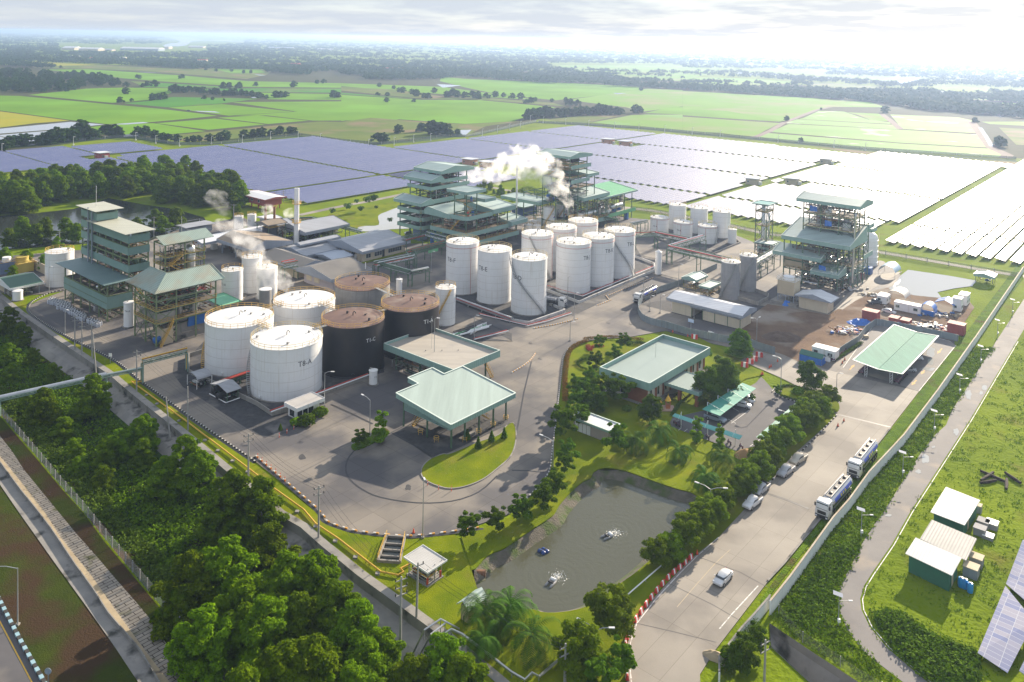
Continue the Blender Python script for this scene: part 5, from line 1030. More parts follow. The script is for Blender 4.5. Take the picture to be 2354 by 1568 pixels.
t=thing('open_shed','grey gabled open shed with pipes beneath, right of the white chimney','shed',XY(220,-296));roof(t,207.5,231,-305.5,-286.4,5.2,2.0,'u',m_grs,m_grf,fd=1.2,rp=.4,trim=False);posts(t,[(u,v) for u in (209,216,223,230) for v in (-304,-288)],5,.3);clutter(t,209,230,-303,-288,.2,4.5,6,50,92,[m_silver,m_silver,m_darksteel])
t=thing('shed','small grey gabled shed left of the white chimney','shed',XY(212,-315));solid(t,208.5,217,-320.5,-309.5,0,3.4,m_grf);roof(t,207,218.5,-322,-308,3.9,1.3,'u',m_grs,m_grf,fd=.8,trim=False)
t=thing('shed','small white shed roof at the back of the boiler yard','shed',XY(219,-330));solid(t,216,222,-333,-326,0,3,m_grf);roof(t,215,223,-334.5,-325,3.3,.4,'u',m_wroofs,m_grf,fd=.2,trim=False)
t=thing('boiler_house','dark boiler with a tan cap and yellow rails beside the white chimney','boiler',XY(200,-300));b=MB();b.lathe(XY(199.5,-299.5,0),[(3.4,0),(3.4,7),(2.6,7.3)],20);b.build('drum',m_darksteel,t,True);roof(t,196,205.5,-306,-296,8.4,1.0,'u',m_tan,m_dtan,fd=.2,trim=False);rails(t,196.5,204,-303.5,-296,7.3,'FR');posts(t,[(196.6,-296.6),(204.8,-296.6),(204.8,-305),(196.6,-305)],8.3,.25);clutter(t,193,207,-306,-294,.2,6,3,40,93)
t=thing('stilt_house','red house on stilts with a broad white roof near the solar tables','house',XY(238,-366));solid(t,234,243.5,-376.4,-356,2.3,5.9,m_redp);roof(t,232.2,245,-378.5,-353.6,6.0,.7,'v',m_wroofs,m_redp,fd=.25,trim=False,rp=.5);posts(t,[(u,v) for u in (234.6,239,243) for v in (-375.6,-369,-363,-357)],2.4,.4,m_redp);windows(t,234,243.5,-376.4,-356,[('F',3,4.6),('F',8,9.4),('F',14,15.4)],3.6,4.8,frame_=m_white)
stairs(t,(240,-355.6),(234,-350.6),2.3,0,1.4,m_redp)
for lab,a,m_ in (('transformer racks with a long pale louvred cover behind the left tower',KL(0,1,[(1690,495),(1885,465),(1915,490),(1720,545)]),m_grs),):
 u0,u1,v0,v1=ext(a,3);t=thing('transformer_rack',lab,'electrical rack',XY(u0,v0));solid(t,u0+1,u1-1,v0+2,v1-2,.2,2.6,M('pale_blue_grey',(0,0,0)),'cabinet_row');roof(t,u0,u1,v0+1,v1-1,3.4,.2,'u',m_grs,m_grf,fd=0);frame(t,[u0-6,u0,u1],[v0-4,v0+4,v1+6,v1+16],0,3.4,[3.2],.14,m=m_alu)
# left edge things
t=thing('cooling_tower','yellow cooling tower with a round fan stack behind the green-roofed shed','cooling tower',XY(113,-322));u0,u1,v0,v1=ext(KL(0,1,[(110,920),(190,945),(300,915)]),0);solid(t,u0,u1,v0-1,v1,0,3.2,M('faded_yellow',(.50,.38,.08),(.42,.32,.07),.5,.7),'casing');b=MB();b.lathe(XY((u0+u1)/2,(v0+v1)/2-.5,3.2),[(2.3,0),(2.0,1),(2.2,2.0)],22);b.build('fan_stack',M('faded_yellow',(0,0,0)),t,True);rails(t,u0-.2,u1+.2,v0-1.2,v1+.2,3.2,'FRBL')
t=thing('cooling_tower','grey cooling tower cut by the left edge of the picture','cooling tower',KG(0,1,20,970));p=UV(KG(0,1,10,960));solid(t,p[0],p[0]+5,p[1]-7,p[1],0,4,M('blue_grey_panel',(0,0,0)),'casing');b=MB();b.lathe(XY(p[0]+2.5,p[1]-1.9,4),[(1.6,0),(1.4,1.6)],18);b.build('fan_stack',m_white,t,True);rails(t,p[0],p[0]+5,p[1]-7,p[1],4,'FR')
t=thing('basin_wall','beige concrete basin wall beside the white left tank','basin',KG(0,1,340,960));u0,u1,v0,v1=ext(KL(0,1,[(335,900),(430,960),(430,880)]),0);walls(t,'wall',m_beige,u0,u0+9,v0,v1,0,3.4,'FR',.3)
t=thing('pump_house','dark green roofed pump house with white gable at the left edge','pump house',KG(0,1,200,1150));u0,u1,v0,v1=ext(KL(0,1,[(-60,1000),(95,1090),(385,1020),(230,950)]),3.6);roof(t,u0,u1,v0,v1,3.6,1.5,'u',M('dark_green_roof',(.035,.11,.07),(.05,.12,.08),.3,.5),m_white,fd=.6,trim=False,rp=.45);solid(t,u0+1.5,u1-1.5,v0+1,v0+7,0,3.2,m_beige);posts(t,[(u0+1,v1-1),(u1-1,v1-1),(u0+1,v0+8)],3.4,.2,m_grf);clutter(t,u0+1,u1-1,v0+7,v1-1,.1,2.6,3,20,95,[m_greyt])
# cabin, pump shelters near the squat tanks
t=thing('guard_cabin','small white flat-roofed cabin with a glass front beside tank T8-A','cabin',KG(1,2,450,680));u0,u1,v0,v1=ext(KL(1,2,[(325,700),(390,720),(580,640)]),0);u1=u0+max(5,u1-u0);v0=v1-3.2
solid(t,u0,u1,v0,v1,0,2.3,m_white);roof(t,u0-.6,u1+.8,v0-.7,v1+.9,3.0,0,fd=.75,m=M('pale_grey_roof',(.46,.44,.42),(.4,.38,.36),.3,.6),fm=m_white,trim=False);windows(t,u0,u1,v0,v1,[('R',.2,1.5),('R',1.7,3),('R',3.2,4.6),('F',.6,2.4)],.3,2.1,frame_=m_white)
t=thing('pump_shelter','arched grey pump shelter on white posts left of the front tanks','shelter',KG(0,2,1830,400));u0,u1,v0,v1=ext(KL(0,2,[(1745,395),(1812,450),(1932,410)]),0);u1=max(u1,u0+4);
b=MB(uv=True);Pq=[];
for k in range(9): a=math.pi*k/8;v=(v0+v1)/2-(v1-v0)/2*math.cos(a);z=2.4+1.1*math.sin(a);Pq+=[(u0,v,z),(u1,v,z),(u0,v,z-.06),(u1,v,z-.06)]
b.add(Pq,[f for k in range(8) for f in ((4*k,4*k+1,4*k+5,4*k+4),(4*k+2,4*k+6,4*k+7,4*k+3))]);b.build('arched_roof',m_grs,t,True);posts(t,[(u0,v0),(u0,v1),(u1,v1),(u1,v0)],2.5,.14,m_white);clutter(t,u0,u1,v0,v1,.1,1.4,2,12,96,[m_darksteel])
t=thing('pump_shelter','small gabled pump shelter with pale sheet roof and pipes around it','shelter',KG(0,2,2070,520));u0,u1,v0,v1=ext(KL(0,2,[(1960,490),(2080,560),(2190,530)]),0);roof(t,u0-.4,u1+.6,v0-.5,v1+.6,2.6,.9,'u',m_grs,m_grs,fd=0);posts(t,[(u0,v0),(u0,v1),(u1,v1),(u1,v0)],2.6,.16,m_steel);clutter(t,u0,u1,v0,v1,.1,1.6,2,20,97,[m_darksteel])
b=MB(uv=True);b.tube([(u0-.8,v0,.4),(u0-.8,v1+.8,.4),(u1,v1+.8,.4)],.12,6);b.build('pipe',m_white,t)
# low bund walls
m_bundw=M('bund_wall',(.33,.31,.28),(.24,.23,.21),.4,.9,streak=(.1,.1,.09))
def wall_line(name,lab,cat,pts,h,w_,m_,z=0.0,group=None):
 o=strip(name,pts,w_,z-.05,m_,None,h+.05);props(o,lab,cat,group);return o
wall_line('bund_wall','grey concrete bund wall round the squat tanks','bund wall',PG(KL(0,2,[(1900,100),(1740,150),(1740,300),(1950,400),(2354,590)])+KL(1,2,[(150,690),(330,640)]))+PG(KL(1,2,[(560,510),(1030,350)])),1.1,.25,m_bundw)
m_wb=M('white_bund_paint',(.62,.61,.60),(.5,.49,.47),.5,.8,dirt=(.35,.3,.25),dscale=.4,dthr=(.55,.7))
wall_line('bund_wall','white bund wall with red pipes along the foot of T8-D','bund wall',PG(KL(1,1,[(1850,1190),(2354,1390)])+KL(2,1,[(160,1415),(490,1300),(350,1240)])),.9,.4,m_wb)
wall_line('bund_wall','white bund wall with red pipes in front of T8-J and T8-K','bund wall',PG(KL(2,1,[(320,1110),(620,1225),(740,1170),(1310,930),(1310,870),(1130,800)])),.9,.4,m_wb)
wall_line('bund_wall','low pale bund wall around the far right tank bund','bund wall',PG(KL(2,1,[(1270,600),(1440,670),(1860,770),(2100,670),(2000,590)])),.7,.3,m_bundw)
wall_line('bund_wall','grey concrete bund wall round the two concrete silos','bund wall',PG(KL(2,1,[(1900,1100),(2080,1190),(2260,1240),(2354,1190)]+[(2360,1160),(2200,1100)])),1.2,.25,m_bundw)
for lab,l,dz in (('pair of red fire-water pipes along the white bund wall below T8-J',KL(2,1,[(330,1090),(640,1180),(1300,905)]),1.1),('pair of red fire-water pipes along the white bund wall below T8-D',KL(2,1,[(-300,1330),(140,1435),(330,1390),(540,1320)]),.5),('red fire-water pipe along the grey bund wall by tank T8-A',KL(1,2,[(130,690),(320,620),(560,520),(1030,345)]),1.2),('red fire-water pipe by the stacked spare pipes right of the canopy',KL(1,1,[(2000,1568),(2310,1490)]),.7)):
 t=thing('fire_main',lab,'pipe',PG(l)[0]);P=[p+Vector((0,0,dz)) for p in PG(l)];b=MB();b.tube(P,.14,6);b.build('red_pipe',m_red,t,True);b=MB();b.tube([p+Vector((.35,-.35,-.1)) for p in P],.14,6);b.build('white_pipe',m_white,t,True)
# spare pipes heap
random.seed(12)
t=thing('pipe_stack','stack of spare white, green and black pipes beside the beige canopy','pipe stack',KG(1,1,2050,1470))
for k in range(16):
 a=KG(1,1,1780+random.uniform(0,220),1505-random.uniform(0,30)+k*1.5,.25+.12*(k%3));q=KG(1,1,2010+random.uniform(0,170),1395+random.uniform(0,20)+k*3,.25+.12*(k%3));b=MB();b.tube([a,q],random.choice((.12,.18,.3)),8);b.build('pipe',[m_white,m_silver,m_ggreen,m_darksteel,m_white][k%5],t,True)
# pipe-line hut, settling pit, small huts by the wall
t=thing('gas_metering_hut','small open metal hut with a pale ribbed roof and yellow pipework inside','hut',KG(1,3,1580,640));u0,u1,v0,v1=ext(KL(1,3,[(1410,580),(1580,690),(1700,600)]),0)
roof(t,u0-.6,u1+.6,v0-.6,v1+.6,2.9,slope=(0,-.03),m=M('ribbed_grey',(.50,.49,.47),(.42,.41,.39),.3,.5,corr=.03,corr_dir=VD,corr_p=.5),fd=.15,fm=m_white,trim=False);posts(t,[(u0,v0),(u0,v1),(u1,v1),(u1,v0),(u0,(v0+v1)/2),((u0+u1)/2,v1)],2.9,.12,m_alu);solid(t,u0-.3,u1+.3,v0-.3,v1+.3,0,.15,m_oldc,'plinth');clutter(t,u0+.3,u1-.3,v0+.3,v1-.3,.2,2,0,24,98);b=MB(uv=True);b.tube([(u0+.6,v0+.5,.8),(u0+.6,v1-.5,.8),(u1-.6,v1-.5,1.2)],.15,8);b.tube([(u0+1.6,v0+.5,1.2),(u0+1.6,v1-.5,.9)],.12,8);b.build('yellow_pipework',m_yline,t);rails(t,u0,u1,v0,v1,.15,'FR',m_alu)
for (x,y) in ((1578,650),(1697,580)): p=UV(KG(1,3,x,y,.9));solid(t,p[0]-.15,p[0]+.15,p[1]-.1,p[1]+.1,.5,1.5,m_red,'extinguisher_box')
t=thing('settling_pit','open concrete settling pit with yellow handrails below the road bend','pit',KG(1,3,1250,350));q=[KG(1,3,x,y) for x,y in ((1205,240),(1370,250),(1325,480),(1120,465))]
b=MB()
for i in range(4): b.bar(q[i]+Vector((0,0,.2)),q[(i+1)%4]+Vector((0,0,.2)),.35,.5)
for f in (.3,.55,.8): b.bar(q[0]+(q[3]-q[0])*f+Vector((0,0,.15)),q[1]+(q[2]-q[1])*f+Vector((0,0,.15)),.25,.4)
b.build('rim',m_oldc,t);b=MB();b.quad(*[tuple(p+Vector((0,0,.07))) for p in q]);b.build('dark_water',m_dark,t)
for i in (1,3):
 b=MB();a,c=q[i],q[(i+1)%4]
 for z in (.8,1.3): b.bar(a+Vector((0,0,z)),c+Vector((0,0,z)),.07)
 for k in range(6): p=a+(c-a)*k/5;b.bar(p+Vector((0,0,.3)),p+Vector((0,0,1.3)),.07)
 b.build('handrail',m_yel,t)
for nm,lab,l,z in (('pump_hut','tiny teal-roofed hut at the pond outlet, beside a big palm',KL(1,3,[(1845,850),(2020,720),(2130,790),(1960,900)]),2.4),):
 u0,u1,v0,v1=ext(l,z);t=thing(nm,lab,'hut',XY(u0,v0));roof(t,u0,u1,v0,v1,z,1.0,'u',m_troof,fd=0,rp=.5);solid(t,u0+.5,u1-.5,v0+.5,v1-.5,0,z-.05,m_beige)
t=thing('garden_store','long low store with a pale flat roof among garden trees','store',KG(2,2,760,850));u0,u1,v0,v1=ext(KL(2,2,[(612,660),(1005,765),(850,822)]),2.8);v0+=0;solid(t,u0+.5,u1-1,v0+.6,v1-.6,0,2.6,M('store_wall',(.40,.34,.30),(.34,.29,.26),.4,.8));roof(t,u0,u1-.4,v0,v1,2.9,slope=(-.03,0),m=m_wroofs,fd=.35)
for k in range(4): b=MB(uv=True);b.box(u0+.4,u0+.5,v0+1+k*1.1,v0+1.9+k*1.1,.1,2.1);b.build('door',m_white,t)
# shrine
t=thing('spirit_house','pair of ornate orange and gold spirit houses on a pink plinth in the garden','shrine',KG(2,2,1440,640));c=KG(2,2,1435,625);b=MB();b.box(c.x-2.6,c.x+1.6,c.y-1.5,c.y+1.5,0,.25);b.build('plinth',M('pink_stone',(.50,.33,.26),(.45,.3,.24),1,.7),t);m_or=M('terracotta_paint',(.48,.17,.07),(.4,.14,.06),1,.5);m_gd=M('gold_paint',(.70,.42,.04),(.6,.35,.03),1,.35,.4)
for dx,s in ((0,1),(-1.9,.7)):
 b=MB();b.box(c.x+dx-.5*s,c.x+dx+.5*s,c.y-.5*s,c.y+.5*s,.25,1.1*s)
 for a in (-1,1):
  for e in (-1,1): b.bar((c.x+dx+a*.5*s,c.y+e*.5*s,1.1*s),(c.x+dx+a*.5*s,c.y+e*.5*s,2.1*s),.14*s)
 b.build('altar',m_or,t);b=MB();b.lathe((c.x+dx,c.y,2.1*s),[(.8*s,0),(.5*s,.3*s),(.55*s,.35*s),(.3*s,.8*s),(.12*s,1.1*s),(.02,1.7*s)],12);b.build('spire_roof',m_gd,t)
# car ports
m_net=M('shade_net',(.10,.42,.33),(.08,.36,.28),.4,.6,trans=.25,dirt=(.06,.16,.10),dscale=.35,dthr=(.62,.7))
def netport(lab,l,z,n,side,grp=None,m_=None,slope=.05):
 P=[G(x,y,z+(.5 if i in (0,3) else 0)) for i,(x,y) in enumerate(l)];t=thing('carport',lab,'carport',(P[0]+P[2])/2*Vector((1,1,0))if 0 else Vector(((P[0].x+P[2].x)/2,(P[0].y+P[2].y)/2,0)),grp)
 b=MB();b.add([tuple(p) for p in P]+[tuple(p-Vector((0,0,.05))) for p in P],[(0,1,2,3),(7,6,5,4),(0,4,5,1),(1,5,6,2),(2,6,7,3),(3,7,4,0)]);b.build('canopy',m_ or m_net,t)
 for k in range(n):
  f=(k+.5)/n;a=P[0]+(P[3]-P[0])*f if side==0 else P[1]+(P[2]-P[1])*f;c=P[1]+(P[2]-P[1])*f if side==0 else P[0]+(P[3]-P[0])*f
  b=MB();b.bar((a.x,a.y,0),(a.x,a.y,z+1.3),.14);b.bar((a.x,a.y,z+.2),c-Vector((0,0,.1)),.1);b.bar((a.x,a.y,z+1.3),c,.04);b.build('post',m_white,t)
 return t
netport('teal net carport with a dark patch over parked cars, beside two big trees',KL(2,2,[(1750,628),(1915,690),(2247,437),(2120,385)]),2.6,4,0)
netport('teal net carport half hidden by the hedge-like row of trees',[(1738,1005),(1762,1012)]+KL(3,2,[(470,510),(352,488)]),2.6,5,1)
netport('narrow teal motorcycle shelter at the lower edge of the office car park',KL(2,2,[(1475,692),(1500,666),(2122,872),(2092,908)])[::-1][:0] or KL(2,2,[(1500,666),(1475,692),(2092,908),(2122,872)]),2.3,5,0,m_=M('teal_sheet',(.16,.45,.42),(.13,.38,.36),.5,.5))
t=thing('motorcycle_shelter','large teal butterfly-roofed motorcycle shelter beside the boundary wall','shelter',XY(245,-63))
m_gr2=M('green_shade_roof',(.09,.27,.20),(.07,.21,.16),.15,.8,corr=.02,corr_dir=UD,corr_p=.5,stretch=(6,.5,1))
for a,c,z0,z1 in ((-69.6,-63.25,3.9,3.15),(-63.2,-57.3,3.1,3.5)):
 b=MB(uv=True);b.add([(226.6,a,z0),(264.2,a,z0),(264.2,c,z1),(226.6,c,z1),(226.6,a,z0-.1),(264.2,a,z0-.1),(264.2,c,z1-.1),(226.6,c,z1-.1)],[(0,1,2,3),(7,6,5,4),(0,4,5,1),(1,5,6,2),(2,6,7,3),(3,7,4,0)]);b.build('roof',m_gr2,t)
b=MB(uv=True)
for p,q in (((226.6,-69.6,3.95),(264.2,-69.6,3.95)),((264.2,-57.3,3.55),(226.6,-57.3,3.55)),((226.6,-69.6,3.95),(226.6,-63.2,3.2)),((226.6,-63.2,3.2),(226.6,-57.3,3.55)),((264.2,-69.6,3.95),(264.2,-63.2,3.2)),((264.2,-63.2,3.2),(264.2,-57.3,3.55))): b.bar(p,q,.3,.08)
b.build('edge_flashing',m_trim,t)
for u in [227.6+k*7 for k in range(6)]:
 for v in (-66.5,-60.2):
  b=MB(uv=True)
  for s in (-.25,.25): b.bar((u,v+s,0),(u,v+s*1.4,3.1),.1)
  for k in range(4): b.bar((u,v-.25,.3+k*.7),(u,v+.25,.9+k*.7),.06)
  b.build('lattice_post',m_white,t)
# green huts on the right
ZG=(3600,1900,3.135);m_gwall=M('green_wall',(.035,.16,.10),(.03,.13,.085),.4,.7);m_corr=M('corrugated_white',(.68,.68,.66),(.58,.58,.56),.3,.45,corr=.05,corr_dir=(.75,-.65,0),corr_p=.5)
def hut(lab,roofp,z,m_r,wall=True,dz=.35):
 P=[G(x,y,z) for x,y in N6(*ZG,roofp)];P[2]=G(*N6(*ZG,[roofp[2]])[0],z-dz);P[3]=G(*N6(*ZG,[roofp[3]])[0],z-dz) # back-left, back-right, front-right, front-left
 c=sum(P,Vector())/4;t=thing('equipment_hut' if wall else 'lean_to',lab,'hut',(c.x,c.y,-.1));b=MB();b.add([tuple(p) for p in P]+[tuple(p-Vector((0,0,.1))) for p in P],[(0,3,2,1),(4,5,6,7),(0,1,5,4),(1,2,6,5),(2,3,7,6),(3,0,4,7)]);b.build('roof',m_r,t)
 Q=[c+(p-c)*.86 for p in P]
 if wall:
  b=MB();b.add([(p.x,p.y,-.14) for p in Q]+[(p.x,p.y,p.z-.12) for p in Q],[(0,1,5,4),(1,2,6,5),(2,3,7,6),(3,0,4,7),(4,5,6,7)]);b.build('wall',m_gwall,t)
  a=Q[2]+(Q[1]-Q[2])*.3;b=MB();d=(Q[1]-Q[2]).normalized();nrm=Vector((d.y,-d.x,0));a.z=0;b.bar(a+nrm*.03+Vector((0,0,1)),a+nrm*.03+d*.9+Vector((0,0,1)),.06,2);b.build('door',m_beige,t)
 else:
  for p in Q: b=MB();b.bar((p.x,p.y,-.14),(p.x,p.y,p.z-.1),.1);b.build('post',m_alu,t)
 return t
hut('green hut with bright white corrugated roof, farthest of the huts on the grass',[(580,150),(1010,318),(815,632),(385,465)],2.9,m_corr)
hut('open lean-to with dull grey corrugated roof between the two green huts',[(400,560),(968,800),(835,1075),(255,800)],2.6,M('corrugated_grey',(.42,.40,.38),(.34,.33,.31),.3,.5,corr=.05,corr_dir=(.75,-.65,0),corr_p=.5),False)
hut('green hut with bluish-white corrugated roof, nearest of the huts on the grass',[(200,785),(775,1040),(658,1265),(68,985)],3.3,m_corr)
random.seed(8)
for lab,x,y,s,h,m_ in (('square concrete tank with lid, left of the pair behind the grey lean-to',1050,640,1.25,1.0,m_conct),('square concrete tank with white lid behind the grey lean-to',1155,660,1.25,1.0,m_white),('square concrete tank with a hole in front of the pair',1005,740,1.25,1.2,m_conct),('low white concrete trough full of weeds',1110,790,1.1,.5,m_white),('beige concrete box beside the far green hut',975,460,.9,1.3,m_beige),('tall mossy concrete box, the farther of two beside the near hut',960,1130,1.3,1.5,m_beige),('tall mossy concrete box, the nearer of two beside the near hut',895,1260,1.4,1.6,m_beige)):
 p=G(*N6(*ZG,[(x,y)])[0],-.1);t=thing('concrete_box',lab,'concrete tank',(p.x,p.y,-.12));uu,vv=UV(p);solid(t,uu-s*.75,uu+s*.75,vv-s*.75,vv+s*.75,-.12,h-.12,m_conct,'body');solid(t,uu-s*.8,uu+s*.8,vv-s*.8,vv+s*.8,h-.11,h+.02,m_,'lid')
for k,(x,y) in enumerate(((765,1400),(815,1420),(880,1470))):
 p=G(*N6(*ZG,[(x,y)])[0],-.1);t=thing('blue_drum',('bright blue plastic drum, %s of three beside the near green hut'%('leftmost','middle','rightmost')[k]),'drum',(p.x,p.y,-.12),'blue drums by the near hut');b=MB();b.lathe((p.x,p.y,-.12),[(.42,0),(.48,.4),(.48,1.2),(.38,1.5),(.12,1.55)],14);b.build('body',M('bright_blue',(.02,.28,.65),(.02,.25,.6),1,.35),t,True);b=MB();b.lathe((p.x,p.y,1.43),[(.16,0),(.16,.1)],10);b.build('cap',m_darksteel,t)
for k,(x,y,a,l) in enumerate(((1100,20,.6,3.2),(1170,20,2.2,3),(1110,85,.2,2.4),(1340,115,1.0,2.6),(1420,40,1.8,2.4))):
 p=G(*N6(*ZG,[(x,y)])[0],.15);b=MB();d=Vector((math.cos(a),math.sin(a),0));b.tube([p-d*l*.8,p,p+d*l*.8+Vector((.1,.3,0))],[.25,.34,.25],7);o=b.build('rusty_machine_part',M('old_timber',(.05,.03,.02),(.03,.02,.015),1,.9),None,True);props(o,('dark brown length of scrap timber on the grass, '+('leftmost','second from left','third from left','fourth from left','rightmost')[k]),'scrap timber',group='scrap timbers on the right-hand grass')
# the two big panel tables in the bottom right corner
for lab,pts in (('big solar table with streaky reflections cut by the bottom right corner',KL(3,3,[(1930,1300),(2205,1485),(2450,1010),(2185,685)])),('second big solar table above the first on the right edge',KL(3,3,[(2190,665),(2460,900),(2640,350),(2345,260)])),('sliver of a third solar table at the bottom right edge',KL(3,3,[(2312,1465),(2500,1600),(2700,1300),(2500,1080)]))):
 P=[G(*pts[0],1.0),G(*pts[1],.6),G(*pts[2],2.0),G(*pts[3],2.4)];c=sum(P,Vector())/4;t=thing('solar_table',lab,'solar table',(c.x,c.y,-.12))
 b=MB();b.add([tuple(p) for p in P]+[tuple(p-Vector((0,0,.06))) for p in P],[(0,1,2,3),(7,6,5,4),(0,4,5,1),(1,5,6,2),(2,6,7,3),(3,7,4,0)])
 m=bpy.data.materials.get('big_panel_glass')
 if not m:
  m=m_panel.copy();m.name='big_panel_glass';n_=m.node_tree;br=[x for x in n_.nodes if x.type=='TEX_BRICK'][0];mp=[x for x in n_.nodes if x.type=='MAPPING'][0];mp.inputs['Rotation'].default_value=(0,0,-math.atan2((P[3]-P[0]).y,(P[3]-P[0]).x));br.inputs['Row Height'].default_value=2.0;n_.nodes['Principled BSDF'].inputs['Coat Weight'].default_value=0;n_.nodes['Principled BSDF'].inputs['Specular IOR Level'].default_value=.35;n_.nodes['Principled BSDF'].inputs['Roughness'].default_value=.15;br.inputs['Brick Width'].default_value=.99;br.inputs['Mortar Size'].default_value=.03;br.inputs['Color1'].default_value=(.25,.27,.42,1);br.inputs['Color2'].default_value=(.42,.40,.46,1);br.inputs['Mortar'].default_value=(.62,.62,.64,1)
 b.build('panel_sheet',m,t);b=MB()
 for e in (.1,.4,.7,.95):
  for f in (.2,.8): p=(P[0]*(1-f)+P[1]*f)*(1-e)+(P[3]*(1-f)+P[2]*f)*e;b.bar((p.x,p.y,-.14),(p.x,p.y,p.z-.05),.12)
 b.bar((P[0]*.8+P[1]*.2)-Vector((0,0,.12)),(P[3]*.8+P[2]*.2)-Vector((0,0,.12)),.1);b.bar((P[0]*.2+P[1]*.8)-Vector((0,0,.12)),(P[3]*.2+P[2]*.8)-Vector((0,0,.12)),.1);b.build('mounting_frame',m_alu,t)
# transformer houses in the panel fields
seen_=0
hl={'red_transformer_house':['small red house with white lid-like roof among the left solar tables'],'pink':['salmon transformer house, left of the near pair among solar tables','salmon transformer house with steam in front, right of the near pair','salmon transformer house, left of the far pair among solar tables','salmon transformer house, right of the far pair among solar tables'],'beige':['beige transformer house with a white roof, left of two near the lane','beige transformer house with a white roof, right of two near the lane','beige transformer house standing alone farthest to the right']}
cnt={}
for nm,p in houses:
 i=cnt.get(nm,0);cnt[nm]=i+1;u,v=UV(G(*p));lab=hl[nm][i];t=thing('transformer_house',lab,'transformer house',XY(u,v));big=1.25 if nm!='beige' else 1.0
 mw={'red_transformer_house':m_redp,'pink':m_pink,'beige':m_beige}[nm];solid(t,u-2.6*big,u+2.6*big,v-3.6*big,v+3.6*big,-.1,3.3,mw);roof(t,u-3.4*big,u+3.4*big,v-4.6*big,v+4.6*big,3.7,slope=(.0,.03),m=m_wroofs,fm=m_white,fd=.2,trim=False)
 windows(t,u-2.6*big,u+2.6*big,v-3.6*big,v+3.6*big,[('F',1.2,2.2),('R',1.5,2.5)],1.2,2.2);b=MB(uv=True);b.box(u-.5,u+1.5,v+3.6*big+.3,v+3.6*big+1.9,-.1,1.9);b.build('transformer',m_white,t)
t=thing('green_canopy','bright green sheet canopy beside the T3-A tank','canopy',KG(0,1,2080,1240));u0,u1,v0,v1=ext(KL(0,1,[(1960,1150),(1980,1215),(2205,1195),(2070,1130)]),3.6);roof(t,u0,u1,v0,v1,3.6,slope=(0,-.04),m=M('mint_sheet',(.20,.52,.33),(.17,.45,.28),.2,.6),fd=.1,fm=m_ggreen,trim=False);posts(t,[(u0+.4,v0+.4),(u0+.4,v1-.4),(u1-.4,v1-.4),(u1-.4,v0+.4)],3.5,.16)
# small marks on the ground
def blob(name,cx,cy,rx,ry,j,z,m_,i=3):
 r_=random.Random(int(cx+cy));P=[]
 for k in range(12): a=k*.5236;q=r_.uniform(.65,1.15);P.append(KG(i,j,cx+rx*q*math.cos(a),cy+ry*q*math.sin(a)))
 sheet(name,smooth_loop(P,2),z,m_)
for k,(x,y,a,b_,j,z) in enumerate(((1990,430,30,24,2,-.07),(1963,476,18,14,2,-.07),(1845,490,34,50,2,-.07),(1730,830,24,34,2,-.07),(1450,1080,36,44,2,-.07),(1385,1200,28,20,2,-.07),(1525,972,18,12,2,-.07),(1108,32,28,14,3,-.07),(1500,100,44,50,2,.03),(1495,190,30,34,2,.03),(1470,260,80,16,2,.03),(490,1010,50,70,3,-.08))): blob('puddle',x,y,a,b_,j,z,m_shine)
for x,y in ((1400,1350),(430,1070)): blob('oil_stain',x,y,34,26,2,.02,m_gravel,1)
m_arrow=M('arrow_orange',(.62,.36,.10),(.5,.3,.1),2,.8)
for x,y,s in ((1580,95,1),(1430,285,1),(1345,385,1),(775,242,-1)):
 a=KG(3,2,x+22*s,y-24*s);c=KG(3,2,x-22*s,y+24*s);d=(c-a).normalized();n_=Vector((-d.y,d.x,0));h_=a+(c-a)*.55
 b=MB();b.add([tuple(p+Vector((0,0,.022))) for p in (a-n_*.18,a+n_*.18,h_+n_*.18,h_+n_*.5,c,h_-n_*.5,h_-n_*.18)],[(0,1,2,6),(3,4,5),(2,3,5,6)]);b.build('lane_arrow',m_arrow)['kind']='structure'
for (x,y),(x2,y2) in (((2000,600),(2090,650)),((2100,560),(2190,608)),((1990,720),(2060,760)),((2020,757),(2180,640)),((2190,970),(2290,900)),((1530,825),(1560,800)),((1585,835),(1615,812))): strip('bay_line',[KG(2,2,x,y),KG(2,2,x2,y2)],.12,.016,m_line,'structure')
for l,w_ in ((KL(3,2,[(650,680),(800,715),(1130,795)]),.7),(KL(1,2,[(690,585),(880,670),(1075,765)]),.5),(KL(1,2,[(1265,850),(1440,950),(1620,1068)]),.5),(KL(3,2,[(0,1405),(180,1465),(380,1545)]),.7),(KL(2,2,[(0,1190),(150,1195),(300,1210)]),.4),(KL(2,2,[(0,1030),(60,760),(110,480),(180,190)]),.35),(KL(2,3,[(2354,700),(2100,560),(1720,420)]),.08),(KL(2,3,[(2090,1000),(1850,860),(1430,655)]),.08),(KL(2,3,[(1880,1205),(1500,1110),(1150,1030)]),.08)):
 strip('road_drain',PG(l),w_,.02,m_darksteel if w_>.1 else m_asph,'structure')
arc=smooth_loop(PG(KL(1,2,[(905,1010),(845,1090),(828,1190),(870,1280),(985,1370),(1150,1440),(1480,1490),(1800,1475),(2050,1390),(2220,1240)])),3,False)
strip('curved_drain',arc,.35,.02,m_darksteel,'structure')
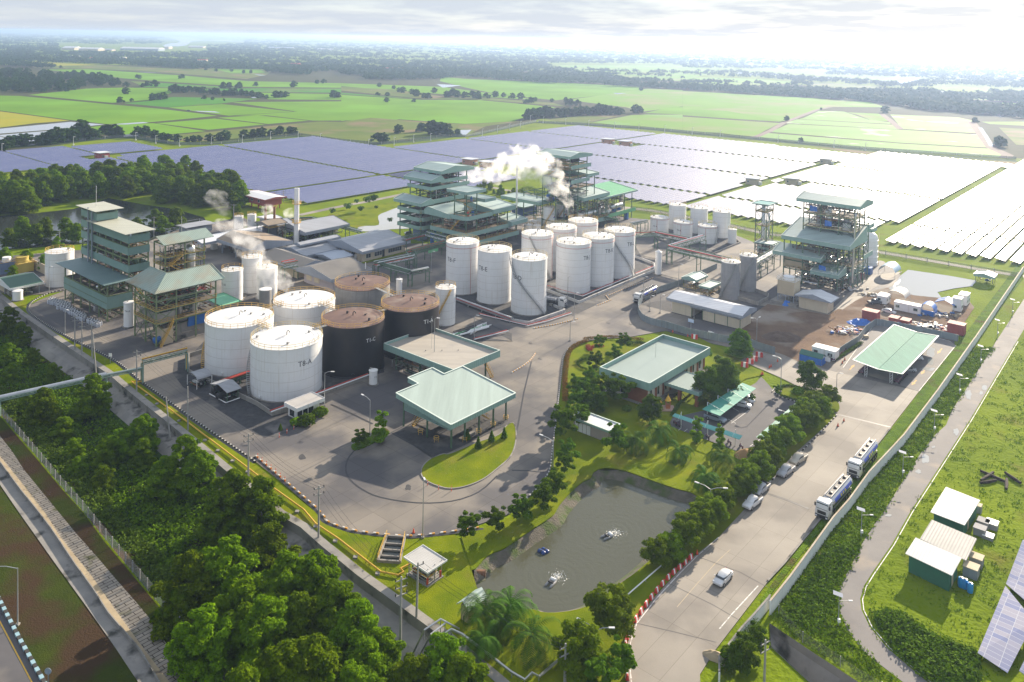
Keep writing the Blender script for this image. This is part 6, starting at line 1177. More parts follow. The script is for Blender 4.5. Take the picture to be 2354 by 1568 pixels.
# ================================================================ PIPE RACKS
def rack(lab,l,z,w=3.0,h=1.2,m=None,legs=True,pipes=5,sp=9.0,z0=0,roofed=False,seed=1):
 P=[p if isinstance(p,Vector) else G(*p,0) for p in l];t=thing('pipe_rack',lab,'pipe rack',(P[0].x,P[0].y,0));r_=random.Random(seed);b=MB();lg=MB();pp=[MB(),MB(),MB()]
 for i in range(len(P)-1):
  a,c=P[i].copy(),P[i+1].copy();a.z=c.z=z;d=(c-a);L_=d.length;d.normalize();s=Vector((-d.y,d.x,0))*w/2
  for q in (-1,1):
   for zz in (0,h): b.bar(a+s*q+Vector((0,0,zz)),c+s*q+Vector((0,0,zz)),.18)
   n=max(1,int(L_/1.8))
   for k in range(n): x=a+d*L_*k/n+s*q;y=a+d*L_*(k+1)/n+s*q;b.bar(x+Vector((0,0,0 if k%2 else h)),y+Vector((0,0,h if k%2 else 0)),.09)
  n=max(1,int(L_/2.2))
  for k in range(n+1): x=a+d*L_*k/n;b.bar(x-s,x+s,.12);b.bar(x-s+Vector((0,0,h)),x+s+Vector((0,0,h)),.12)
  if legs:
   n=max(1,round(L_/sp))
   for k in range(n+1):
    x=a+d*L_*k/n
    for q in (-1,1): lg.bar((x.x+s.x*q,x.y+s.y*q,z0),(x.x+s.x*q,x.y+s.y*q,z),.28)
    lg.bar((x.x-s.x,x.y-s.y,z*.5),(x.x+s.x,x.y+s.y,z*.5),.14)
  for k in range(pipes):
   f=(k+.7)/(pipes+.4)*2-1;q=r_.choice((.1,.14,.2,.26));zz=r_.choice((.1+q,h+q+.05));pp[r_.choice((0,0,1,2))].tube([a+s*f+Vector((0,0,zz)),c+s*f+Vector((0,0,zz))],q,6)
 b.build('truss',m or m_steel,t)
 if lg.v: lg.build('trestle',m or m_steel,t)
 for q,m_ in zip(pp,(m_silver,m_steel,m_red)):
  if q.v: q.build('pipe_run',m_,t,True)
 return t
def at(k,z): return KG(*k,z)
def r0(i,j,x,y,z): p=KG(i,j,x,y,z);return Vector((p.x,p.y,0))
rack('green pipe bridge crossing the road from the tall tanks to the far bund',[r0(2,1,1130,600,6),r0(2,1,1330,590,6),r0(2,1,1620,650,6)],5.5,2.6,1.4,pipes=6,seed=2)
rack('long silver-topped green pipe bridge running to the concrete silos',[r0(2,1,1760,605,7),r0(2,1,1450,700,7),r0(2,1,2010,830,7)],5.6,2.8,1.6,pipes=7,sp=16,seed=3)
rack('green pipe bridge between the silos and the right process tower',[r0(2,1,2190,900,5),r0(3,1,80,760,5)],5,3.2,1.6,pipes=7,sp=8,seed=4)
rack('blue-green pipe rack right of the cream building, carrying a green sign',[r0(1,1,1100,870,5),r0(1,1,1440,800,5),r0(1,1,1420,735,6),r0(1,1,1740,650,6)],4.6,3.4,1.3,pipes=8,sp=9,seed=5)
rack('short pipe rack ending in yellow-railed platform behind the brown-roofed tank',[r0(1,1,1110,860,4.6),r0(1,1,1420,945,4.6),r0(1,1,1580,910,4.6)],4.2,2.2,1,pipes=5,sp=8,seed=6)
rack('dark pipe rack behind the big cream building, at the foot of the teal towers',[r0(1,1,1360,640,5),r0(1,1,1560,590,5),r0(1,1,1740,640,5)],4.8,3.2,1.2,pipes=7,sp=9,seed=7)
rack('green pipe rack on tall legs between the left cluster and the lilac building',[r0(1,1,250,890,5),r0(1,1,370,865,5)],4.6,2.6,1.8,pipes=5,sp=5,seed=8)
rack('long pipe rack passing behind the boiler sheds towards the palms',[r0(1,1,100,460,4),r0(1,1,520,440,4),r0(1,1,960,560,4)],3.4,2.2,1,pipes=6,sp=9,seed=9)
rack('low pipe rack with white pipes in front of the T8-E and T8-D tanks',[r0(1,1,1850,1185,.8),r0(1,1,2354,1370,.8)],.7,1.6,.3,pipes=5,sp=6,m=m_alu,seed=10)
rack('pipe rack between the two front squat white tanks',[r0(0,2,2040,380,1.5),r0(0,2,2340,280,1.5)],1.4,1.8,.4,pipes=6,sp=5,seed=11)
rack('pipe rack with railings behind the tall tanks by the green annexe',[r0(2,1,700,410,4),r0(2,1,970,460,4)],3.6,2.2,.8,pipes=5,sp=7,seed=12)
rack('elevated pipe rack at the left of the far right bund',[r0(2,1,1100,500,4),r0(2,1,1240,470,4)],3.8,1.8,.9,pipes=4,sp=5,seed=13)
# long pipe bridge from the left edge over the ditch to a portal across the road
A0=r0(0,2,-500,640,3.2);A1=r0(0,2,0,545,3.4);A2=r0(0,2,980,290,4.4);A3=r0(0,2,1310,205,5.0);A4=r0(0,2,1720,95,5.2)
t=rack('long slender pale green pipe bridge crossing the wooded ditch from the left edge',[A0,A1,A2,A3],3.3,.8,.55,m=M('pale_green_steel',(.26,.36,.30),(.2,.3,.25),.5,.5),pipes=3,sp=40,z0=-3)
t=rack('green and yellow portal pipe bridge spanning the road by the left tanks',[A3,A4],4.8,1.2,.9,pipes=2,sp=30,m=M('pale_green_steel',(0,0,0)))
b=MB();b.tube([A3+Vector((0,0,.4)),A3+Vector((0,0,6.1)),A4+Vector((0,0,6.1)),A4+Vector((0,0,.6))],.16,8);b.build('yellow_gas_pipe',m_yline,t,True)
gp=[A3+Vector((0,0,.35))]+[p+Vector((0,0,.35)) for p in PG(KL(0,2,[(1210,385),(1700,740),(2354,1240)])+KL(1,2,[(150,1360),(440,1568)])+KL(1,3,[(550,130),(760,270),(1150,575),(1310,605),(1360,575),(1330,545),(1420,500)]))]
t=thing('gas_pipeline','long yellow gas pipe on small blocks running along the grass strip','pipeline',gp[1]);b=MB();b.tube(gp,.15,8);b.build('pipe',m_yline,t,True)
for k,(i,j,x,y) in enumerate(((0,2,1350,505),(0,2,1445,585),(0,2,1650,740),(0,2,1885,920),(0,2,2005,1015),(0,2,2140,1110),(0,2,2280,1210),(1,3,380,10),(1,3,550,145),(1,3,730,280),(1,3,915,430),(1,3,1120,580),(1,2,215,1445))):
 p=KG(i,j,x,y);b=MB();b.box(p.x-.35,p.x+.35,p.y-.35,p.y+.35,0,.3);b.build('support_block',m_oldc,t)
rr=[p+Vector((0,0,1.0)) for p in PG(KL(1,3,[(1430,1330)]))]
for lab,l,z,r_ in (('bent silver pipe rising from the ditch, left of the pair over the sidewalk',KL(1,3,[(1430,1340),(1550,1090),(1700,990),(1870,1080)]),(-2.5,1.6,2.2,.6),.14),('bent silver pipe rising from the ditch, right of the pair over the sidewalk',KL(1,3,[(1500,1340),(1610,1130),(1740,1030)]),(-2.5,1.6,1.6),.14),('thick silver pipe running off to the lower right beside the palms',KL(1,3,[(1660,1175),(1800,1085),(1900,1130),(2354,1480)])+KL(2,3,[(120,1550),(185,1485),(250,1520),(480,1325)]),(.8,1.6,1.2,.8,.6,.6,.6,.6),.2)):
 P=[G(x,y,zz) for (x,y),zz in zip(l,z)];b=MB();b.tube(P,r_,8);t=thing('water_pipe',lab,'pipe',(P[0].x,P[0].y,0));b.build('pipe',m_silver,t,True);b=MB();
 for p in P[1:]: b.bar((p.x,p.y,0),(p.x,p.y,p.z),.12)
 b.build('support',m_alu,t)
P=PG(KL(1,3,[(1780,560),(1830,600),(1680,740),(1580,810)]));b=MB()
# ================================================================ WALLS, FENCES, HOARDINGS
def panel_wall(name,lab,cat,l,h,mw,mp_,sp=3.0,z=-.12,th=.12,pw=.22,cap=None):
 P=[p for p in l];t=thing(name,lab,cat,(P[0].x,P[0].y,z));o=strip('wall_panel',P,th,z,mw,None,h,t)
 acc=0;k=0;n=0
 b=None
 for i in range(len(P)-1):
  d=P[i+1]-P[i];d.z=0;L_=d.length;d.normalize();q=acc
  while q<L_ and n<100:
   p=P[i]+d*q;b=MB();b.bar((p.x,p.y,z),(p.x,p.y,z+h+.06),pw);b.build('post',mp_,t);q+=sp;n+=1
  acc=q-L_
 if cap: o=strip('coping',P,th+.16,z+h,cap,None,.08,t)
 return t
m_pw=M('white_wall_panel',(.80,.80,.78),(.72,.72,.70),.5,.7,streak=(.6,.58,.54))
bw=PG(KL(3,3,[(20,950),(200,720),(380,470),(600,160)])+KL(3,2,[(745,1560),(930,1300),(1250,950),(1560,530),(1900,40)])+[(2352,625)])
panel_wall('boundary_wall','long white panelled boundary wall along the right side of the entry road','wall',bw[:9],2.3,m_pw,m_white,sp=3.2,cap=M('rusty_coping',(.32,.24,.15),(.45,.40,.32),.6,.8))
panel_wall('boundary_wall','far stretch of white boundary wall beside the motorcycle shelter running to the right edge','wall',bw[8:],2.2,m_pw,m_white,sp=4,cap=M('rusty_coping',(0,0,0)))
gw=PG(KL(2,3,[(1905,1600),(1905,1450),(2100,1190),(2235,1040),(2354,900)])+KL(3,3,[(20,870)]))
panel_wall('gate_wall','white wall beside the gate with green hedge behind, bottom right of the road','wall',gw,1.9,m_white,m_white,sp=5,cap=m_oldc)
m_zinc=M('zinc_sheet',(.30,.34,.36),(.20,.25,.28),.3,.45,.2,corr=.06,corr_dir=(.7,.7,0),corr_p=.5,streak=(.2,.18,.16))
h1=PG(KL(2,1,[(1885,905),(1540,1060),(1360,1120),(1200,1215),(1160,1290),(1195,1375),(1290,1420),(1420,1450),(1610,1510),(1850,1560),(2000,1590)])+KL(2,2,[(2120,20),(2260,75),(2354,105)])+KL(3,2,[(0,105),(65,125)]))
panel_wall('hoarding','curved grey sheet-metal hoarding round the long cream shed','hoarding',smooth_loop(h1,2,False),2.1,m_zinc,m_alu,sp=3.5,z=0,th=.06,pw=.1)
h2=PG(KL(3,1,[(820,1568),(900,1490),(990,1425),(1050,1430),(1350,1490),(1620,1545),(1750,1575)]));h2=PG(KL(3,2,[(560,200),(700,100),(830,20)]))+h2[1:]
panel_wall('hoarding','straight grey sheet-metal hoarding behind the motorcycle shelter','hoarding',h2,2.1,m_zinc,m_alu,sp=4,z=0,th=.06,pw=.1)
# mesh fences
def mesh_mat(name,c,a):
 m=bpy.data.materials.new(name);m.use_nodes=True;bs=m.node_tree.nodes['Principled BSDF'];bs.inputs['Base Color'].default_value=(*c,1);bs.inputs['Alpha'].default_value=a;bs.inputs['Metallic'].default_value=.4;bs.inputs['Roughness'].default_value=.5;return m
m_mesh=mesh_mat('wire_mesh',(.38,.38,.36),.30)
fl=[p for p in FL]
panel_wall('mesh_fence','long wire mesh fence with pale posts along the wooded ditch, lower left','fence',[p for p in fl[2:-1]],1.9,m_mesh,m_conct,sp=3.0,z=-.12,th=.02,pw=.14)
panel_wall('mesh_fence','low mesh railing between the footpath and the sandy strip, bottom left','fence',PG(saL),.55,m_oldc,m_alu,sp=6,z=0,th=.15,pw=.1)
panel_wall('mesh_fence','wire fence on thin posts above the sunken drain, bottom right','fence',PG(KL(3,3,[(100,950),(290,1180),(460,1290),(640,1410),(820,1540),(1100,1700)])),1.6,mesh_mat('thin_mesh',(.3,.3,.3),.12),m_alu,sp=6,z=-.1,th=.02,pw=.08)
fr=PG(TL(0,[(-200,1030),(300,995),(900,943),(1230,1000),(1500,995),(2070,935),(2354,975)])+TL(1,[(250,998),(760,940),(860,945),(1345,840)]))
panel_wall('farm_fence','wire fence round the far side of the solar farm, left half','fence',fr,2.2,mesh_mat('far_mesh',(.25,.27,.25),.45),m_conct,sp=16,z=-.1,th=.05,pw=.25)
panel_wall('farm_fence','wire fence round the far side of the solar farm, right half','fence',PG(TL(1,[(1360,845),(1700,862),(2100,888),(2354,912)])+TL(2,[(500,958),(1200,1025),(2300,1100)])),2.2,mesh_mat('far_mesh2',(.25,.27,.25),.45),m_conct,sp=18,z=-.1,th=.05,pw=.25)
panel_wall('farm_fence','wire fence along the near side of the solar farm behind the process tower','fence',PG(KL(3,1,[(2300,985),(1500,850),(1000,765),(300,630),(0,600)])+KL(2,1,[(1900,500),(1300,385),(1090,360)])),2.0,mesh_mat('far_mesh3',(.25,.27,.25),.3),m_conct,sp=8,z=-.1,th=.04,pw=.2)
# ================================================================ STREET FURNITURE
m_pole=M('pole_concrete',(.36,.35,.33),(.28,.27,.26),.8,.85);m_lampw=M('lamp_head',(.70,.70,.70),(.62,.62,.62),1,.4)
def hgt(px,py,top,z0=0):
 p=G(px,py,z0);lo,hi=0,60
 for _ in range(30):
  m_=(lo+hi)/2;d=Vector((p.x,p.y,z0+m_))-cam.location;y=PY-F*d.dot(UP)/d.dot(FW)
  if y>top: lo=m_
  else: hi=m_
 return lo
def lamp(lab,base,top,arms,h=None,base_z=0,m=None,group=None):
 p=G(*base,base_z);h=h or hgt(base[0],base[1],top,base_z);t=thing('street_lamp',lab,'street lamp',(p.x,p.y,base_z),group);b=MB();b.lathe((p.x,p.y,base_z),[(.11,0),(.06,h)],8);b.build('pole',m or m_alu,t,True)
 b=MB();b.box(p.x-.25,p.x+.25,p.y-.25,p.y+.25,base_z,base_z+.25);b.build('footing',m_oldc,t)
 for (dx,dy,l) in arms:
  d=Vector((dx,dy,0)).normalized();q=Vector((p.x,p.y,base_z+h));b=MB();b.tube([q-Vector((0,0,.1)),q+d*l*.5+Vector((0,0,.3)),q+d*l+Vector((0,0,.35))],.06,6);a=b.build('arm',m or m_alu,t,True)
  b=MB();e=q+d*l+Vector((0,0,.35));b.bar(e-d*.1,e+d*.75,.3,.14);b.build('lamp_head',m_lampw,a)
 return t
Rr,Ll=(1,0,1.7),(-1,0,2)
lamp('street lamp with one right-hand arm in front of tank T8-A',K(1,2,632,600),K(1,2,0,295)[1],[(1,0,1.5)])
lamp('street lamp beside the small tree at the loading bay lane',K(1,2,1048,880),K(1,2,0,545)[1],[(-1,.9,2.4)])
lamp('tall lamp post without arm below the round lawn island',K(1,3,1535,245),K(1,2,0,1270)[1],[(.1,-.3,.3)])
lamp('street lamp with left arm at the edge of the loop road by the big bush',K(2,2,378,1215),K(2,2,0,925)[1],[(-1,.8,2.8)])
lamp('double-armed street lamp beside the pond, next to the roadside trees',K(2,3,1822-0,20),K(2,2,0,1362)[1],[(-1,.7,2.4),(1,-.1,2.4)])
lamp('double-armed street lamp at the bottom between pond and gate',K(2,3,768,1370),K(2,3,0,1090)[1],[(-1,.7,2.4),(1,0,1.9)])
lamp('double-armed street lamp by the shade net near the tree row',K(3,2,220,770),K(3,2,0,682)[1],[(-1,.7,2.4),(1,0,2.2)])
lamp('street lamp arching left beside the concrete yard crossing',K(3,2,118,470),K(3,2,0,170)[1],[(-1,.8,1.6)])
lamp('street lamp with bent arm by the brown soil heap',K(2,1,2250,1568),K(2,1,0,1370)[1],[(1,1,1.2),(-1,0,1.2)])
lamp('street lamp with arm in front of the long cream shed roof',K(2,1,1675,1360),K(2,1,0,1230)[1],[(-.8,0,.6)])
lamp('single-arm highway lamp in the bottom left corner',K(0,3,165,1045),K(0,3,0,520)[1],[(-1,-.1,3.3)],base_z=-.06,m=m_alu)
for i,(a,c,lb) in enumerate((((2,1,513,1205),985,'by T8-D'),((2,1,573,1375),1130,'at the yard corner below T8-J'),((2,1,1208,1215),985,'behind the road tanker'),((2,1,1533,1085),870,'before the small teal shelters'),((2,1,1363,1312),1150,'inside the hoarding, right one'),((2,1,1268,1297),1160,'inside the hoarding, left one'),((2,1,535,1568),1395,'in the middle of the yard'),((1,1,1612,940),750,'beneath the green sign'),((3,2,632,450),305,'near the island tree'),((0,1,455,1130),890,'beside the far left tank'),((0,1,600,1515),1290,'in the left yard by the white sacks'),((1,1,1638,1890),1365,'through the beige canopy'),((1,1,2008,1568),1340,'by the spare pipe stack'))):
 lamp('thin grey lamp post '+lb,K(*a),K(0,a[1],0,c)[1],[(.7,-.3,.7)])
for i,(x,y,ty,j) in enumerate(((2250,1325,1190,1),(2112,1525,1370,1),(1957,210,5,2),(1763,490,275,2),(1530,840,580,2),(1240,1245,965,2),(858,235,-115,3),(648,1060,690,3))):
 base=K(3,j,x,y);top=K(3,j,x,ty)[1];p=G(*base,-.1);h=4.9;nm=('sixth','seventh')
 t=thing('solar_lamp','solar street lamp beside the track, %s from the near end'%('eighth','seventh','sixth','fifth','fourth','third','second','first')[i],'street lamp',(p.x,p.y,-.1),'solar street lamps along the track')
 b=MB();b.lathe((p.x,p.y,-.1),[(.09,0),(.06,h)],8);b.build('pole',m_alu,t,True);b=MB();b.bar((p.x,p.y,h-1),(p.x+1.6,p.y-.1,h-.9),.06);a=b.build('arm',m_alu,t);b=MB();b.bar((p.x+1.4,p.y-.1,h-.88),(p.x+2.0,p.y-.12,h-.86),.25,.1);b.build('lamp_head',m_lampw,a)
 b=MB();c=Vector((p.x-.25,p.y+.1,h));b.add([tuple(c+Vector(q)) for q in ((-.75,-.3,.15),(.6,-.65,-.15),(.85,.1,0),(-.5,.45,.3))],[(0,1,2,3)]);b.bar(c+Vector((0,0,-.3)),c+Vector((0,0,.05)),.1);b.build('solar_panel',M('pale_panel',(.45,.47,.52),(.4,.42,.48),1,.2),t)
 b=MB();b.box(p.x-.2,p.x+.2,p.y-.35,p.y-.05,.75,1.25);b.build('control_box',m_white,t)
def upole(lab,base,top,arms=2,z0=0,lean=0,h=None):
 p=G(*base,z0);h=h or hgt(base[0],base[1],top,z0);t=thing('utility_pole',lab,'utility pole',(p.x,p.y,z0));b=MB();b.tube([(p.x,p.y,z0),(p.x+lean,p.y,z0+h)],[.2,.12],8);b.build('pole',m_pole,t,True)
 for k in range(arms):
  z=z0+h-.5-k*1.1;x=p.x+lean*(z-z0)/h;b=MB();b.bar((x-.8,p.y-.5,z),(x+.8,p.y+.5,z),.12);a=b.build('cross_arm',m_pole,t)
  for f in (-1,0,1): b=MB();b.lathe((x+.75*f,p.y+.47*f,z+.05),[(.07,0),(.11,.1),(.07,.2),(.1,.3),(.02,.4)],8);b.build('insulator',m_darksteel,a,True)
 return Vector((p.x+lean,p.y,z0+h-.3))
tops=[]
for lab,b_,t_,ar,le in (('concrete power pole standing behind the parked white sacks, left one',K(0,2,690,85),K(0,1,0,1330)[1],2,0),('concrete power pole standing behind the parked white sacks, right one',K(0,2,755,125),K(0,1,0,1385)[1],2,0),('leaning concrete power pole on the grass strip near the yard kerb',K(0,2,850,180),K(0,1,0,1400)[1],1,-.2),('concrete power pole on the sidewalk before the pipe bridge, bare topped',K(0,2,885,295),K(0,2,0,-80)[1],0,-.9),('concrete power pole left of the yellow portal',K(0,2,1258,462),K(0,2,0,85)[1],2,0),('leaning bare concrete pole on the sidewalk by the red marker',K(0,2,1565,890),K(0,2,0,515)[1],0,-.9),('bare concrete lamp pole on the grass opposite the pump shelters',K(0,2,1730,822),K(0,2,0,420)[1],0,-.1),('concrete power pole with cross-arms on the bright grass strip',K(0,2,2285,1252),K(0,2,0,850)[1],2,0),('concrete power pole at the lower edge of the loop road',K(1,3,577,242),K(1,2,0,1330)[1],2,0),('concrete power pole left of the gas hut, standing below the sidewalk',K(1,3,1330,1235),K(1,3,0,600)[1],3,0),('concrete power pole right in front of the gas hut roof',K(1,3,1478,975),K(1,3,0,470)[1],1,.1),('concrete power pole at the bottom edge near the teal kiosk',K(2,3,487,1600),K(2,3,0,1215)[1],2,0),('power pole at the bottom edge beside the hedge',K(2,3,2320,1640),K(2,3,0,1180)[1],2,0),('power pole behind the red house, left one',K(1,1,172,300),K(1,1,0,195)[1],2,0),('power pole behind the red house, right one',K(1,1,255,290),K(1,1,0,185)[1],2,0),('power pole by the two small white tanks',K(0,1,2150,560),K(0,1,0,310)[1],1,0),('power pole in front of the left forest',K(0,1,1417,610),K(0,1,0,425)[1],1,0),('slim pole behind the white left tank',K(0,1,550,720),K(0,1,0,560)[1],1,0)):
 tops.append(upole(lab,b_,t_,ar,0,le))
def wire(lab,l,sag=.8,off=((0,0,0),(.7,.45,0),(-.7,-.45,0))):
 b=MB()
 for o_ in off:
  P=[]
  for i in range(len(l)-1):
   for k in range(9 if i==len(l)-2 else 8): f=k/8;P.append(l[i]+(l[i+1]-l[i])*f+Vector(o_)-Vector((0,0,4*sag*f*(1-f))))
  b.tube(P,.022,4,False)
 props(b.build('power_line',m_darksteel),lab,'power line')
wire('three power lines along the grass strip down to the gas hut',[tops[1],tops[4],tops[7],tops[8],tops[9]],1.2)
wire('power lines from the gas hut pole to the bottom pole',[tops[10],tops[11]],1.2)
# kerb blocks
def kerb(lab,l,ca,cb_,blk=.75,gap=1.2,h=.22,w_=.25,closed=False):
 P=[Vector((p.x,p.y,0)) for p in l];t=thing('painted_kerb',lab,'kerb',(P[0].x,P[0].y,0));ma,mb=MB(),MB();acc=0
 for i in range(len(P)-1):
  d=P[i+1]-P[i];L_=d.length
  if L_<1e-3: continue
  d.normalize();q=acc
  while q<L_:
   a=P[i]+d*q;m1=a+d*blk*.5;c=a+d*blk;Z=Vector((0,0,h/2));ma.bar(a+Z,m1+Z,w_,h);mb.bar(m1+Z+d*.004,c+Z,w_,h);q+=gap
  acc=q-L_
 ma.build('white_block',ca,t);mb.build('dark_block',cb_,t)
m_kw=M('kerb_white',(.66,.64,.6),(.5,.48,.45),2,.8);m_kb=M('kerb_black',(.03,.03,.03),(.06,.055,.05),2,.8);m_ko=M('kerb_orange',(.62,.30,.04),(.5,.25,.05),2,.8)
E1=PG(KL(0,1,[(600,1100),(470,1125),(330,1190),(270,1250),(290,1320),(480,1450),(680,1560)])+KL(0,2,[(1050,175),(1290,365),(1670,640),(1840,765),(2354,1115)]))
kerb('black and white kerb blocks along the upper left yard edge',smooth_loop(E1,3,False),m_kw,m_kb)
E2=PG(KL(1,2,[(0,1060),(560,1540)])+KL(1,3,[(640,85),(860,168),(1100,205),(1430,228),(1830,185)])+[(1110,1212)])
kerb('orange and white kerb blocks along the lower loop road edge',smooth_loop(E2,3,False),m_kw,m_ko,1.0,2.0)
E3=PG([(1170,1180),(1232,1126)]+KL(2,2,[(345,1200),(372,1000),(418,640),(452,330),(472,160),(520,70)]))
kerb('black and white kerb blocks on the garden side of the loop road',smooth_loop(E3,3,False),m_kw,m_kb)
kerb('orange and white kerb blocks curving beside the right canopy',smooth_loop(PG(KL(2,2,[(0,295),(100,235),(170,180),(215,120)])),3,False),m_kw,m_ko,.9,1.2)
kerb('black and white kerb blocks along the entry road below the tree row',PG(KL(3,2,[(635,685),(470,860),(300,1030),(130,1200),(0,1320)])),m_kw,m_kb,.9,1.8)
kerb('black and white kerb round the left tip of the car park island',PG(KL(3,2,[(75,425),(45,465),(110,515),(270,565)])),m_kw,m_kb,.9,1.0)
kerb('orange and white kerb edging in front of the tall tanks',PG(KL(2,1,[(200,1455),(400,1420),(600,1370)])),m_kw,m_ko,.9,1.0)
kerb('orange and white kerb edging beside the road tanker lane',PG(KL(2,1,[(780,1245),(900,1200),(870,1160),(1050,1085),(1300,990)])),m_kw,m_ko,.9,1.2)
kerb('blue and white kerb edge of the highway in the bottom left corner',PG(rdL),M('kerb_pale_blue',(.30,.46,.52),(.24,.38,.44),2,.8),m_kb,1.8,1.85,.3,.5)
strip('drain_cover',offs(smooth_loop(E1,3,False)+smooth_loop(E2,3,False),.45),.55,.035,m_darksteel,'structure')
def proto_thing(nm,lab,cat): return thing(nm,lab,cat,(0,0,0))
# barriers and cones
bar_=proto_thing('plastic_barrier','red and white plastic barrier nearest the pond end of the line','barrier')
m_br=M('barrier_red',(.62,.05,.04),(.5,.04,.035),2,.45)
b=MB();
for k in range(3): b.add([(x,y,z) for x in (-.55+k*.37,-.55+k*.37+.365) for y,z in ((-.25,0),(.25,0),(.1,.75),(-.1,.75))],[(0,1,2,3),(7,6,5,4),(0,4,5,1),(1,5,6,2),(2,6,7,3),(3,7,4,0)]) if k!=1 else None
b.build('red_section',m_br,bar_);b=MB();b.add([(x,y,z) for x in (-.182,.187) for y,z in ((-.25,0),(.25,0),(.1,.75),(-.1,.75))],[(0,1,2,3),(7,6,5,4),(0,4,5,1),(1,5,6,2),(2,6,7,3),(3,7,4,0)]);b.build('white_section',m_white,bar_);remember(bar_)
bl=KL(2,3,[(1643,435),(1593,480),(1543,525),(1489,572),(1437,622),(1385,680),(1333,740),(1284,803),(1235,868),(1187,935),(1141,1005),(1100,1078),(1066,1158),(1046,1235),(1042,1440),(1060,1530)])
ordn=('first','second','third','fourth','fifth','sixth','seventh','eighth','ninth','tenth','eleventh','twelfth','thirteenth','fourteenth','fifteenth','sixteenth')
for k,(x,y) in enumerate(bl):
 p=G(x,y);q=G(*bl[min(k+1,15)]);q0=G(*bl[max(k-1,0)]);a=math.atan2((q-q0).y,(q-q0).x);lab='red and white plastic barrier, %s from the top along the entry road'%ordn[k]
 if k==0: bar_.location=p;bar_.rotation_euler=(0,0,a);bar_['label']=lab;bar_['group']='barriers along the entry road'
 else: copy_tree(bar_,p,a,lab)
gate_b=KL(2,2,[(2275,146),(2228,182),(2190,206),(2140,240)])+KL(2,1,[(1680,1548)])
for k,(x,y) in enumerate(gate_b): copy_tree(bar_,G(x,y),-.5,('long red and white barrier at the weighbridge ramps, %s of the four'%('farthest','second farthest','third farthest','nearest')[k]) if k<4 else 'single red and white barrier by the hoarding behind the office',scale=1.7)
cone=proto_thing('traffic_cone','','cone');b=MB();b.lathe((0,0,0),[(.2,.04),(.05,.72),(.03,.72)],12);b.build('body',M('cone_orange',(.70,.10,.03),(.6,.08,.03),2,.5),cone,True);b=MB();b.box(-.22,.22,-.22,.22,0,.045);b.build('base',m_darksteel,cone);b=MB();b.lathe((0,0,.3),[(.135,0),(.105,.16)],12);b.f.pop();b.build('white_band',m_white,cone,True);remember(cone)
cl=[((3,2,700,738),'upper one of two on the entry road beside the trees'),((3,2,645,786),'lower one of two on the entry road beside the trees'),((3,2,90,192),'by the site entrance, right one'),((3,2,15,250),'by the site entrance, left one of a near pair'),((3,2,30,240),'by the site entrance, right one of a near pair'),((3,2,685,208),'beside the parked motorcycles, nearer one'),((3,2,708,178),'beside the parked motorcycles, farther one'),((2,2,2296,312),'by the weighbridge ramp, left of two'),((2,2,2308,308),'by the weighbridge ramp, right of two'),((2,3,1704,395),'at the upper end of the barrier line'),((2,1,1424,1420),'at the foot of the curved hoarding'),((2,1,1480,1490),'on the yard behind the office, leftmost'),((2,1,1618,1530),'on the yard behind the office, rightmost'),((1,3,1450,200),'at the lower loop road kerb')]
for k,(a,lb) in enumerate(cl):
 lab='orange traffic cone '+lb
 if k==0: cone.location=G(*K(*a));cone['label']=lab;cone['group']='traffic cones'
 else: copy_tree(cone,G(*K(*a)),.3*k,lab,scale=1.15)
mk=proto_thing('marker_post','','marker post');b=MB();b.lathe((0,0,0),[(.07,0),(.07,1.0),(.03,1.05)],8);b.build('body',M('cone_orange',(0,0,0)),mk,True);b=MB();b.lathe((0,0,.55),[(.08,0),(.08,.18)],8);b.build('white_band',m_white,mk,True);remember(mk)
ml=KL(1,2,[(18,1080),(57,1115),(98,1150),(140,1183),(183,1220),(225,1260),(267,1295),(215,890),(286,852),(350,815),(408,770),(1580,1330),(1680,1370),(1798,1382)])
for k,(x,y) in enumerate(ml):
 lab='slim orange marker post, '+((ordn[k]+' along the drain beside the lower left yard') if k<7 else (ordn[k-7]+' beside the pale gravel patch') if k<11 else (ordn[k-11]+' below the round lawn island'))
 if k==0: mk.location=G(x,y);mk['label']=lab;mk['group']='orange marker posts'
 else: copy_tree(mk,G(x,y),0,lab)
# round sign at the very bottom left, small notices
p=G(*K(0,3,447,1640));t=thing('road_sign','round blue-grey road sign on a post at the bottom left edge','sign',p);b=MB();b.bar(p,p+Vector((0,0,2.6)),.12);b.build('post',m_alu,t);b=MB();b.tube([p+Vector((0,-.08,2.6)),p+Vector((0,-.12,2.6))],.45,20);b.build('plate',M('sign_grey_blue',(.3,.36,.45)),t)
def board(lab,pos,w_,h_,zc,m_,ang=0,txt=None,tm=None,size=.4,post=True):
 p=pos;t=thing('notice_board',lab,'sign',(p.x,p.y,0));d=Vector((math.cos(ang),math.sin(ang),0));nrm=Vector((math.sin(ang),-math.cos(ang),0));c=Vector((p.x,p.y,zc));b=MB();q=[c-d*w_/2-Vector((0,0,h_/2)),c+d*w_/2-Vector((0,0,h_/2)),c+d*w_/2+Vector((0,0,h_/2)),c-d*w_/2+Vector((0,0,h_/2))]
 b.add([tuple(x) for x in q]+[tuple(x-nrm*.05) for x in q],[(0,1,2,3),(7,6,5,4),(0,4,5,1),(1,5,6,2),(2,6,7,3),(3,7,4,0)]);b.build('plate',m_,t)
 if post: b=MB();b.bar((p.x-nrm.x*.08,p.y-nrm.y*.08,0),(p.x-nrm.x*.08,p.y-nrm.y*.08,zc),.1);b.build('post',m_alu,t)
 return t
board('green banner with faint yellow writing hung on the pipe rack',KG(1,1,1632,740,4.6),5.4,1.1,4.6,m_ggreen,UANG,post=False);
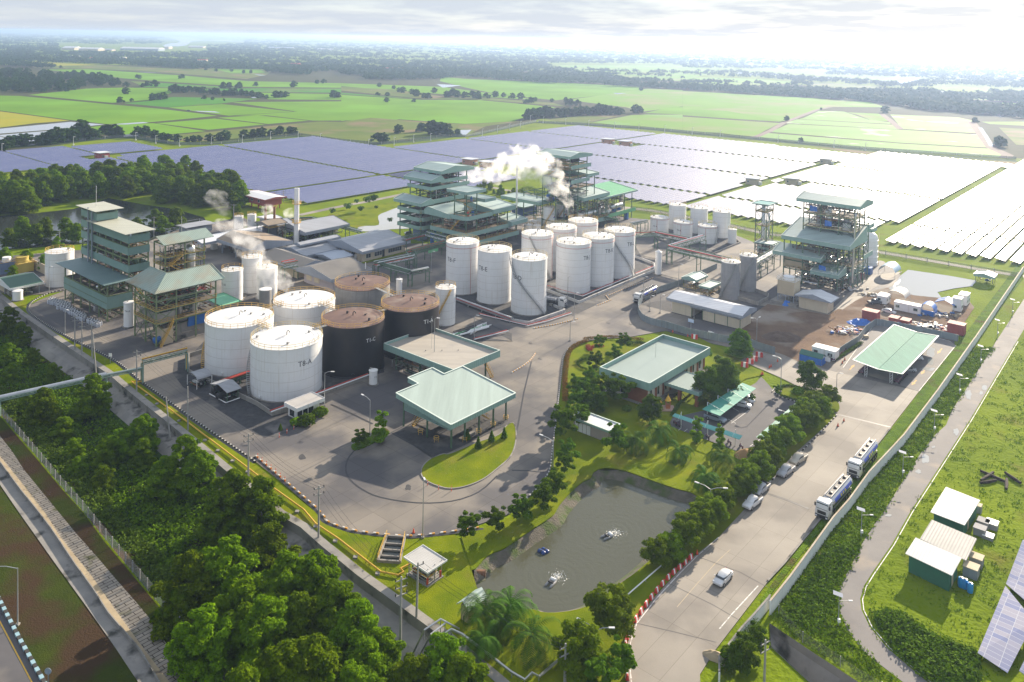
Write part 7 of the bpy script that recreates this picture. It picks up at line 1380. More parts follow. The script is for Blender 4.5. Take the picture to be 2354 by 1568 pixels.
board('white notice on the straight hoarding',KG(3,2,545,215),1.6,1.1,1.3,m_white,-.6);board('white notice on the curved hoarding behind the office',KG(2,1,1832,1545),1.9,1.3,1.4,m_white,-.75);board('blue and white notice on the curved hoarding',KG(2,1,1645,1460),2.0,1.0,2.6,M('notice_blue',(.25,.42,.70),(.6,.65,.75),1.5,.5),-.75)
board('round no-entry style sign on a post at the left yard kerb',KG(0,2,1015,205),.9,.9,2.2,m_white,-.2)
# ================================================================ VEHICLES
m_tyre=M('tyre_rubber',(.02,.02,.02),(.03,.03,.03),2,.85);m_rim=M('wheel_rim',(.45,.45,.46),(.35,.35,.36),2,.35,.8)
def car_paint(n,c): return M('paint_'+n,c,tuple(x*.92 for x in c),.5,.25,.1,spec=.6)
m_lt=M('lamp_glass',(.75,.76,.8),(.6,.62,.68),2,.1);m_tl=M('tail_glass',(.4,.02,.02),(.3,.02,.02),2,.2)
def ringloft(b,secs):
 """secs: (x, halfwidth bottom, halfwidth top, z0, z1)"""
 n=8;b0=len(b.v)
 for (x,hb,ht,z0,z1) in secs:
  r=min(.12,(z1-z0)*.25)
  for y,z in ((-hb,z0),(-hb*1.02,z0+(z1-z0)*.5),(-ht,z1-r*.6),(-ht+r,z1),(ht-r,z1),(ht,z1-r*.6),(hb*1.02,z0+(z1-z0)*.5),(hb,z0)): b.v.append(Vector((x,y,z)))
 for i in range(len(secs)-1):
  for k in range(n): k2=(k+1)%n;b.f.append((b0+i*n+k,b0+(i+1)*n+k,b0+(i+1)*n+k2,b0+i*n+k2))
 b.f.append(tuple(b0+k for k in range(n)));b.f.append(tuple(b0+(len(secs)-1)*n+k for k in range(n))[::-1])
def wheel(root,x,y,r,w_=.22):
 b=MB();b.tube([(x,y-w_/2,r),(x,y+w_/2,r)],r,18);o=b.build('wheel',m_tyre,root,True);s=1 if y>0 else -1;b=MB();b.tube([(x,y+s*w_/2,r),(x,y+s*(w_/2+.02),r)],r*.6,14);b.build('rim',m_rim,o)
def make_car(lab,kind,paint):
 t=thing({'sedan':'sedan_car','pickup':'pickup_truck','hatch':'hatchback_car'}[kind],lab,'pickup' if kind=='pickup' else 'car');W2=.86
 b=MB();c=MB();g=MB()
 if kind=='pickup':
  ringloft(b,[(-2.55,.84,.84,.45,1.0),(-2.5,.88,.88,.4,1.08),(-.75,.88,.88,.38,1.08),(.9,.88,.88,.36,1.1),(1.1,.88,.86,.36,1.1),(2.3,.86,.80,.38,.98),(2.55,.78,.70,.42,.80)])
  ringloft(c,[(-.85,.80,.66,1.05,1.40),(-.7,.80,.68,1.05,1.74),(.35,.80,.68,1.05,1.76),(1.25,.80,.70,1.05,1.14)])
  ringloft(g,[(-.87,.815,.685,1.14,1.42),(-.70,.815,.695,1.14,1.66),(.40,.815,.695,1.14,1.67),(1.15,.815,.73,1.1,1.19)])
  k=MB();k.box(-2.45,-.95,-.74,.74,.72,1.095);bed=k.build('load_bed',m_darksteel,t)
  wx=(-1.55,1.6);r=.38
 else:
  dz=0 if kind=='sedan' else .04;back=-2.2 if kind=='sedan' else -2.0
  ringloft(b,[(back,.72,.70,.42,.80),(back+.12,.82,.78,.34,.93+dz),(-1.4,.85,.82,.28,.98+dz),(.9,.85,.82,.26,.95+dz),(1.9,.82,.74,.30,.82),(2.15,.70,.60,.36,.62)])
  if kind=='sedan': S=[(-1.75,.72,.56,.93,1.0),(-1.0,.76,.58,.93,1.42),(.15,.77,.60,.93,1.46),(1.15,.76,.62,.9,.99)]
  else: S=[(-1.95,.74,.56,.95,1.25),(-1.7,.76,.58,.95,1.48),(.15,.77,.60,.93,1.52),(1.15,.76,.62,.9,1.0)]
  ringloft(c,S);ringloft(g,[(x-(.02 if i<2 else -.05),hb+.012,ht+.014,z0+.07,z1-.09 if 0<i<3 else z1+.01) for i,(x,hb,ht,z0,z1) in enumerate(S)])
  wx=(-1.3,1.32);r=.31
 b.build('body',paint,t,True);c.build('cabin',paint,t,True);g.build('windows',m_glass,t,True)
 for x in wx:
  for y in (-W2+.06,W2-.06): wheel(t,x,y,r)
 fx=2.5 if kind=='pickup' else 2.08
 for y in (-.6,.6):
  k=MB();k.box(fx-.12,fx+.03,y-.16,y+.16,.62,.78);k.build('headlight',m_lt,t);k=MB();bx=-2.56 if kind=='pickup' else back;k.box(bx-.02,bx+.06,y-.12,y+.12,.7,.9);k.build('tail_light',m_tl,t)
  k=MB();s=1 if y>0 else -1;k.box(.95,1.12,s*.86,s*1.02,1.0,1.12) if s>0 else k.box(.95,1.12,-1.02,-.86,1.0,1.12);k.build('wing_mirror',paint,t)
 return remember(t)
def place(t,p,q,first=True,lab=None,group=None,z=0.02):
 """p rear, q front of the vehicle on the ground"""
 a=math.atan2(q.y-p.y,q.x-p.x);c=(p+q)/2;c.z=z
 if first: t.location=c;t.rotation_euler=(0,0,a);
 else: t=copy_tree(t,c,a,lab)
 if lab: t['label']=lab
 if group: t['group']=group
 return t
sed=make_car('x','sedan',car_paint('white',(.70,.70,.70)))
place(sed,KG(2,3,1990,590),KG(2,3,1890,690),True,'white saloon car driving alone down the entry road')
for lab,kind,pt,a,c in (('white pickup parked last in the line under the roadside trees',"pickup",('white',(.70,.70,.70)),(2,2,2285,1460),(2,2,2140,1568)),('silver pickup with open dark bed, next above the white one',"pickup",('silver',(.42,.43,.45)),(2,2,2360,1330),(2,2,2215,1450)),('dark blue-bedded silver pickup parked against the hedge, third from the bottom',"pickup",('silver',(.42,.43,.45)),(3,2,235,1170),(3,2,95,1275)),('pale gold pickup parked at the upper end of the roadside line',"pickup",('champagne',(.50,.46,.38)),(3,2,340,1075),(3,2,220,1150)),('grey-blue pickup nosing out from the teal net carport',"pickup",('blue_grey',(.28,.33,.40)),(2,2,1770,700),(2,2,1975,765)),('white car under the right end of the teal net carport, front one',"hatch",('white',(.70,.70,.70)),(2,2,2060,590),(2,2,2180,620)),('white car under the right end of the teal net carport, rear one',"hatch",('white',(.70,.70,.70)),(2,2,2120,530),(2,2,2200,570)),('silver car half under the big motorcycle shelter, nearest',"hatch",('silver',(.42,.43,.45)),(3,2,1230,270),(3,2,1345,285)),('white car half under the big motorcycle shelter, farther in',"hatch",('white',(.70,.70,.70)),(3,2,1300,165),(3,2,1405,175)),('dark grey pickup on the dirt of the building site',"pickup",('dark_grey',(.10,.11,.13)),(3,1,940,1230),(3,1,1030,1225)),('white saloon glinting on the dirt near the white site cabin',"sedan",('white',(.70,.70,.70)),(3,1,1060,1300),(3,1,1170,1325))):
 place(make_car('x',kind,car_paint(*pt)),KG(*a),KG(*c),True,lab,'pickups parked along the kerb' if 'roadside' in lab or 'hedge' in lab or 'above' in lab else None)
def make_tanker(lab,stripe=True):
 t=thing('tanker_truck',lab,'tanker truck');m_cab=car_paint('white',(.70,.70,.70));m_st=M('stripe_blue',(.03,.07,.42),(.03,.06,.36),1,.35)
 b=MB();ringloft(b,[(4.9,1.2,1.15,.9,3.2),(5.2,1.24,1.18,.6,3.35),(6.7,1.24,1.15,.55,3.3),(7.05,1.22,1.08,.5,2.4),(7.1,1.2,1.1,.5,1.5)]);b.build('cab',m_cab,t,True)
 b=MB();b.add([(6.82,-1.05,3.05),(6.82,1.05,3.05),(7.085,1.08,2.05),(7.085,-1.08,2.05)],[(0,3,2,1)]);
 for s in (-1,1): b.add([(5.6,s*1.235,2.1),(6.75,s*1.225,2.1),(6.6,s*1.2,2.95),(5.6,s*1.2,2.95)],[(0,1,2,3)])
 b.build('windscreen',m_glass,t);b=MB();b.box(7.06,7.2,-1.2,1.2,.45,1.0);b.build('bumper',m_darksteel,t);b=MB();b.box(7.1,7.13,-.8,.8,1.15,1.75);b.build('grille',m_darksteel,t)
 for s in (-.95,.95):
  b=MB();b.box(7.15,7.22,s-.18,s+.18,.6,.85);b.build('headlight',m_lt,t);b=MB();q=1.35 if s>0 else -1.35;b.box(6.7,6.85,q-.12,q+.12,2.2,2.9);b.build('wing_mirror',m_darksteel,t)
 b=MB();b.box(-6.6,6.2,-.45,.45,.85,1.15);b.build('chassis',m_darksteel,t)
 b=MB();secs=[];n=22;pr=[(-6.7,.35),(-6.6,.75),(-6.35,.98),(-6.0,1.0),(3.9,1.0),(4.2,.95),(4.35,.7),(4.4,.3)]
 for (x,s) in pr:
  for k in range(n): a=2*math.pi*k/n;b.v.append(Vector((x,1.22*s*math.cos(a),2.25+.98*s*math.sin(a))))
 for i in range(len(pr)-1):
  for k in range(n): b.f.append((i*n+k,i*n+(k+1)%n,(i+1)*n+(k+1)%n,(i+1)*n+k))
 b.f.append(tuple(range(n))[::-1]);b.f.append(tuple(range((len(pr)-1)*n,len(pr)*n)));b.build('tank',M('polished_tank',(.55,.55,.56),(.45,.45,.47),.5,.22,.75),t,True)
 b=MB();b.box(-6.2,4.0,-.45,.45,3.15,3.27);w=b.build('walkway',m_darksteel,t)
 for s in (-.62,.62): b=MB();b.bar((-6.3,s,3.3),(4.0,s,3.3),.12,.22);b.build('side_rail',m_rim,w)
 for k in range(4): b=MB();b.lathe((-5+k*2.5,0,3.27),[(.32,0),(.32,.18),(.1,.24)],12);b.build('hatch',m_darksteel,w,True)
 if stripe:
  for s in (-1,1):
   b=MB();P=[]
   for k in range(7): a=-.15+.75*k/6;P+=[(-5.6,s*1.235*math.cos(a),2.25+1.0*math.sin(a)),(3.4,s*1.235*math.cos(a),2.25+1.0*math.sin(a))]
   b.add(P,[(2*k,2*k+1,2*k+3,2*k+2) for k in range(6)]);b.build('blue_stripe',m_st,t)
   for x0 in (-2.0,-.9,.2):
    b=MB();P=[(x0+.36*math.cos(q*.785),s*1.255*math.cos(.2+.26*math.sin(q*.785)),2.25+1.02*math.sin(.2+.26*math.sin(q*.785))) for q in range(8)];b.add(P,[tuple(range(8))]);b.build('round_emblem',M('sign_yellow',(0,0,0)),t)
   b=MB();b.box(-5.8,3.6,s*1.1-.05,s*1.1+.05,1.2,1.42);b.build('side_skirt',m_rim,t)
 for x in (-5.6,-4.3,-3.0,3.2,4.4,6.1):
  for y in (-1.0,1.0): wheel(t,x,y,.5,.34)
 return remember(t)
tk=make_tanker('x');place(tk,KG(3,2,745,1355),KG(3,2,480,1665),True,'tanker truck with blue stripe, the front one of two queued on the entry road','tankers queued by the wall')
place(tk,KG(3,2,985,1010),KG(3,2,765,1290),False,'tanker truck with open cab door and blue stripe, the rear one of two','tankers queued by the wall')
place(tk,KG(2,1,1350,1120),KG(2,1,1110,1245),False,'tanker truck leaving round the hoarding corner behind the tall tanks')
tk2=make_tanker('x',False);place(tk2,KG(2,1,190,1210),KG(2,1,440,1255),True,'tanker truck with cream cab half hidden behind tank T8-D')
# motorcycles
mo=proto_thing('motorcycle','','motorcycle')
for x in (-.6,.6): b=MB();b.tube([(x,-.05,.28),(x,.05,.28)],.28,12);b.build('wheel',m_tyre,mo,True)
b=MB();ringloft(b,[(-.75,.1,.08,.55,.8),(-.2,.14,.12,.45,.78),(.1,.1,.08,.4,.6),(.45,.12,.08,.45,.95),(.55,.06,.05,.6,1.0)]);b.build('fairing',M('bike_paint',(.25,.04,.05),(.06,.08,.2),1.3,.3),mo,True);b=MB();b.bar((.45,-.32,1.02),(.45,.32,1.02),.05);b.build('handlebar',m_rim,mo);b=MB();b.box(-.7,-.05,-.12,.12,.78,.86);b.build('seat',m_darksteel,mo);remember(mo)
ml=[(XY(228.5+k*1.25,v+s),a) for v,s,a in ((-66.5,-1.6,2.1),(-60.2,1.2,-.9)) for k in range(7)]
ml2=[KG(3,2,600+k*13,190-k*12) for k in range(9)];ml3=[KG(2,2,x,y) for x,y in ((1500,770),(1530,785),(1545,775),(1800,900),(2000,950),(2110,990))]
n=0
for i,(p,a) in enumerate(ml):
 lab='motorcycle parked under the big butterfly-roofed shelter';gp_='motorcycles under the big shelter'
 if i==0: mo.location=p;mo.rotation_euler=(0,0,a);mo['label']=lab;mo['group']=gp_
 else: copy_tree(mo,p,a,lab,gp_)
for p in ml2: copy_tree(mo,p,-.3+random.uniform(-.2,.2),'motorcycle in the row parked beside the white site cabin','motorcycles beside the site cabin')
for p in ml3: copy_tree(mo,p,1.8,'motorcycle under the narrow teal shelter of the office car park','motorcycles under the narrow teal shelter')
# ================================================================ BUILDING SITE AND POND THINGS
def cabin(lab,c,su,sv,h,m_,nm='site_cabin',cat='cabin',win=True,ang=0,z=0):
 u,v=UV(c);t=thing(nm,lab,cat,(c.x,c.y,z));solid(t,u-su/2,u+su/2,v-sv/2,v+sv/2,z+.2,z+h,m_,'body');b=MB(uv=True);b.box(u-su/2-.1,u+su/2+.1,v-sv/2-.1,v+sv/2+.1,z+h+.01,z+h+.12);b.build('roof',m_white if win else m_,t)
 if win: windows(t,u-su/2,u+su/2,v-sv/2,v+sv/2,[('F',.5,1.6),('F',sv-2.0,sv-.8)] if sv>su else [('R',.6,1.6),('R',su-1.8,su-.7),('F',.4,1.3)],z+1.2,z+2.0)
 b=MB(uv=True)
 for a in (-1,1):
  for e in (-1,1): b.box(u+a*(su/2-.2)-.15,u+a*(su/2-.2)+.15,v+e*(sv/2-.2)-.15,v+e*(sv/2-.2)+.15,z,z+.2)
 b.build('skid',m_darksteel,t);return t
m_redc=M('red_container',(.36,.06,.05),(.28,.05,.045),.5,.6,corr=.04,corr_dir=VD,corr_p=.4);m_redt=M('faded_red_top',(.5,.25,.2),(.4,.2,.16),.5,.7)
cabin('white site cabin with two windows beside the row of motorcycles',KG(3,2,530,150),3.4,6.4,2.7,m_white)
cabin('long white site cabin with two open window flaps in the muddy yard',KG(3,1,1290,1300),3,8,2.8,m_white)
cabin('plain white cabin beside the white arched tent',KG(3,1,1065,1215),5,3.2,2.7,m_white)
cabin('tall narrow white cabin near the far fence of the site',KG(3,1,1745,1290),3,2.6,4.4,m_white);cabin('flat white cabin behind the tall narrow one',KG(3,1,1805,1230),5,2.6,3.6,m_white)
for lab,x,y in (('big dark red container at the corner of the straight hoarding',948,1380),('low red container behind the hoarding, left of two side by side',1172,1390),('low red container behind the hoarding, right of two side by side',1260,1410),('dark red container near the right end of the hoarding',1735,1500)):
 big='big' in lab or 'near the right' in lab;cabin(lab,KG(3,1,x,y),3.4,4.6 if big else 3.2,3.2 if big else 1.4,m_redc,'shipping_container','container',False)
cabin('blue container beside the ribbed white silo',KG(3,1,905,950),3,4,2.6,m_blue,'shipping_container','container',False)
def arch_tent(lab,c,su,sv,h,m_,closed=False,ax='u'):
 u,v=UV(c);t=thing('arched_tent',lab,'tent',(c.x,c.y,0));P=[];n=10
 for k in range(n+1):
  a=math.pi*k/n
  q=-math.cos(a)*.5;z=h*.45+h*.55*math.sin(a)
  if ax=='u': P+=[(u-su/2,v+q*sv,z),(u+su/2,v+q*sv,z)]
  else: P+=[(u+q*su,v-sv/2,z),(u+q*su,v+sv/2,z)]
 b=MB(uv=True);b.add(P+[(a,c_,z-.05) for a,c_,z in P],[f for k in range(n) for f in ((2*k,2*k+1,2*k+3,2*k+2),(2*n+2+2*k,2*n+4+2*k,2*n+5+2*k,2*n+3+2*k))]);b.build('canopy',m_,t,True)
 pts=[(u-su/2,v-sv/2),(u+su/2,v-sv/2),(u+su/2,v+sv/2),(u-su/2,v+sv/2)];posts(t,pts,h*.47,.1,m_alu)
 if closed: walls(t,'side_cloth',m_,u-su/2,u+su/2,v-sv/2,v+sv/2,0,h*.45,'FR' if closed==1 else 'F',.05)
 return t
arch_tent('blue-sided arched shelter with pale roof beside the ribbed silo',KG(3,1,1120,960),8,6,4.4,M('pale_blue_sheet',(.40,.52,.62),(.3,.45,.6),.5,.4));arch_tent('white arched tent by the edge of the white pond',KG(3,1,1200,1190),6.5,6,3.8,M('tent_white',(.62,.60,.58),(.5,.48,.46),.6,.6));arch_tent('closed blue arched tent in the muddy yard',KG(3,1,1475,1320),4.5,4.4,3.8,m_tarp,1)
c=KG(3,1,1640,1270);u,v=UV(c);t=thing('gable_tent','blue and white striped gable tent in the muddy yard','tent',(c.x,c.y,0));roof(t,u-2.6,u+3,v-3,v+3,2.2,1.3,'u',m_tarp,fd=0);posts(t,[(u-2.5,v-2.9),(u-2.5,v+2.9),(u+2.9,v-2.9),(u+2.9,v+2.9)],2.2,.1,m_alu)
b=MB(uv=True)
for k in (-1.4,1.4):
 b.add([(u+k-.3,v-3,2.26),(u+k+.4,v-3,2.26),(u+k+.4,v,3.56),(u+k-.3,v,3.56),(u+k+.4,v+3,2.26),(u+k-.3,v+3,2.26)],[(0,1,2,3),(3,2,4,5)])
b.build('white_stripe',m_white,t)
c=KG(3,2,410,190);u,v=UV(c);t=thing('gable_tent','blue and green tarpaulin tent in front of the white site cabin','tent',(c.x,c.y,0));roof(t,u-1.6,u+1.6,v-3.2,v+3.2,1.9,.9,'v',M('dark_green_cloth',(.05,.16,.12),(.04,.13,.1),1,.6),fd=0);walls(t,'side_cloth',m_tarp,u-1.5,u+1.5,v-3.1,v+3.1,0,1.8,'FRL',.05);posts(t,[(u-1.5,v-3.1),(u-1.5,v+3.1),(u+1.5,v-3.1),(u+1.5,v+3.1)],1.9,.1,m_alu)
c=KG(3,1,2000,1020);u,v=UV(c);t=thing('pond_hut','small teal-roofed open hut standing in the far corner of the white pond','hut',(c.x,c.y,0));roof(t,u-3,u+3,v-3.4,v+3.4,2.6,.8,'u',m_troof,m_fasc,fd=.6);posts(t,[(u-2.4,v-2.8),(u-2.4,v+2.8),(u+2.4,v-2.8),(u+2.4,v+2.8)],2.6,.18,m_steel);clutter(t,u-2,u+2,v-2,v+2,.1,1.4,1,8,301,[m_blue])
# small teal shelters, loading platform
for lab,l,z in (('gabled teal shelter on slim posts behind the curved hoarding',KL(2,1,[(1562,985),(1680,1010),(1790,975),(1670,940)]),4.2),('flat teal shelter beside the first concrete silo',KL(2,1,[(1745,1050),(1820,1085),(1895,1050),(1835,1015)]),3.2),('small pale teal roof beside the green pipes left of the cooling tower',KL(2,1,[(2270,700),(2354,720),(2390,690),(2354,660)]),3.4)):
 u0,u1,v0,v1=ext(l,z);t=thing('shelter',lab,'shelter',XY(u0,v0));roof(t,u0,u1,v0,v1,z,.9 if 'gabled' in lab else 0,'u',m_troof,fd=.5);posts(t,[(u0+.6,v0+.6),(u0+.6,v1-.6),(u1-.6,v1-.6),(u1-.6,v0+.6)],z,.2);clutter(t,u0+.5,u1-.5,v0+.5,v1-.5,.1,1.8,1,10,310+int(z*10),[m_silver]);rails(t,u0+.5,u1-.5,v0+.5,v1-.5,.9,'FR',m_yel)
t=thing('blue_shed','long dark blue walled shed with a teal roof below the vent mast','shed',KG(2,1,150,400));u0,u1,v0,v1=ext(KL(2,1,[(-20,320),(160,335),(250,310),(100,292)]),4.5);solid(t,u0+1,u1-1,v0+1,v1-1,0,3.4,M('navy_wall',(.04,.09,.22),(.035,.08,.19),.4,.6));roof(t,u0,u1,v0,v1,4.6,0,fd=.4,m=m_troof);posts(t,[(u0+.6,v0+.6),(u0+.6,v1-.6),(u1-.6,v1-.6)],4.5,.2)
# white bulk sacks on the left yard
sk=proto_thing('bulk_sack','','sack');b=MB();ringloft(b,[(-.5,.40,.44,.0,1.0),(-.44,.50,.50,.0,1.08),(.44,.50,.50,.0,1.08),(.5,.40,.44,.0,1.0)]);b.build('bag',M('sack_cloth',(.52,.54,.58),(.40,.42,.47),1.2,.8,bump=.06,coord='obj'),sk,True);b=MB();b.box(-.32,.32,-.32,.32,1.085,1.11);b.build('dark_contents',m_darksteel,sk);b=MB()
for a in (-.4,.4): b.tube([(a,-.4,1.05),(a,0,1.35),(a,.4,1.05)],.04,5)
b.build('lifting_loop',m_white,sk);remember(sk)
random.seed(21);k=0
for (x0,y0,x1,y1,n,rows) in ((455,1225,620,1270,9,3),(540,1275,620,1300,4,2),(600,1290,760,1385,10,3),(810,1400,910,1440,6,2)):
 for i in range(n):
  for r in range(rows):
   f=i/max(1,n-1);p=KG(0,1,x0+(x1-x0)*f+r*9,y0+(y1-y0)*f-r*13);p+=Vector((random.uniform(-.15,.15),random.uniform(-.15,.15),0));g_='white bulk sacks in the %s heap'%('upper' if y0<1290 else 'long middle' if x0<700 else 'small lower');lab='white bulk sack in the %s heap of the left yard'%('upper' if y0<1290 else 'long middle' if x0<700 else 'small lower')
   if k==0: sk.location=p;sk['label']=lab;sk['group']=g_;sk.rotation_euler=(0,0,.7)
   else: copy_tree(sk,p,random.uniform(.4,1.0),lab,g_)
   k+=1
# heaps on the site
def heap(name,lab,cat,c,sx,sy,h,m_,seed=1,n=26,rough=.35,rot=0):
 from mathutils import noise as nz
 b=MB();N_=n
 for i in range(N_+1):
  for j in range(N_+1):
   x,y=i/N_*2-1,j/N_*2-1;r=min(1,math.hypot(x,y));z=max(0,(1-r**2))*h*(1-rough+2*rough*(.5+.5*nz.noise(Vector((x*3+seed,y*3,seed*.7)))))+ (h*rough*.35*nz.noise(Vector((x*9,y*9+seed,seed))) if r<1 else 0)
   X,Y=x*sx,y*sy;b.v.append(Vector((c.x+X*math.cos(rot)-Y*math.sin(rot),c.y+X*math.sin(rot)+Y*math.cos(rot),max(z,0)-.05 if r>=1 else max(z,.02))))
 for i in range(N_):
  for j in range(N_): a=i*(N_+1)+j;b.f.append((a,a+N_+1,a+N_+2,a+1))
 return props(b.build(name,m_,None,True),lab,cat)
heap('soil_heap','dark brown heap of dug soil on the building site','soil heap',KG(3,1,130,1540),6,4,1.6,M('wet_soil',(.16,.11,.08),(.09,.06,.045),.6,.9,bump=.3),3)
heap('tarpaulin_heap','crumpled blue tarpaulin over scrap beside the big red container','tarpaulin',KG(3,1,850,1405),4.2,2.6,1.2,m_tarp,5,20,.8)
heap('rubble_heap','pale rubble and rocks at the gate end of the entry road','rubble',KG(2,3,1890,1345),2.2,1.0,.7,m_sand,7,18,.5,-.5)
heap('sand_heap','small mound of orange soil beside the narrow teal shelter','soil heap',KG(2,2,2150,1060),2.4,2,1.5,M('orange_soil',(.36,.22,.10),(.3,.18,.08),1,.95),9,16,.2)
heap('blue_tarpaulin','blue tarpaulin bundle at the foot of the cooling tower basin','tarpaulin',KG(3,1,175,1240),1.6,1.1,1.5,m_tarp,11,14,.6)
random.seed(31)
def junk(name,lab,cx,cy,rx,ry,n,ms):
 c=KG(3,1,cx,cy);t=thing(name,lab,'scrap pile',(c.x,c.y,0))
 for m_ in ms:
  b=MB()
  for k in range(n):
   p=c+Vector((random.gauss(0,rx*.45),random.gauss(0,ry*.45),0));a=random.uniform(0,3.14);l=random.uniform(.4,2.2);d=Vector((math.cos(a),math.sin(a),random.uniform(-.15,.3)))*l;z=random.uniform(.15,.8)
   if random.random()<.5: b.bar(p-d/2+Vector((0,0,z)),p+d/2+Vector((0,0,z)),random.uniform(.08,.25))
   else: s=random.uniform(.2,.7);b.box(p.x-s,p.x+s,p.y-s*.7,p.y+s*.7,0,z)
  b.build('scrap',m_,t)
junk('scrap_pile','mixed scrap and boxes on the dirt left of the hoarding',740,1480,5,4,14,[m_white,m_darksteel,m_redc,m_tarp,m_beige,m_rust]);junk('scrap_pile','long heap of pipes and scaffold behind the straight hoarding',1430,1430,8,3,20,[m_alu,m_white,m_darksteel,m_blue,m_rust]);junk('scrap_pile','scrap pile around the right-hand red container',1640,1470,3.5,2.5,8,[m_white,m_rust,m_darksteel,m_redc]);junk('scrap_pile','crates and gear around the muddy yard tents',1560,1330,6,3,14,[m_white,m_darksteel,m_beige,m_blue]);junk('scrap_pile','loose parts and crates at the foot of the right process tower',760,1090,6,3,10,[m_white,m_darksteel,m_rust,m_silver]);junk('scrap_pile','planks and rubbish beside the site lane',950,1150,5,2,8,[m_beige,m_white,m_darksteel])
c=KG(3,1,870,1000);t=thing('pink_drum','upright faded pink drum by the tower foot','drum',(c.x,c.y,0));b=MB();b.lathe((c.x,c.y,0),[(.7,0),(.75,.5),(.75,2.2),(.5,2.5)],14);b.build('body',M('faded_pink',(.42,.16,.18),(.35,.13,.15),1,.6),t,True);b=MB();b.lathe((c.x,c.y,2.5),[(.5,0),(.1,.15)],12);b.build('lid',m_darksteel,t)
# pond aerators and blue floats
for k,(x,y) in enumerate(((872,238),(357,668))):
 c=KG(2,3,x,y,-1.3);t=thing('pond_aerator','paddle aerator on two grey floats, %s one in the pond'%('upper','lower')[k],'aerator',(c.x,c.y,-1.3),'pond aerators');a=(.6,1.0)[k];d=Vector((math.cos(a),math.sin(a),0));s=Vector((-d.y,d.x,0))
 for q in (-.45,.45): b=MB();b.tube([c+s*q-d*1.0+Vector((0,0,.05)),c+s*q-d*.8+Vector((0,0,.1)),c+s*q+d*.8+Vector((0,0,.1)),c+s*q+d*1.0+Vector((0,0,.05))],[.08,.2,.2,.08],8);b.build('float',m_conct,t,True)
 b=MB();b.bar(c-s*.5+Vector((0,0,.35)),c+s*.5+Vector((0,0,.35)),.25,.2);b.build('motor',m_darksteel,t)
 b=MB();b.tube([c+d*1.0-s*.5+Vector((0,0,.2)),c+d*1.0+s*.5+Vector((0,0,.2))],.3,10);b.build('paddle_wheel',m_white,t)
 e=c+d*2.2;b=MB();random.seed(k)
 for i in range(420):
  r=abs(random.gauss(0,.8));q=random.uniform(0,6.28);p=e+Vector((r*math.cos(q),r*math.sin(q),random.uniform(.01,.2)*max(.1,1-r/2)));z=random.uniform(.02,.06);o_=Vector((random.uniform(-1,1),random.uniform(-1,1),random.uniform(-.3,.3)))*z*2;o2=Vector((-o_.y,o_.x,z));b.quad(p-o_,p+o2*.6,p+o_,p-o2*.6)
 props(b.build('splashing_water',M('foam',(.85,.85,.82),(.75,.75,.7),2,.5)),'white splash thrown up by the %s pond aerator'%('upper','lower')[k],'splash',kind='stuff')
for k,(x,y) in enumerate(((275,378),(308,365))):
 c=KG(2,3,x,y,-1.3);t=thing('float_drum','dark blue float drum, %s of two side by side in the pond'%('left','right')[k],'float drum',(c.x,c.y,-1.3));d=Vector((.75,-.66,0));b=MB();b.tube([c-d*.75,c-d*.6,c+d*.6,c+d*.75],[.3,.42,.42,.3],14);b.build('drum',M('navy_plastic',(.02,.06,.22),(.02,.05,.18),1,.4),t,True);b=MB();b.tube([c-d*.1,c+d*.1],.435,14);b.build('hoop',m_darksteel,t)
b=MB();p=KG(1,3,2080,575,-1.0);b.tube([p-Vector((1.6,.2,-.3)),p+Vector((.4,0,0)),p+Vector((.6,0,0))],[.55,.6,.7],14);props(b.build('outfall_pipe',m_rust,None,True),'rusty outfall pipe pouring into the left corner of the pond','pipe')
# pipe rail beside the pond road, garden kerb rail
t=thing('guard_pipe','long white pipe on low posts between pond lawn and barrier line','pipe',KG(2,3,1070,790));P=[p+Vector((0,0,.5)) for p in PG(KL(2,3,[(1070,790),(1385,515),(1475,430),(1640,285)]))];b=MB();b.tube(P,.1,8);b.build('pipe',m_white,t,True);b=MB()
for i in range(3):
 for f in (0,.5): p=P[i]+(P[i+1]-P[i])*f;b.bar((p.x,p.y,0),(p.x,p.y,.5),.1)
b.build('support',m_alu,t)
# people
def person(lab,c,shirt,trou):
 t=thing('person',lab,'person',c);b=MB();r=[(.0,.0),(.11,.0),(.09,.45),(.13,.85),(.17,1.0),(.19,1.35),(.16,1.45),(.06,1.5),(.06,1.55),(.10,1.62),(.11,1.7),(.06,1.78),(.01,1.8)];b.lathe(c,r,12);b.build('body',trou,t,True);b=MB();b.lathe(c+Vector((0,0,.9)),[(.185,0),(.21,.45),(.18,.57),(.08,.62)],12);b.build('shirt',shirt,t,True)
 b=MB()
 for s in (-1,1): b.tube([c+Vector((s*.2,0,1.45)),c+Vector((s*.26,.03,1.15)),c+Vector((s*.25,.12,.9))],[.055,.05,.035],7)
 b.build('sleeves',shirt,t,True);b=MB();b.lathe(c+Vector((0,0,1.66)),[(.115,0),(.11,.08),(.05,.145),(.01,.15)],10);b.build('hair',m_darksteel,t,True)
person('person in a dark blue shirt standing at the office porch',KG(2,2,1675,515),m_blue,m_darksteel);person('person in dark clothes standing by the white saloon on the building site',KG(3,1,1072,1285),m_darksteel,m_darksteel)
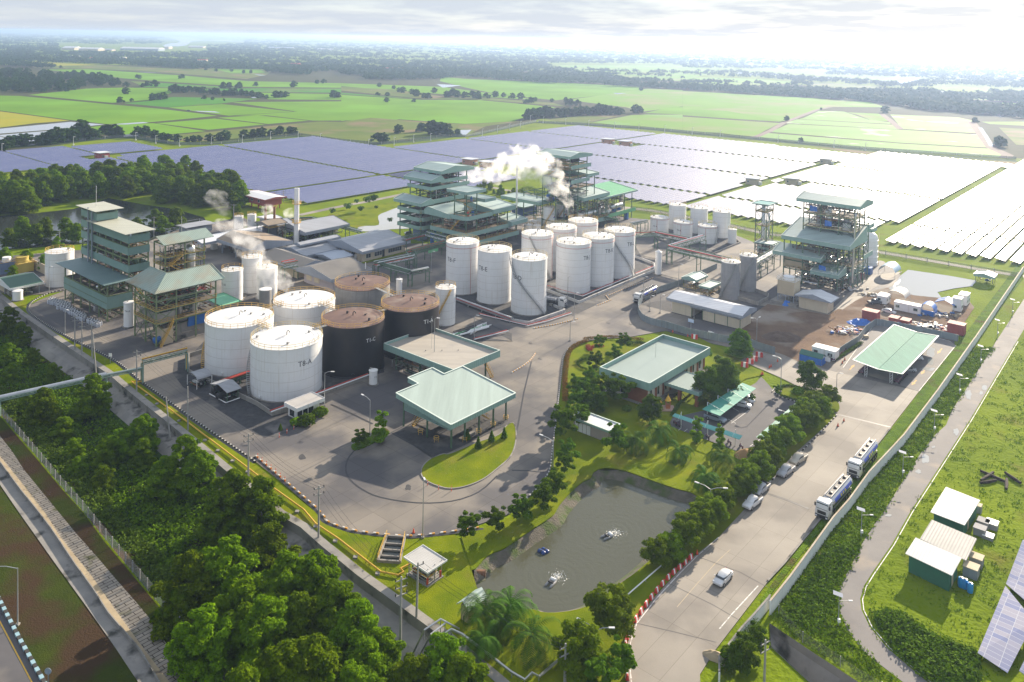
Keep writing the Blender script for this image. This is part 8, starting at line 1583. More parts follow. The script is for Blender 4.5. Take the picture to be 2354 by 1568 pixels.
# ================================================================ VEGETATION
import numpy as np
def leafm(n,c1,c2,tr=.40,var=.28): return M(n,c1,c2,.9,.8,coord='pos',trans=tr,objvar=var,spec=.03,detail=3)
lf_for=leafm('forest_leaves',(.19,.28,.003),(.06,.12,.002));lf_br=leafm('bright_leaves',(.20,.31,.004),(.09,.17,.003));lf_row=leafm('row_leaves',(.21,.30,.004),(.09,.16,.003));lf_gar=leafm('garden_leaves',(.13,.22,.005),(.05,.105,.004));lf_palm=leafm('palm_fronds',(.08,.16,.015),(.04,.09,.008),.2);lf_far=leafm('far_leaves',(.045,.10,.012),(.025,.06,.009),.15,.2)
m_bark=M('bark',(.12,.09,.065),(.07,.055,.04),2,.9);m_pbark=M('palm_bark',(.20,.17,.14),(.13,.11,.09),2,.9)
def leaves(blobs,n,size,seed,flat=.6,asp=1.6,shell=.35):
 """n leaf quads spread through the blobs;returns mesh arrays"""
 r=np.random.RandomState(seed);B=np.array(blobs,float);w_=(B[:,3]*B[:,4]*B[:,5])**.66;idx=r.choice(len(B),n,p=w_/w_.sum());C=B[idx,:3];Rr_=B[idx,3:6]
 d=r.normal(size=(n,3));d/=np.linalg.norm(d,axis=1)[:,None];d[:,2]=np.where(d[:,2]<-.35,-d[:,2],d[:,2]);rad=(1-shell*r.rand(n)**1.3)[:,None];lump=1+.16*np.sin(d[:,:1]*9+idx[:,None])*np.cos(d[:,1:2]*8+d[:,2:]*7)
 c=C+d*Rr_*rad*lump;nrm=d*.7+r.normal(size=(n,3))*.55+np.array([0,0,flat]);nrm/=np.linalg.norm(nrm,axis=1)[:,None]
 t=np.cross(nrm,r.normal(size=(n,3)));t/=np.linalg.norm(t,axis=1)[:,None];b=np.cross(nrm,t);s=size*(.6+.8*r.rand(n))[:,None]
 v=np.stack([c-t*s*asp*.5,c-b*s*.5,c+t*s*asp*.5,c+b*s*.5],1).reshape(-1,3);return v
def leaf_obj(name,v,m,parent=None,nv=4):
 n=len(v)//nv;me=bpy.data.meshes.new(name);me.vertices.add(len(v));me.vertices.foreach_set('co',v.astype(np.float32).ravel());me.loops.add(n*nv);me.loops.foreach_set('vertex_index',np.arange(n*nv,dtype=np.int32));me.polygons.add(n);me.polygons.foreach_set('loop_start',np.arange(0,n*nv,nv,dtype=np.int32));me.materials.append(m);me.update(calc_edges=True)
 o=bpy.data.objects.new(name,me);col.objects.link(o);o.parent=parent;return o
def trunk(t,h,r,seed,spread=2.5,limbs=5,m=None,ph=None):
 r_=random.Random(seed);b=MB();ph=ph or h*.42;b.tube([(0,0,-.3),(.1,.05,ph*.5),(r_.uniform(-.2,.2),r_.uniform(-.2,.2),ph),(0,0,h*.8)],[r*1.3,r,r*.8,r*.2],8)
 for k in range(limbs): a=6.28*k/limbs+r_.random();z=ph*r_.uniform(.75,1.15);e=spread*r_.uniform(.5,.9);b.tube([(0,0,z),(e*.5*math.cos(a),e*.5*math.sin(a),z+h*.14),(e*math.cos(a),e*math.sin(a),z+h*.3)],[r*.6,r*.4,r*.12],6)
 return b.build('trunk',m or m_bark,t,True)
def tree_proto(nm,h,rx,nb,nl,ls,m,seed,z0=.3,flat=.55,shape='round',cat='tree',limbs=5,br=.42,tr=.18):
 r_=random.Random(seed);t=thing(nm,'',cat);t.location=(0,0,-500);blobs=[]
 for k in range(nb):
  f=(k+.5)/nb;z=h*(z0+(1-z0)*f)
  if shape=='round': prof=math.sin(math.pi*min(1,.22+f*.74))**.8*r_.uniform(.75,1.15)
  elif shape=='cone': prof=1.05-f
  elif shape=='column': prof=.75-.3*abs(f-.4)
  elif shape=='umbrella': prof=.35+.65*math.sin(math.pi*(.25+.6*f))
  a=k*2.4+r_.uniform(-.5,.5);e=rx*prof*r_.uniform(.3,.95);q=rx*br*r_.uniform(.5,1.15)*(1.1-.45*f);blobs.append((e*math.cos(a),e*math.sin(a),z-q*.4,q,q,q*.72))
 trunk(t,h*.8,tr*h/9,seed,rx*.8,limbs,ph=h*z0*1.1);leaf_obj('crown',leaves(blobs,nl,ls,seed,flat),m,t);t.hide_render=False
 return remember(t)
P_big=[tree_proto('broadleaf_tree',11,4.6,64,24000,.27,lf_for,s,.10,shape='round',br=.31) for s in (1,2,3)]
lf_f2=leafm('fresh_leaves',(.20,.33,.004),(.08,.16,.003),.40,.15)
P_big.append(tree_proto('broadleaf_tree',11,4.6,58,22000,.25,lf_f2,6,.10,shape='round',br=.31))
P_br=[tree_proto('broadleaf_tree',8,3.2,44,12000,.23,lf_br,s,.10,shape='round',br=.38) for s in (4,5)]
P_mid=[tree_proto('forest_tree',11,5.0,36,6500,.46,lf_for,s,.15,shape='round',br=.40) for s in (11,12,13)]
P_row=[tree_proto('roadside_tree',6,2.9,34,9000,.21,lf_row,s,.30,shape='umbrella',br=.40,flat=.9) for s in (21,22)]
P_gar=[tree_proto('garden_tree',5.5,2.2,15,3200,.26,lf_gar,s,.35,shape='umbrella',br=.40) for s in (31,32)]
P_gbig=[tree_proto('garden_tree',10,4.4,44,13000,.27,lf_gar,33,.22,shape='round',br=.40)]
P_col=[tree_proto('columnar_tree',6,1.4,12,2600,.25,lf_br,41,.08,shape='column',br=.6)]
P_far=[tree_proto('field_tree',8,4.2,12,520,1.15,lf_far,s,.2,shape='round',br=.5,limbs=0) for s in (51,52,53)]
def cone_bush():
 t=thing('conical_bush','','bush');t.location=(0,0,-500);blobs=[(0,0,.3+k*.28,.62-.09*k,.62-.09*k,.35) for k in range(6)];b=MB();b.tube([(0,0,-.1),(0,0,1.2)],[.06,.03],6);b.build('trunk',m_bark,t);leaf_obj('foliage',leaves(blobs,1400,.12,3,.3),lf_gar,t);return remember(t)
P_cone=[cone_bush()]
def bush(m,s,seed,n=1500):
 t=thing('round_bush','','bush');t.location=(0,0,-500);b=MB();b.tube([(0,0,-.1),(0,0,s*.6)],[.08,.04],6);b.build('stem',m_bark,t);leaf_obj('foliage',leaves([(0,0,s*.45,s,s,s*.7),(s*.4,.2,s*.5,s*.6,s*.6,s*.5),(-s*.4,-.3,s*.4,s*.6,s*.7,s*.5)],n,.2,seed,.5),m,t);return remember(t)
P_bush=[bush(lf_gar,1.0,61),bush(lf_br,1.0,62)]
def palm(nm,h,nf,fl,tr,droop,seed,m=lf_palm,leaflets=26,ll=.75):
 t=thing(nm,'','palm');t.location=(0,0,-500);r_=random.Random(seed);b=MB();b.tube([(0,0,-.3),(.05,0,h*.5),(0,0,h)],[tr*1.25,tr,tr*.85],10);b.build('trunk',m_pbark,t,True);V=[]
 for k in range(nf):
  a=k*2.4;el=r_.uniform(-.15,1.15);L_=fl*r_.uniform(.8,1.08);d=Vector((math.cos(a),math.sin(a),0));s=Vector((-d.y,d.x,0));p=Vector((0,0,h));e=el;pts=[]
  for i in range(leaflets): f=i/leaflets;p=p+(d*math.cos(e)+Vector((0,0,math.sin(e))))*(L_/leaflets);e-=droop/leaflets*(1+f);pts.append((p.copy(),e))
  for i,(q,e) in enumerate(pts):
   f=i/leaflets;l=ll*math.sin(math.pi*min(1,.12+f*.9))**.6;dn=Vector((0,0,-.38*l));fw=(d*math.cos(e)+Vector((0,0,math.sin(e))))*l*.45
   wv=(d*math.cos(e)+Vector((0,0,math.sin(e))))*.075
   for sg in (-1,1):
    tip=q+s*sg*l+dn*r_.uniform(.6,1.3)+fw;V+=[q-wv,q+wv,tip+wv*.25,tip-wv*.25]
 leaf_obj('fronds',np.array([tuple(v) for v in V]),m,t);return remember(t)
P_oil=[palm('oil_palm',2.6,26,4.9,.42,1.75,s,leaflets=22,ll=.62) for s in (1,2)]
P_roy=[palm('coconut_palm',6.5,22,3.9,.28,2.1,3,ll=.7)]
Used={}
rT=random.Random(77)
def plant(P,pos,label,group=None,s=1.0,sq=1.0):
 p=P[rT.randrange(len(P))] if len(P)>1 else P[0]
 c=copy_tree(p,pos,rT.uniform(0,6.28),label,group,scale=(s*sq,s*sq,s));return c
def top_at(x,y,h,z0): p=G(x,y,z0+h);p.z=z0;return p
# wooded ditch, lower left: (x, y of the top, height, proto, place words)
places=[]
T_L=[(100,893,8.5,'b'),(215,862,10,'b'),(150,958,5.5,'r'),(20,790,6,'f'),(75,800,5,'f'),(120,835,5,'f'),(20,706,8.5,'b'),(50,742,7,'f'),(330,955,8.5,'b'),(275,985,7,'f'),(240,1012,6,'f'),(427,1003,11,'b'),(462,1040,9,'b'),(380,1050,8,'f'),(238,1073,5,'r'),(180,1052,4.5,'f'),(537,1085,11.5,'b'),(600,1100,11,'b'),(500,1130,9,'b'),(525,1240,13,'b'),(437,1276,12,'b'),(560,1335,12,'b'),(620,1207,10,'b'),(663,1270,12,'b'),(723,1272,11,'b'),(776,1340,11,'b'),(822,1380,11,'b'),(613,1373,12,'b'),(470,1400,12,'b'),(723,1472,12,'b'),(650,1487,12,'b'),(808,1530,10,'b'),(1025,1467,11,'b'),(1066,1512,10,'b'),(952,1512,10,'b'),(565,1540,12,'b'),(690,1370,10,'b'),(840,1470,9,'b'),(880,1450,7,'f'),(420,1350,8,'b'),(30,835,5,'f'),(170,1010,5,'f'),(330,1010,6,'f'),(60,905,5,'r')]
wordsL=['round dark crowned tree at the left beside the pipe bridge','dense tree just below the pipe bridge','pale green slim tree below the pipe bridge','low bushy tree at the far upper left of the ditch','second low bushy tree at the upper left of the ditch','low bushy tree nearest the retaining wall at upper left','tall tree cut by the left edge beside the yard','smaller tree beside the left edge tall one','broad willowy tree against the retaining wall','shrubby tree left of the willowy one','dark shrubby tree in the middle of the ditch','large bright tree leaning over the retaining wall','second large tree just below the bright leaning one','shadowed tree between the fence and the bright leaning one','yellow-green bush standing out of the dark ditch','low shrub near the mesh fence','wide crowned tree below the concrete pole','broad crown touching the sidewalk below the pole','tall tree behind the broad crown','very tall tree with sunlit top in the lower left middle','tall spreading tree nearest the mesh fence','lower slope of the tall foreground clump','rounded crown beside the grass strip','big dark green crown right of the tall sunlit tree','tree right beside the retaining wall above the dark gap','tree by the wall straight below the settling pit','tree by the wall left of the power pole','tree in the middle of the foreground clump','tree over the mesh fence at the bottom left','large pale crown at the bottom edge','second pale crown at the bottom edge, left','tree at the bottom edge near the wall','big bright tree in front of the silver pipes','right half of the bright trees in front of the silver pipes','left companion of the bright trees by the silver pipes','crown cut by the bottom edge, left one','dark crown among the foreground trees','darker crown beside the bottom wall','shrub below the leaning power pole','tree leaning over the stone paving','low bush at the left edge below the pipe bridge','low bush beside the mesh fence upper part','bush in the middle of the ditch','light green bush beside the round dark tree']
for (x,y,h,k),wd in zip(T_L,wordsL):
 P,base=(P_big,11) if k=='b' else (P_br,8) if k=='r' else (P_br,8) if rT.random()<.5 else (P_big,11)
 plant(P,top_at(x,y,h,-3),wd,'trees in the wooded ditch',h/base,1.05 if k=='b' else 1.15)
# undergrowth: nobody could count it
def scatter_stuff(name,lab,poly,z,n,size,hmax,m,seed,clump=14,spread=.9,flat=.5,asp=1.6,mask=None):
 r=np.random.RandomState(seed);xs=[p.x for p in poly];ys=[p.y for p in poly];V=[];cnt=0;pl=[(p.x,p.y) for p in poly]
 while cnt<n:
  x=r.uniform(min(xs),max(xs));y=r.uniform(min(ys),max(ys))
  if not inside((x,y),pl) or (mask and not mask(x,y)): cnt+=.02;continue
  h=hmax*(.25+.75*r.rand()**2);s=spread*(.5+r.rand());c=np.array([x,y,z+h*.4]);d=r.normal(size=(clump,3));d/=np.linalg.norm(d,axis=1)[:,None];q=c+d*np.array([s,s,h*.55]);nn=d*.6+r.normal(size=(clump,3))*.5+np.array([0,0,flat]);nn/=np.linalg.norm(nn,axis=1)[:,None];t=np.cross(nn,r.normal(size=(clump,3)));t/=np.linalg.norm(t,axis=1)[:,None];b=np.cross(nn,t);ss=size*(.6+.8*r.rand(clump))[:,None]
  V.append(np.stack([q-t*ss*asp*.5,q-b*ss*.5,q+t*ss*asp*.5,q+b*ss*.5],1).reshape(-1,3));cnt+=1
 return props(leaf_obj(name,np.concatenate(V),m),lab,'undergrowth',kind='stuff')
dp=[p for p in WO[2:11]];q=offs(WO,5.5)[2:11]+[p for p in FL[::-1][1:-1]]
lf_un=leafm('undergrowth_leaves',(.13,.23,.004),(.045,.10,.003),.22,0)
scatter_stuff('undergrowth','low weeds and scrub covering the floor of the wooded ditch',q,-3,5200,.34,1.7,lf_un,1,16,1.0)
scatter_stuff('undergrowth','creepers and weeds climbing the ditch bank beside the mesh fence',offs(FL,.6)[1:-1]+offs(FL,-6)[1:-1][::-1],-1.6,2200,.3,1.0,leafm('creeper_leaves',(.11,.17,.014),(.05,.09,.01),.22,0),2,14,.7)
lf_gr=leafm('tall_grass',(.17,.27,.006),(.08,.16,.005),.3,0)
vg=PG(KL(3,3,[(40,1000),(500,170),(600,100)])+KL(3,2,[(940,1310),(1560,540),(1900,60),(2080,60)])+KL(3,2,[(1940,240),(1800,460),(1680,640),(1530,860),(1390,1040),(1230,1290),(1060,1560)])+KL(3,3,[(975,110),(870,270),(790,430),(690,620),(640,720),(640,900),(730,1100),(890,1300),(1200,1540),(900,1540),(430,1260)]))
scatter_stuff('tall_grass','tall rough grass and weeds between the boundary wall and the track',vg,-.1,2600,.2,.6,lf_gr,3,14,.7,.3,2.2)
vg2=PG(KL(3,2,[(2600,0),(2320,0),(2100,370),(1880,730),(1660,1080),(1330,1568)])+KL(3,3,[(1360,0),(1160,310),(980,570),(890,700),(880,900),(960,1060),(1120,1250),(1400,1500),(1700,1560),(2700,1560)]))
scatter_stuff('tall_grass','tufted grass on the meadow around the green huts',vg2,-.1,900,.16,.3,lf_gr,4,12,.8,.3,2.2,mask=lambda x,y:rT.random()<.7)
scatter_stuff('undergrowth','dark shrubs between the boundary wall and the narrow part of the track',PG(KL(3,3,[(300,720),(520,330),(840,300),(760,460),(640,640),(590,900),(450,1120),(180,1000)])),-.1,420,.24,1.1,lf_un,6,16,.9)
scatter_stuff('tall_grass','dark weedy patch along the inside of the track bend',PG(KL(3,3,[(1000,960),(1200,930),(1500,1150),(1900,1300),(1900,1560),(1480,1540),(1180,1260)])),-.1,1500,.28,1.1,lf_un,5,16,.9)
# the wood behind the left tower
fw=[(-60,470),(0,445),(100,432),(300,405),(430,405),(540,445),(556,478),(480,485),(350,462),(250,455),(120,470),(80,485),(-60,520)]
def scatter_trees(poly,n,mind,P,base,hs,z,name_lab,group,sq=1.0,top=False):
 xs=[p[0] for p in poly];ys=[p[1] for p in poly];pts=[];tries=0
 while len(pts)<n and tries<n*60:
  tries+=1;x=rT.uniform(min(xs),max(xs));y=rT.uniform(min(ys),max(ys))
  if not inside((x,y),poly): continue
  p=G(x,y,z)
  if any((p-q_).length<mind for q_ in pts): continue
  pts.append(p)
 pts.sort(key=lambda p:p.length)
 for i,p in enumerate(pts): plant(P,p,name_lab,group,rT.uniform(*hs)/base,sq)
 return pts
scatter_trees(fw,120,3.9,P_mid,11,(10,14),-.1,'dense dark green tree in the wood behind the louvred tower','trees of the wood behind the left towers')
T2=[(20,525,8,'tree at the left edge in front of the wood'),(52,497,10,'big tree left of the left white tank, in front of the wood'),(85,515,8.5,'tree above the yellow cooling tower'),(105,500,9,'tree at the back of the white left tank'),(150,500,9.5,'bright-topped tree just left of the louvred tower'),(178,512,8,'tree touching the louvred tower'),(10,570,8,'lower tree at the left edge by the dark pond'),(60,575,7,'lower tree by the dark pond, right of the edge one'),(100,585,6,'bushy tree standing in the dark pond'),(316,500,8,'light green tree right of the louvred tower'),(357,480,9,'tall light green tree behind the open frame roof'),(405,477,10,'widest light green tree behind the open frame roof'),(375,495,8,'tree between the two tall light green ones'),(545,470,7,'tree left of the two small white tanks'),(30,610,6,'tree beside the grey cooling tower'),(130,545,6,'tree right behind the left white tank'),(565,520,4,'bush beside the boiler yard')]
for x,y,h,lb in T2: plant(P_mid if h>7 else P_br,top_at(x,y,h,-.1),lb,'trees at the edge of the left wood',h/(11 if h>7 else 8))
# trees in the garden, along the pond and the road
rw=[(1511,1245,4.2),(1545,1232,4.2),(1578,1190,5.4),(1610,1165,5.2),(1637,1143,5),(1660,1120,4.6),(1718,1070,5.2),(1745,1045,5),(1757,1020,5),(1790,985,5.4),(1815,960,5.4),(1838,940,5.2),(1850,920,5),(1875,905,5),(1905,890,4.4),(1700,1090,4.6),(1775,1000,4.6),(1862,935,5),(1770,1030,4.4),(1890,915,4.6)]
for k,(x,y,h) in enumerate(rw): plant(P_row,top_at(x,y,h,0),'bushy tree in the row between entry road and car park','roadside tree row',h*1.08/6,1.1)
for x,y,h,lb,P in ((1407,1352,6.2,'big round dark green tree on the pond lawn',P_row),(1335,1440,6,'round tree at the bottom left of the gate road',P_row),(1425,1475,4.6,'small tree by the last barriers at the bottom',P_gar),(1375,1515,4.6,'small tree at the bottom edge near the teal kiosk',P_gar),
(1075,1180,4.4,'tree at the lower bend of the loop road, left of the row',P_gar),(1142,1166,4.2,'second tree along the loop road bend',P_gar),(1195,1138,4.4,'third tree along the loop road bend',P_gar),(1253,1113,4.8,'flowering tree at the loop road by the pond corner',P_gar),(1278,1080,4.4,'tree beside the single armed lamp on the loop road',P_gar),(1302,1040,4.2,'tree with yellowish leaves above the pond corner',P_gar),(1303,1010,4.4,'another yellowish tree above the pond corner',P_gar),(1297,932,7,'big dark bush-like tree left of the garden store',P_gar),(1330,925,5.4,'small tree behind the big bush by the store',P_gar),
(1418,972,5.5,'dense tree right of the garden store roof',P_gar),(1495,907,5.4,'round tree in front of the brick office corner',P_gbig),(1603,955,5.2,'young tree at the narrow teal shelter, left one',P_col),(1655,975,5,'young tree at the narrow teal shelter, right one',P_col),(1700,757,7,'tall tree behind the office near the building site',P_gbig),(1635,845,8,'large tree over the teal carport, left one',P_gbig),(1670,825,8.5,'large tree over the teal carport, right one',P_gbig),(1372,808,5,'dark round tree on the lawn left of the office',P_gar),(1416,792,4.2,'small tree close to the office roof edge',P_gar),(1433,765,4.2,'small tree at the curved hedge behind the office',P_gar),(1377,770,4,'slender tree at the top of the garden',P_gar),(1325,862,5,'slim garden tree, leftmost in the dense garden corner',P_gar),(1345,870,5.2,'garden tree beside the leftmost slim one',P_gar),(1360,845,4.6,'garden tree left of the office wall',P_gar),(1395,858,6,'spreading tree against the left office wall',P_gar),(1425,865,6.4,'tall spreading tree leaning at the office corner',P_gar),(1330,895,5,'dark tree near the loop road hedge',P_gar),(1355,895,5,'tree in the middle of the shady garden',P_gar),(1380,890,5,'tree in front of the shady hedge',P_gar),
(875,942,6.2,'leafy tree on the small island by the lamp post',P_col),(828,987,3.6,'low spiky shrub at the tip of the small island',P_gar),(1862,830,6.4,'open-crowned tree on the round car park island',P_gbig),(705,945,2.6,'bush left of the glass-fronted cabin door',P_bush),(737,930,2.2,'bush right of the glass-fronted cabin',P_bush),(682,955,1.8,'small dark bush by the cabin wall',P_bush),(645,973,1.4,'tiny round bush on the gravel corner',P_cone),(1710,1465,4.5,'tree behind the gate wall at bottom right',P_gar),(1740,1435,3.5,'hedge-like bush behind the gate wall',P_gar),(1696,1480,3.5,'bush at the end of the gate wall',P_gar),(1790,885,2.4,'cloud-pruned tree at the left tip of the car park island',P_gar),(1835,885,1.9,'small pruned bush under the island tree',P_bush),(1730,905,1.8,'small pruned tree by the weighbridge',P_gar)):
 base={'roadside_tree':6,'garden_tree':5.5,'columnar_tree':6,'round_bush':1.6,'conical_bush':2.1}[P[0].name.split('.')[0]]
 if P is P_gbig: base=10
 plant(P,top_at(x,y,h*1.15,0),lb,None,h*1.15/base,1.15 if P in (P_gar,P_gbig) else 1.05)
for x,y,h,lb in ((1460,990,3,'oil palm behind the pond, leftmost of the big ones'),(1515,970,3,'oil palm behind the pond near the store path'),(1560,1015,2.6,'oil palm behind the pond, third from the left'),(1662,1030,2.6,'oil palm near the tree row above the pond'),(1620,1075,2.6,'oil palm at the right corner of the pond'),(1640,1090,2.0,'low oil palm under the roadside trees'),(1112,1375,3.2,'oil palm beside the tiny teal hut'),(1175,1365,3.2,'oil palm at the bottom of the pond, upper one'),(1150,1400,2.4,'oil palm in the middle of the bottom palm clump'),(1225,1430,3.2,'oil palm at the bottom of the pond, right one'),(1115,1440,2.6,'oil palm hanging over the silver pipes')):
 q=G(x,y+0,h+1.6);q.z=0;plant(P_oil,q,lb,'oil palms round the pond',h/2.6*.95)
for x,y,h,lb in ((1625,795,6,'feathery palm at the right office corner, taller one'),(1603,815,5,'feathery palm at the right office corner, shorter one'),(1652,812,5,'feathery palm beside the tall tree behind the office'),(845,447,8,'tall palm on the back lawn, left of a close pair'),(860,442,8.5,'tall palm on the back lawn, right of a close pair'),(765,475,6,'palm at the left end of the back lawn'),(800,462,7.5,'palm with the thickest crown on the back lawn'),(830,470,6,'low palm in the middle of the back lawn'),(897,497,5,'palm by the back pond beside the teal tower'),(820,455,5,'palm hidden behind the thick-crowned one'),(865,470,4,'thin palm right of the pair on the back lawn')):
 plant(P_roy,top_at(x,y,h,0),lb,'feathery palms',h/8.2*.95)
for i,(x,y) in enumerate(((1590,890),(2045,990),(2168,930),(2285,900))): plant(P_cone,KG(1,2,x-590 if 0 else x,y) if i else KG(1,2,1945,915),'clipped conical bush, %s along the edge of the round lawn island'%ordn[i],'clipped bushes on the lawn island',1.25)
for i,(x,y) in enumerate(((810,650),(1060,640),(890,690),(1100,1140),(1340,1180),(1990,700),(1590,720))): 
 if i<2: plant(P_bush,KG(2,2,x,y),'low dark hedge bush in the shady garden, %s one'%('left','right')[i],None,1.0)
# hedges and flower beds: one clipped mass each
def hedge(lab,l,w_,h,m,closed=False,seed=1):
 P=smooth_loop(PG(l),3,closed) if len(l)>2 else PG(l);blobs=[]
 for i in range(len(P)-1+(1 if closed else 0)):
  a=P[i];c=P[(i+1)%len(P)];n=max(1,int((c-a).length/.6))
  for k in range(n): q_=a+(c-a)*k/n;blobs.append((q_.x,q_.y,h*.45,w_*.55,w_*.55,h*.6))
 t=thing('hedge',lab,'hedge',(P[0].x,P[0].y,0));v=leaves(blobs,len(blobs)*90,.16,seed,.5);v=v-np.array([P[0].x,P[0].y,0]);leaf_obj('foliage',v,m,t);b=MB();
 for q_ in blobs[::3]: b.bar((q_[0],q_[1],-.05),(q_[0],q_[1],h*.6),.05)
 b.build('stems',m_bark,t);return t
lf_h1=leafm('hedge_orange',(.26,.12,.02),(.14,.11,.015),.2,0);lf_h2=leafm('hedge_green',(.10,.17,.012),(.05,.10,.01),.2,0);lf_red=leafm('red_foliage',(.40,.10,.07),(.30,.06,.05),.2,0);lf_dk=leafm('hedge_dark',(.04,.085,.015),(.025,.05,.01),.2,0)
hedge('rusty orange hedge along the garden edge of the loop road',KL(2,2,[(490,560),(490,330),(520,130),(590,50),(700,10)]),1.4,.9,lf_h1)
hedge('orange clipped hedge curving along the top of the garden',[(1345,782),(1400,778),(1440,780)]+[(1480,784)],1.2,.9,lf_h1,seed=2);hedge('dark wavy hedge behind the office lawn',KL(2,2,[(1060,20),(1120,35),(1190,30),(1240,45)]),1.6,.8,lf_dk,seed=3)
hedge('curly hedge ring on the office lawn',KL(2,2,[(740,170),(650,180),(605,215),(640,255),(700,270)]),.7,.6,lf_h2,seed=4);hedge('salmon red flower bed on the garden lawn',KL(2,2,[(700,50),(715,90),(740,60),(800,50),(835,55)]),1.5,.5,lf_red,seed=5)
hedge('clipped hedge round the car park island',KL(3,2,[(95,440),(200,420),(380,458),(480,500)]),.8,.6,lf_h2,seed=6);hedge('clipped hedge on the near side of the car park island',KL(3,2,[(85,480),(130,515),(290,565)]),.8,.6,lf_h2,seed=7)
hedge('bright hedge beside the office driveway',KL(2,2,[(1535,595),(1500,650),(1460,710)]),.9,.7,lf_h2,seed=8);hedge('bright hedge at the foot of the porch',KL(2,2,[(1540,580),(1610,550)]),.9,.7,lf_h2,seed=9);hedge('dark flowering bushes in front of the office porch',KL(2,2,[(1440,545),(1500,540),(1580,525)]),1.8,1.3,leafm('purple_foliage',(.10,.06,.05),(.05,.07,.02),.2,0),seed=10);hedge('hedge behind the gate wall at the bottom right',KL(2,3,[(1960,1500),(2100,1240),(2280,1060)]),1.8,1.4,lf_h2,seed=11)
hedge('row of weeds along the straight hoarding',KL(3,2,[(620,180),(760,90),(870,20)]),1.2,.7,lf_h2,seed=12);hedge('scrubby green growth behind the central process towers',KL(2,1,[(60,230),(150,190),(240,230),(330,260)]),5,3,lf_h2,seed=13)
# row of orchard trees between the towers and the panel fields
og=[((1550+x/3.6215)/1.7408,(600+y/3.6215)/1.7408) for x,y in ((1240,560),(1400,520),(1650,600),(1900,640),(2200,700),(2250,820),(2100,800),(1800,700),(1500,650),(1300,620))]
scatter_trees(og,26,4.0,P_br,8,(2.6,5),-.1,'young tree in the scrubby plot behind the central towers','young trees behind the central towers')
F0=[(520,575,11),(1255,545,9),(864,650,9),(870,600,8),(1015,595,8),(1065,600,11),(985,600,6),(828,708,7),(910,700,4),(1055,692,9),(1090,688,8),(1130,686,9),(1410,684,5),(1465,690,4),(1545,697,3),(1655,610,10),(1765,595,7),(1630,608,6),(2025,600,10),(2185,578,7),(2235,576,8),(2300,672,10),(2330,676,8),(1900,672,9),(1935,674,9),(1970,670,8),(1840,680,5),(1810,672,5),(1700,665,8),(1740,672,9),(1780,676,8),(1670,660,9),(1620,660,10),(1590,658,9),(1550,660,8),(1500,655,9),(1480,650,9),(1445,650,7),(1400,648,10),(1370,640,8),(1345,635,8),(1300,640,10),(1265,638,9),(1235,636,9),(1210,634,11),(1185,630,9),(1540,610,10),(1580,608,9),(420,470,6),(355,468,5),(285,465,6),(1420,485,6),(1490,495,7),(1600,495,7),(1680,508,8),(1730,508,8),(945,540,7),(960,545,7)]
F0+=[(x,y,h) for x,y,h in ((20,1040,8),(60,1025,9),(100,1010,8),(145,1010,9),(190,1005,9),(280,1000,8),(320,995,9),(350,995,9),(400,985,12),(430,980,10),(480,975,10),(520,975,9),(555,960,15),(590,965,11),(620,960,9),(660,960,8),(740,945,10),(780,945,10),(820,945,8),(950,940,8),(1000,945,9),(1070,955,7),(1120,968,6),(1160,975,6),(1220,978,6),(1290,980,4),(1330,978,5),(1370,978,5),(1445,975,6),(1510,970,6),(1560,968,8),(1685,955,7),(1750,950,7),(1800,945,8),(1870,940,6),(1930,935,8),(2000,930,7),(2030,928,6))]
F1=[(730,670,9),(765,668,12),(800,672,10),(850,675,9),(900,680,11),(940,683,11),(1000,680,8),(1065,670,9),(1120,672,7),(1180,680,8),(1240,684,9),(1305,710,8),(1335,700,6),(1275,715,6),(1450,705,5),(1550,712,8),(1580,728,9),(1630,730,8),(640,640,8),(600,680,8),(570,675,7),(520,665,10),(490,650,8),(420,640,9),(400,635,7),(360,615,6),(260,600,7),(320,665,6),(250,660,5),(310,705,6),(500,705,5),(395,920,8),(550,910,8),(620,925,12),(650,930,11),(690,930,11),(730,935,10),(250,985,8),(290,985,8),(800,938,6),(1290,822,11),(1330,818,11),(1370,812,11),(1410,812,13),(1450,810,10),(1490,808,10),(1530,806,10),(1570,803,10),(1610,800,10),(1650,796,11),(1690,794,10),(1735,792,9),(1780,790,13),(1820,790,11),(1860,790,10),(1900,790,9),(1925,792,8),(2025,780,10),(2060,778,8),(2065,628,8),(1615,472,8),(1700,472,6),(1335,462,7)]
F2=[(715,835,6),(955,758,3),(1390,778,9),(815,980,4),(2015,845,6),(1730,660,4),(2020,675,6),(2150,795,7),(2240,800,10),(2300,812,9),(2340,815,8),(440,598,12),(560,600,9),(610,602,8),(720,610,11),(780,612,9),(870,618,10),(2180,1000,8),(2200,1015,8)]
for i,L_ in enumerate((F0,F1,F2)):
 for x,y,h in L_:
  g_=('left-hand','middle','right-hand')[i];plant(P_far,G(*T(i,x,y),-.1),'dark field tree among the %s paddies beyond the solar farm'%g_,'field trees, %s part'%g_,h/8*1.05,1.15)
dk=TL(0,[(-40,560),(-40,645),(250,640),(590,628),(600,590),(830,600),(820,565),(600,535),(300,520),(0,500)])
scatter_trees(dk,120,11,P_far,8,(11,15),-.1,'dark tree of the wood at the left edge beyond the paddies','trees of the far left wood')
for x0,x1 in ((-20,60),(60,200)): pass
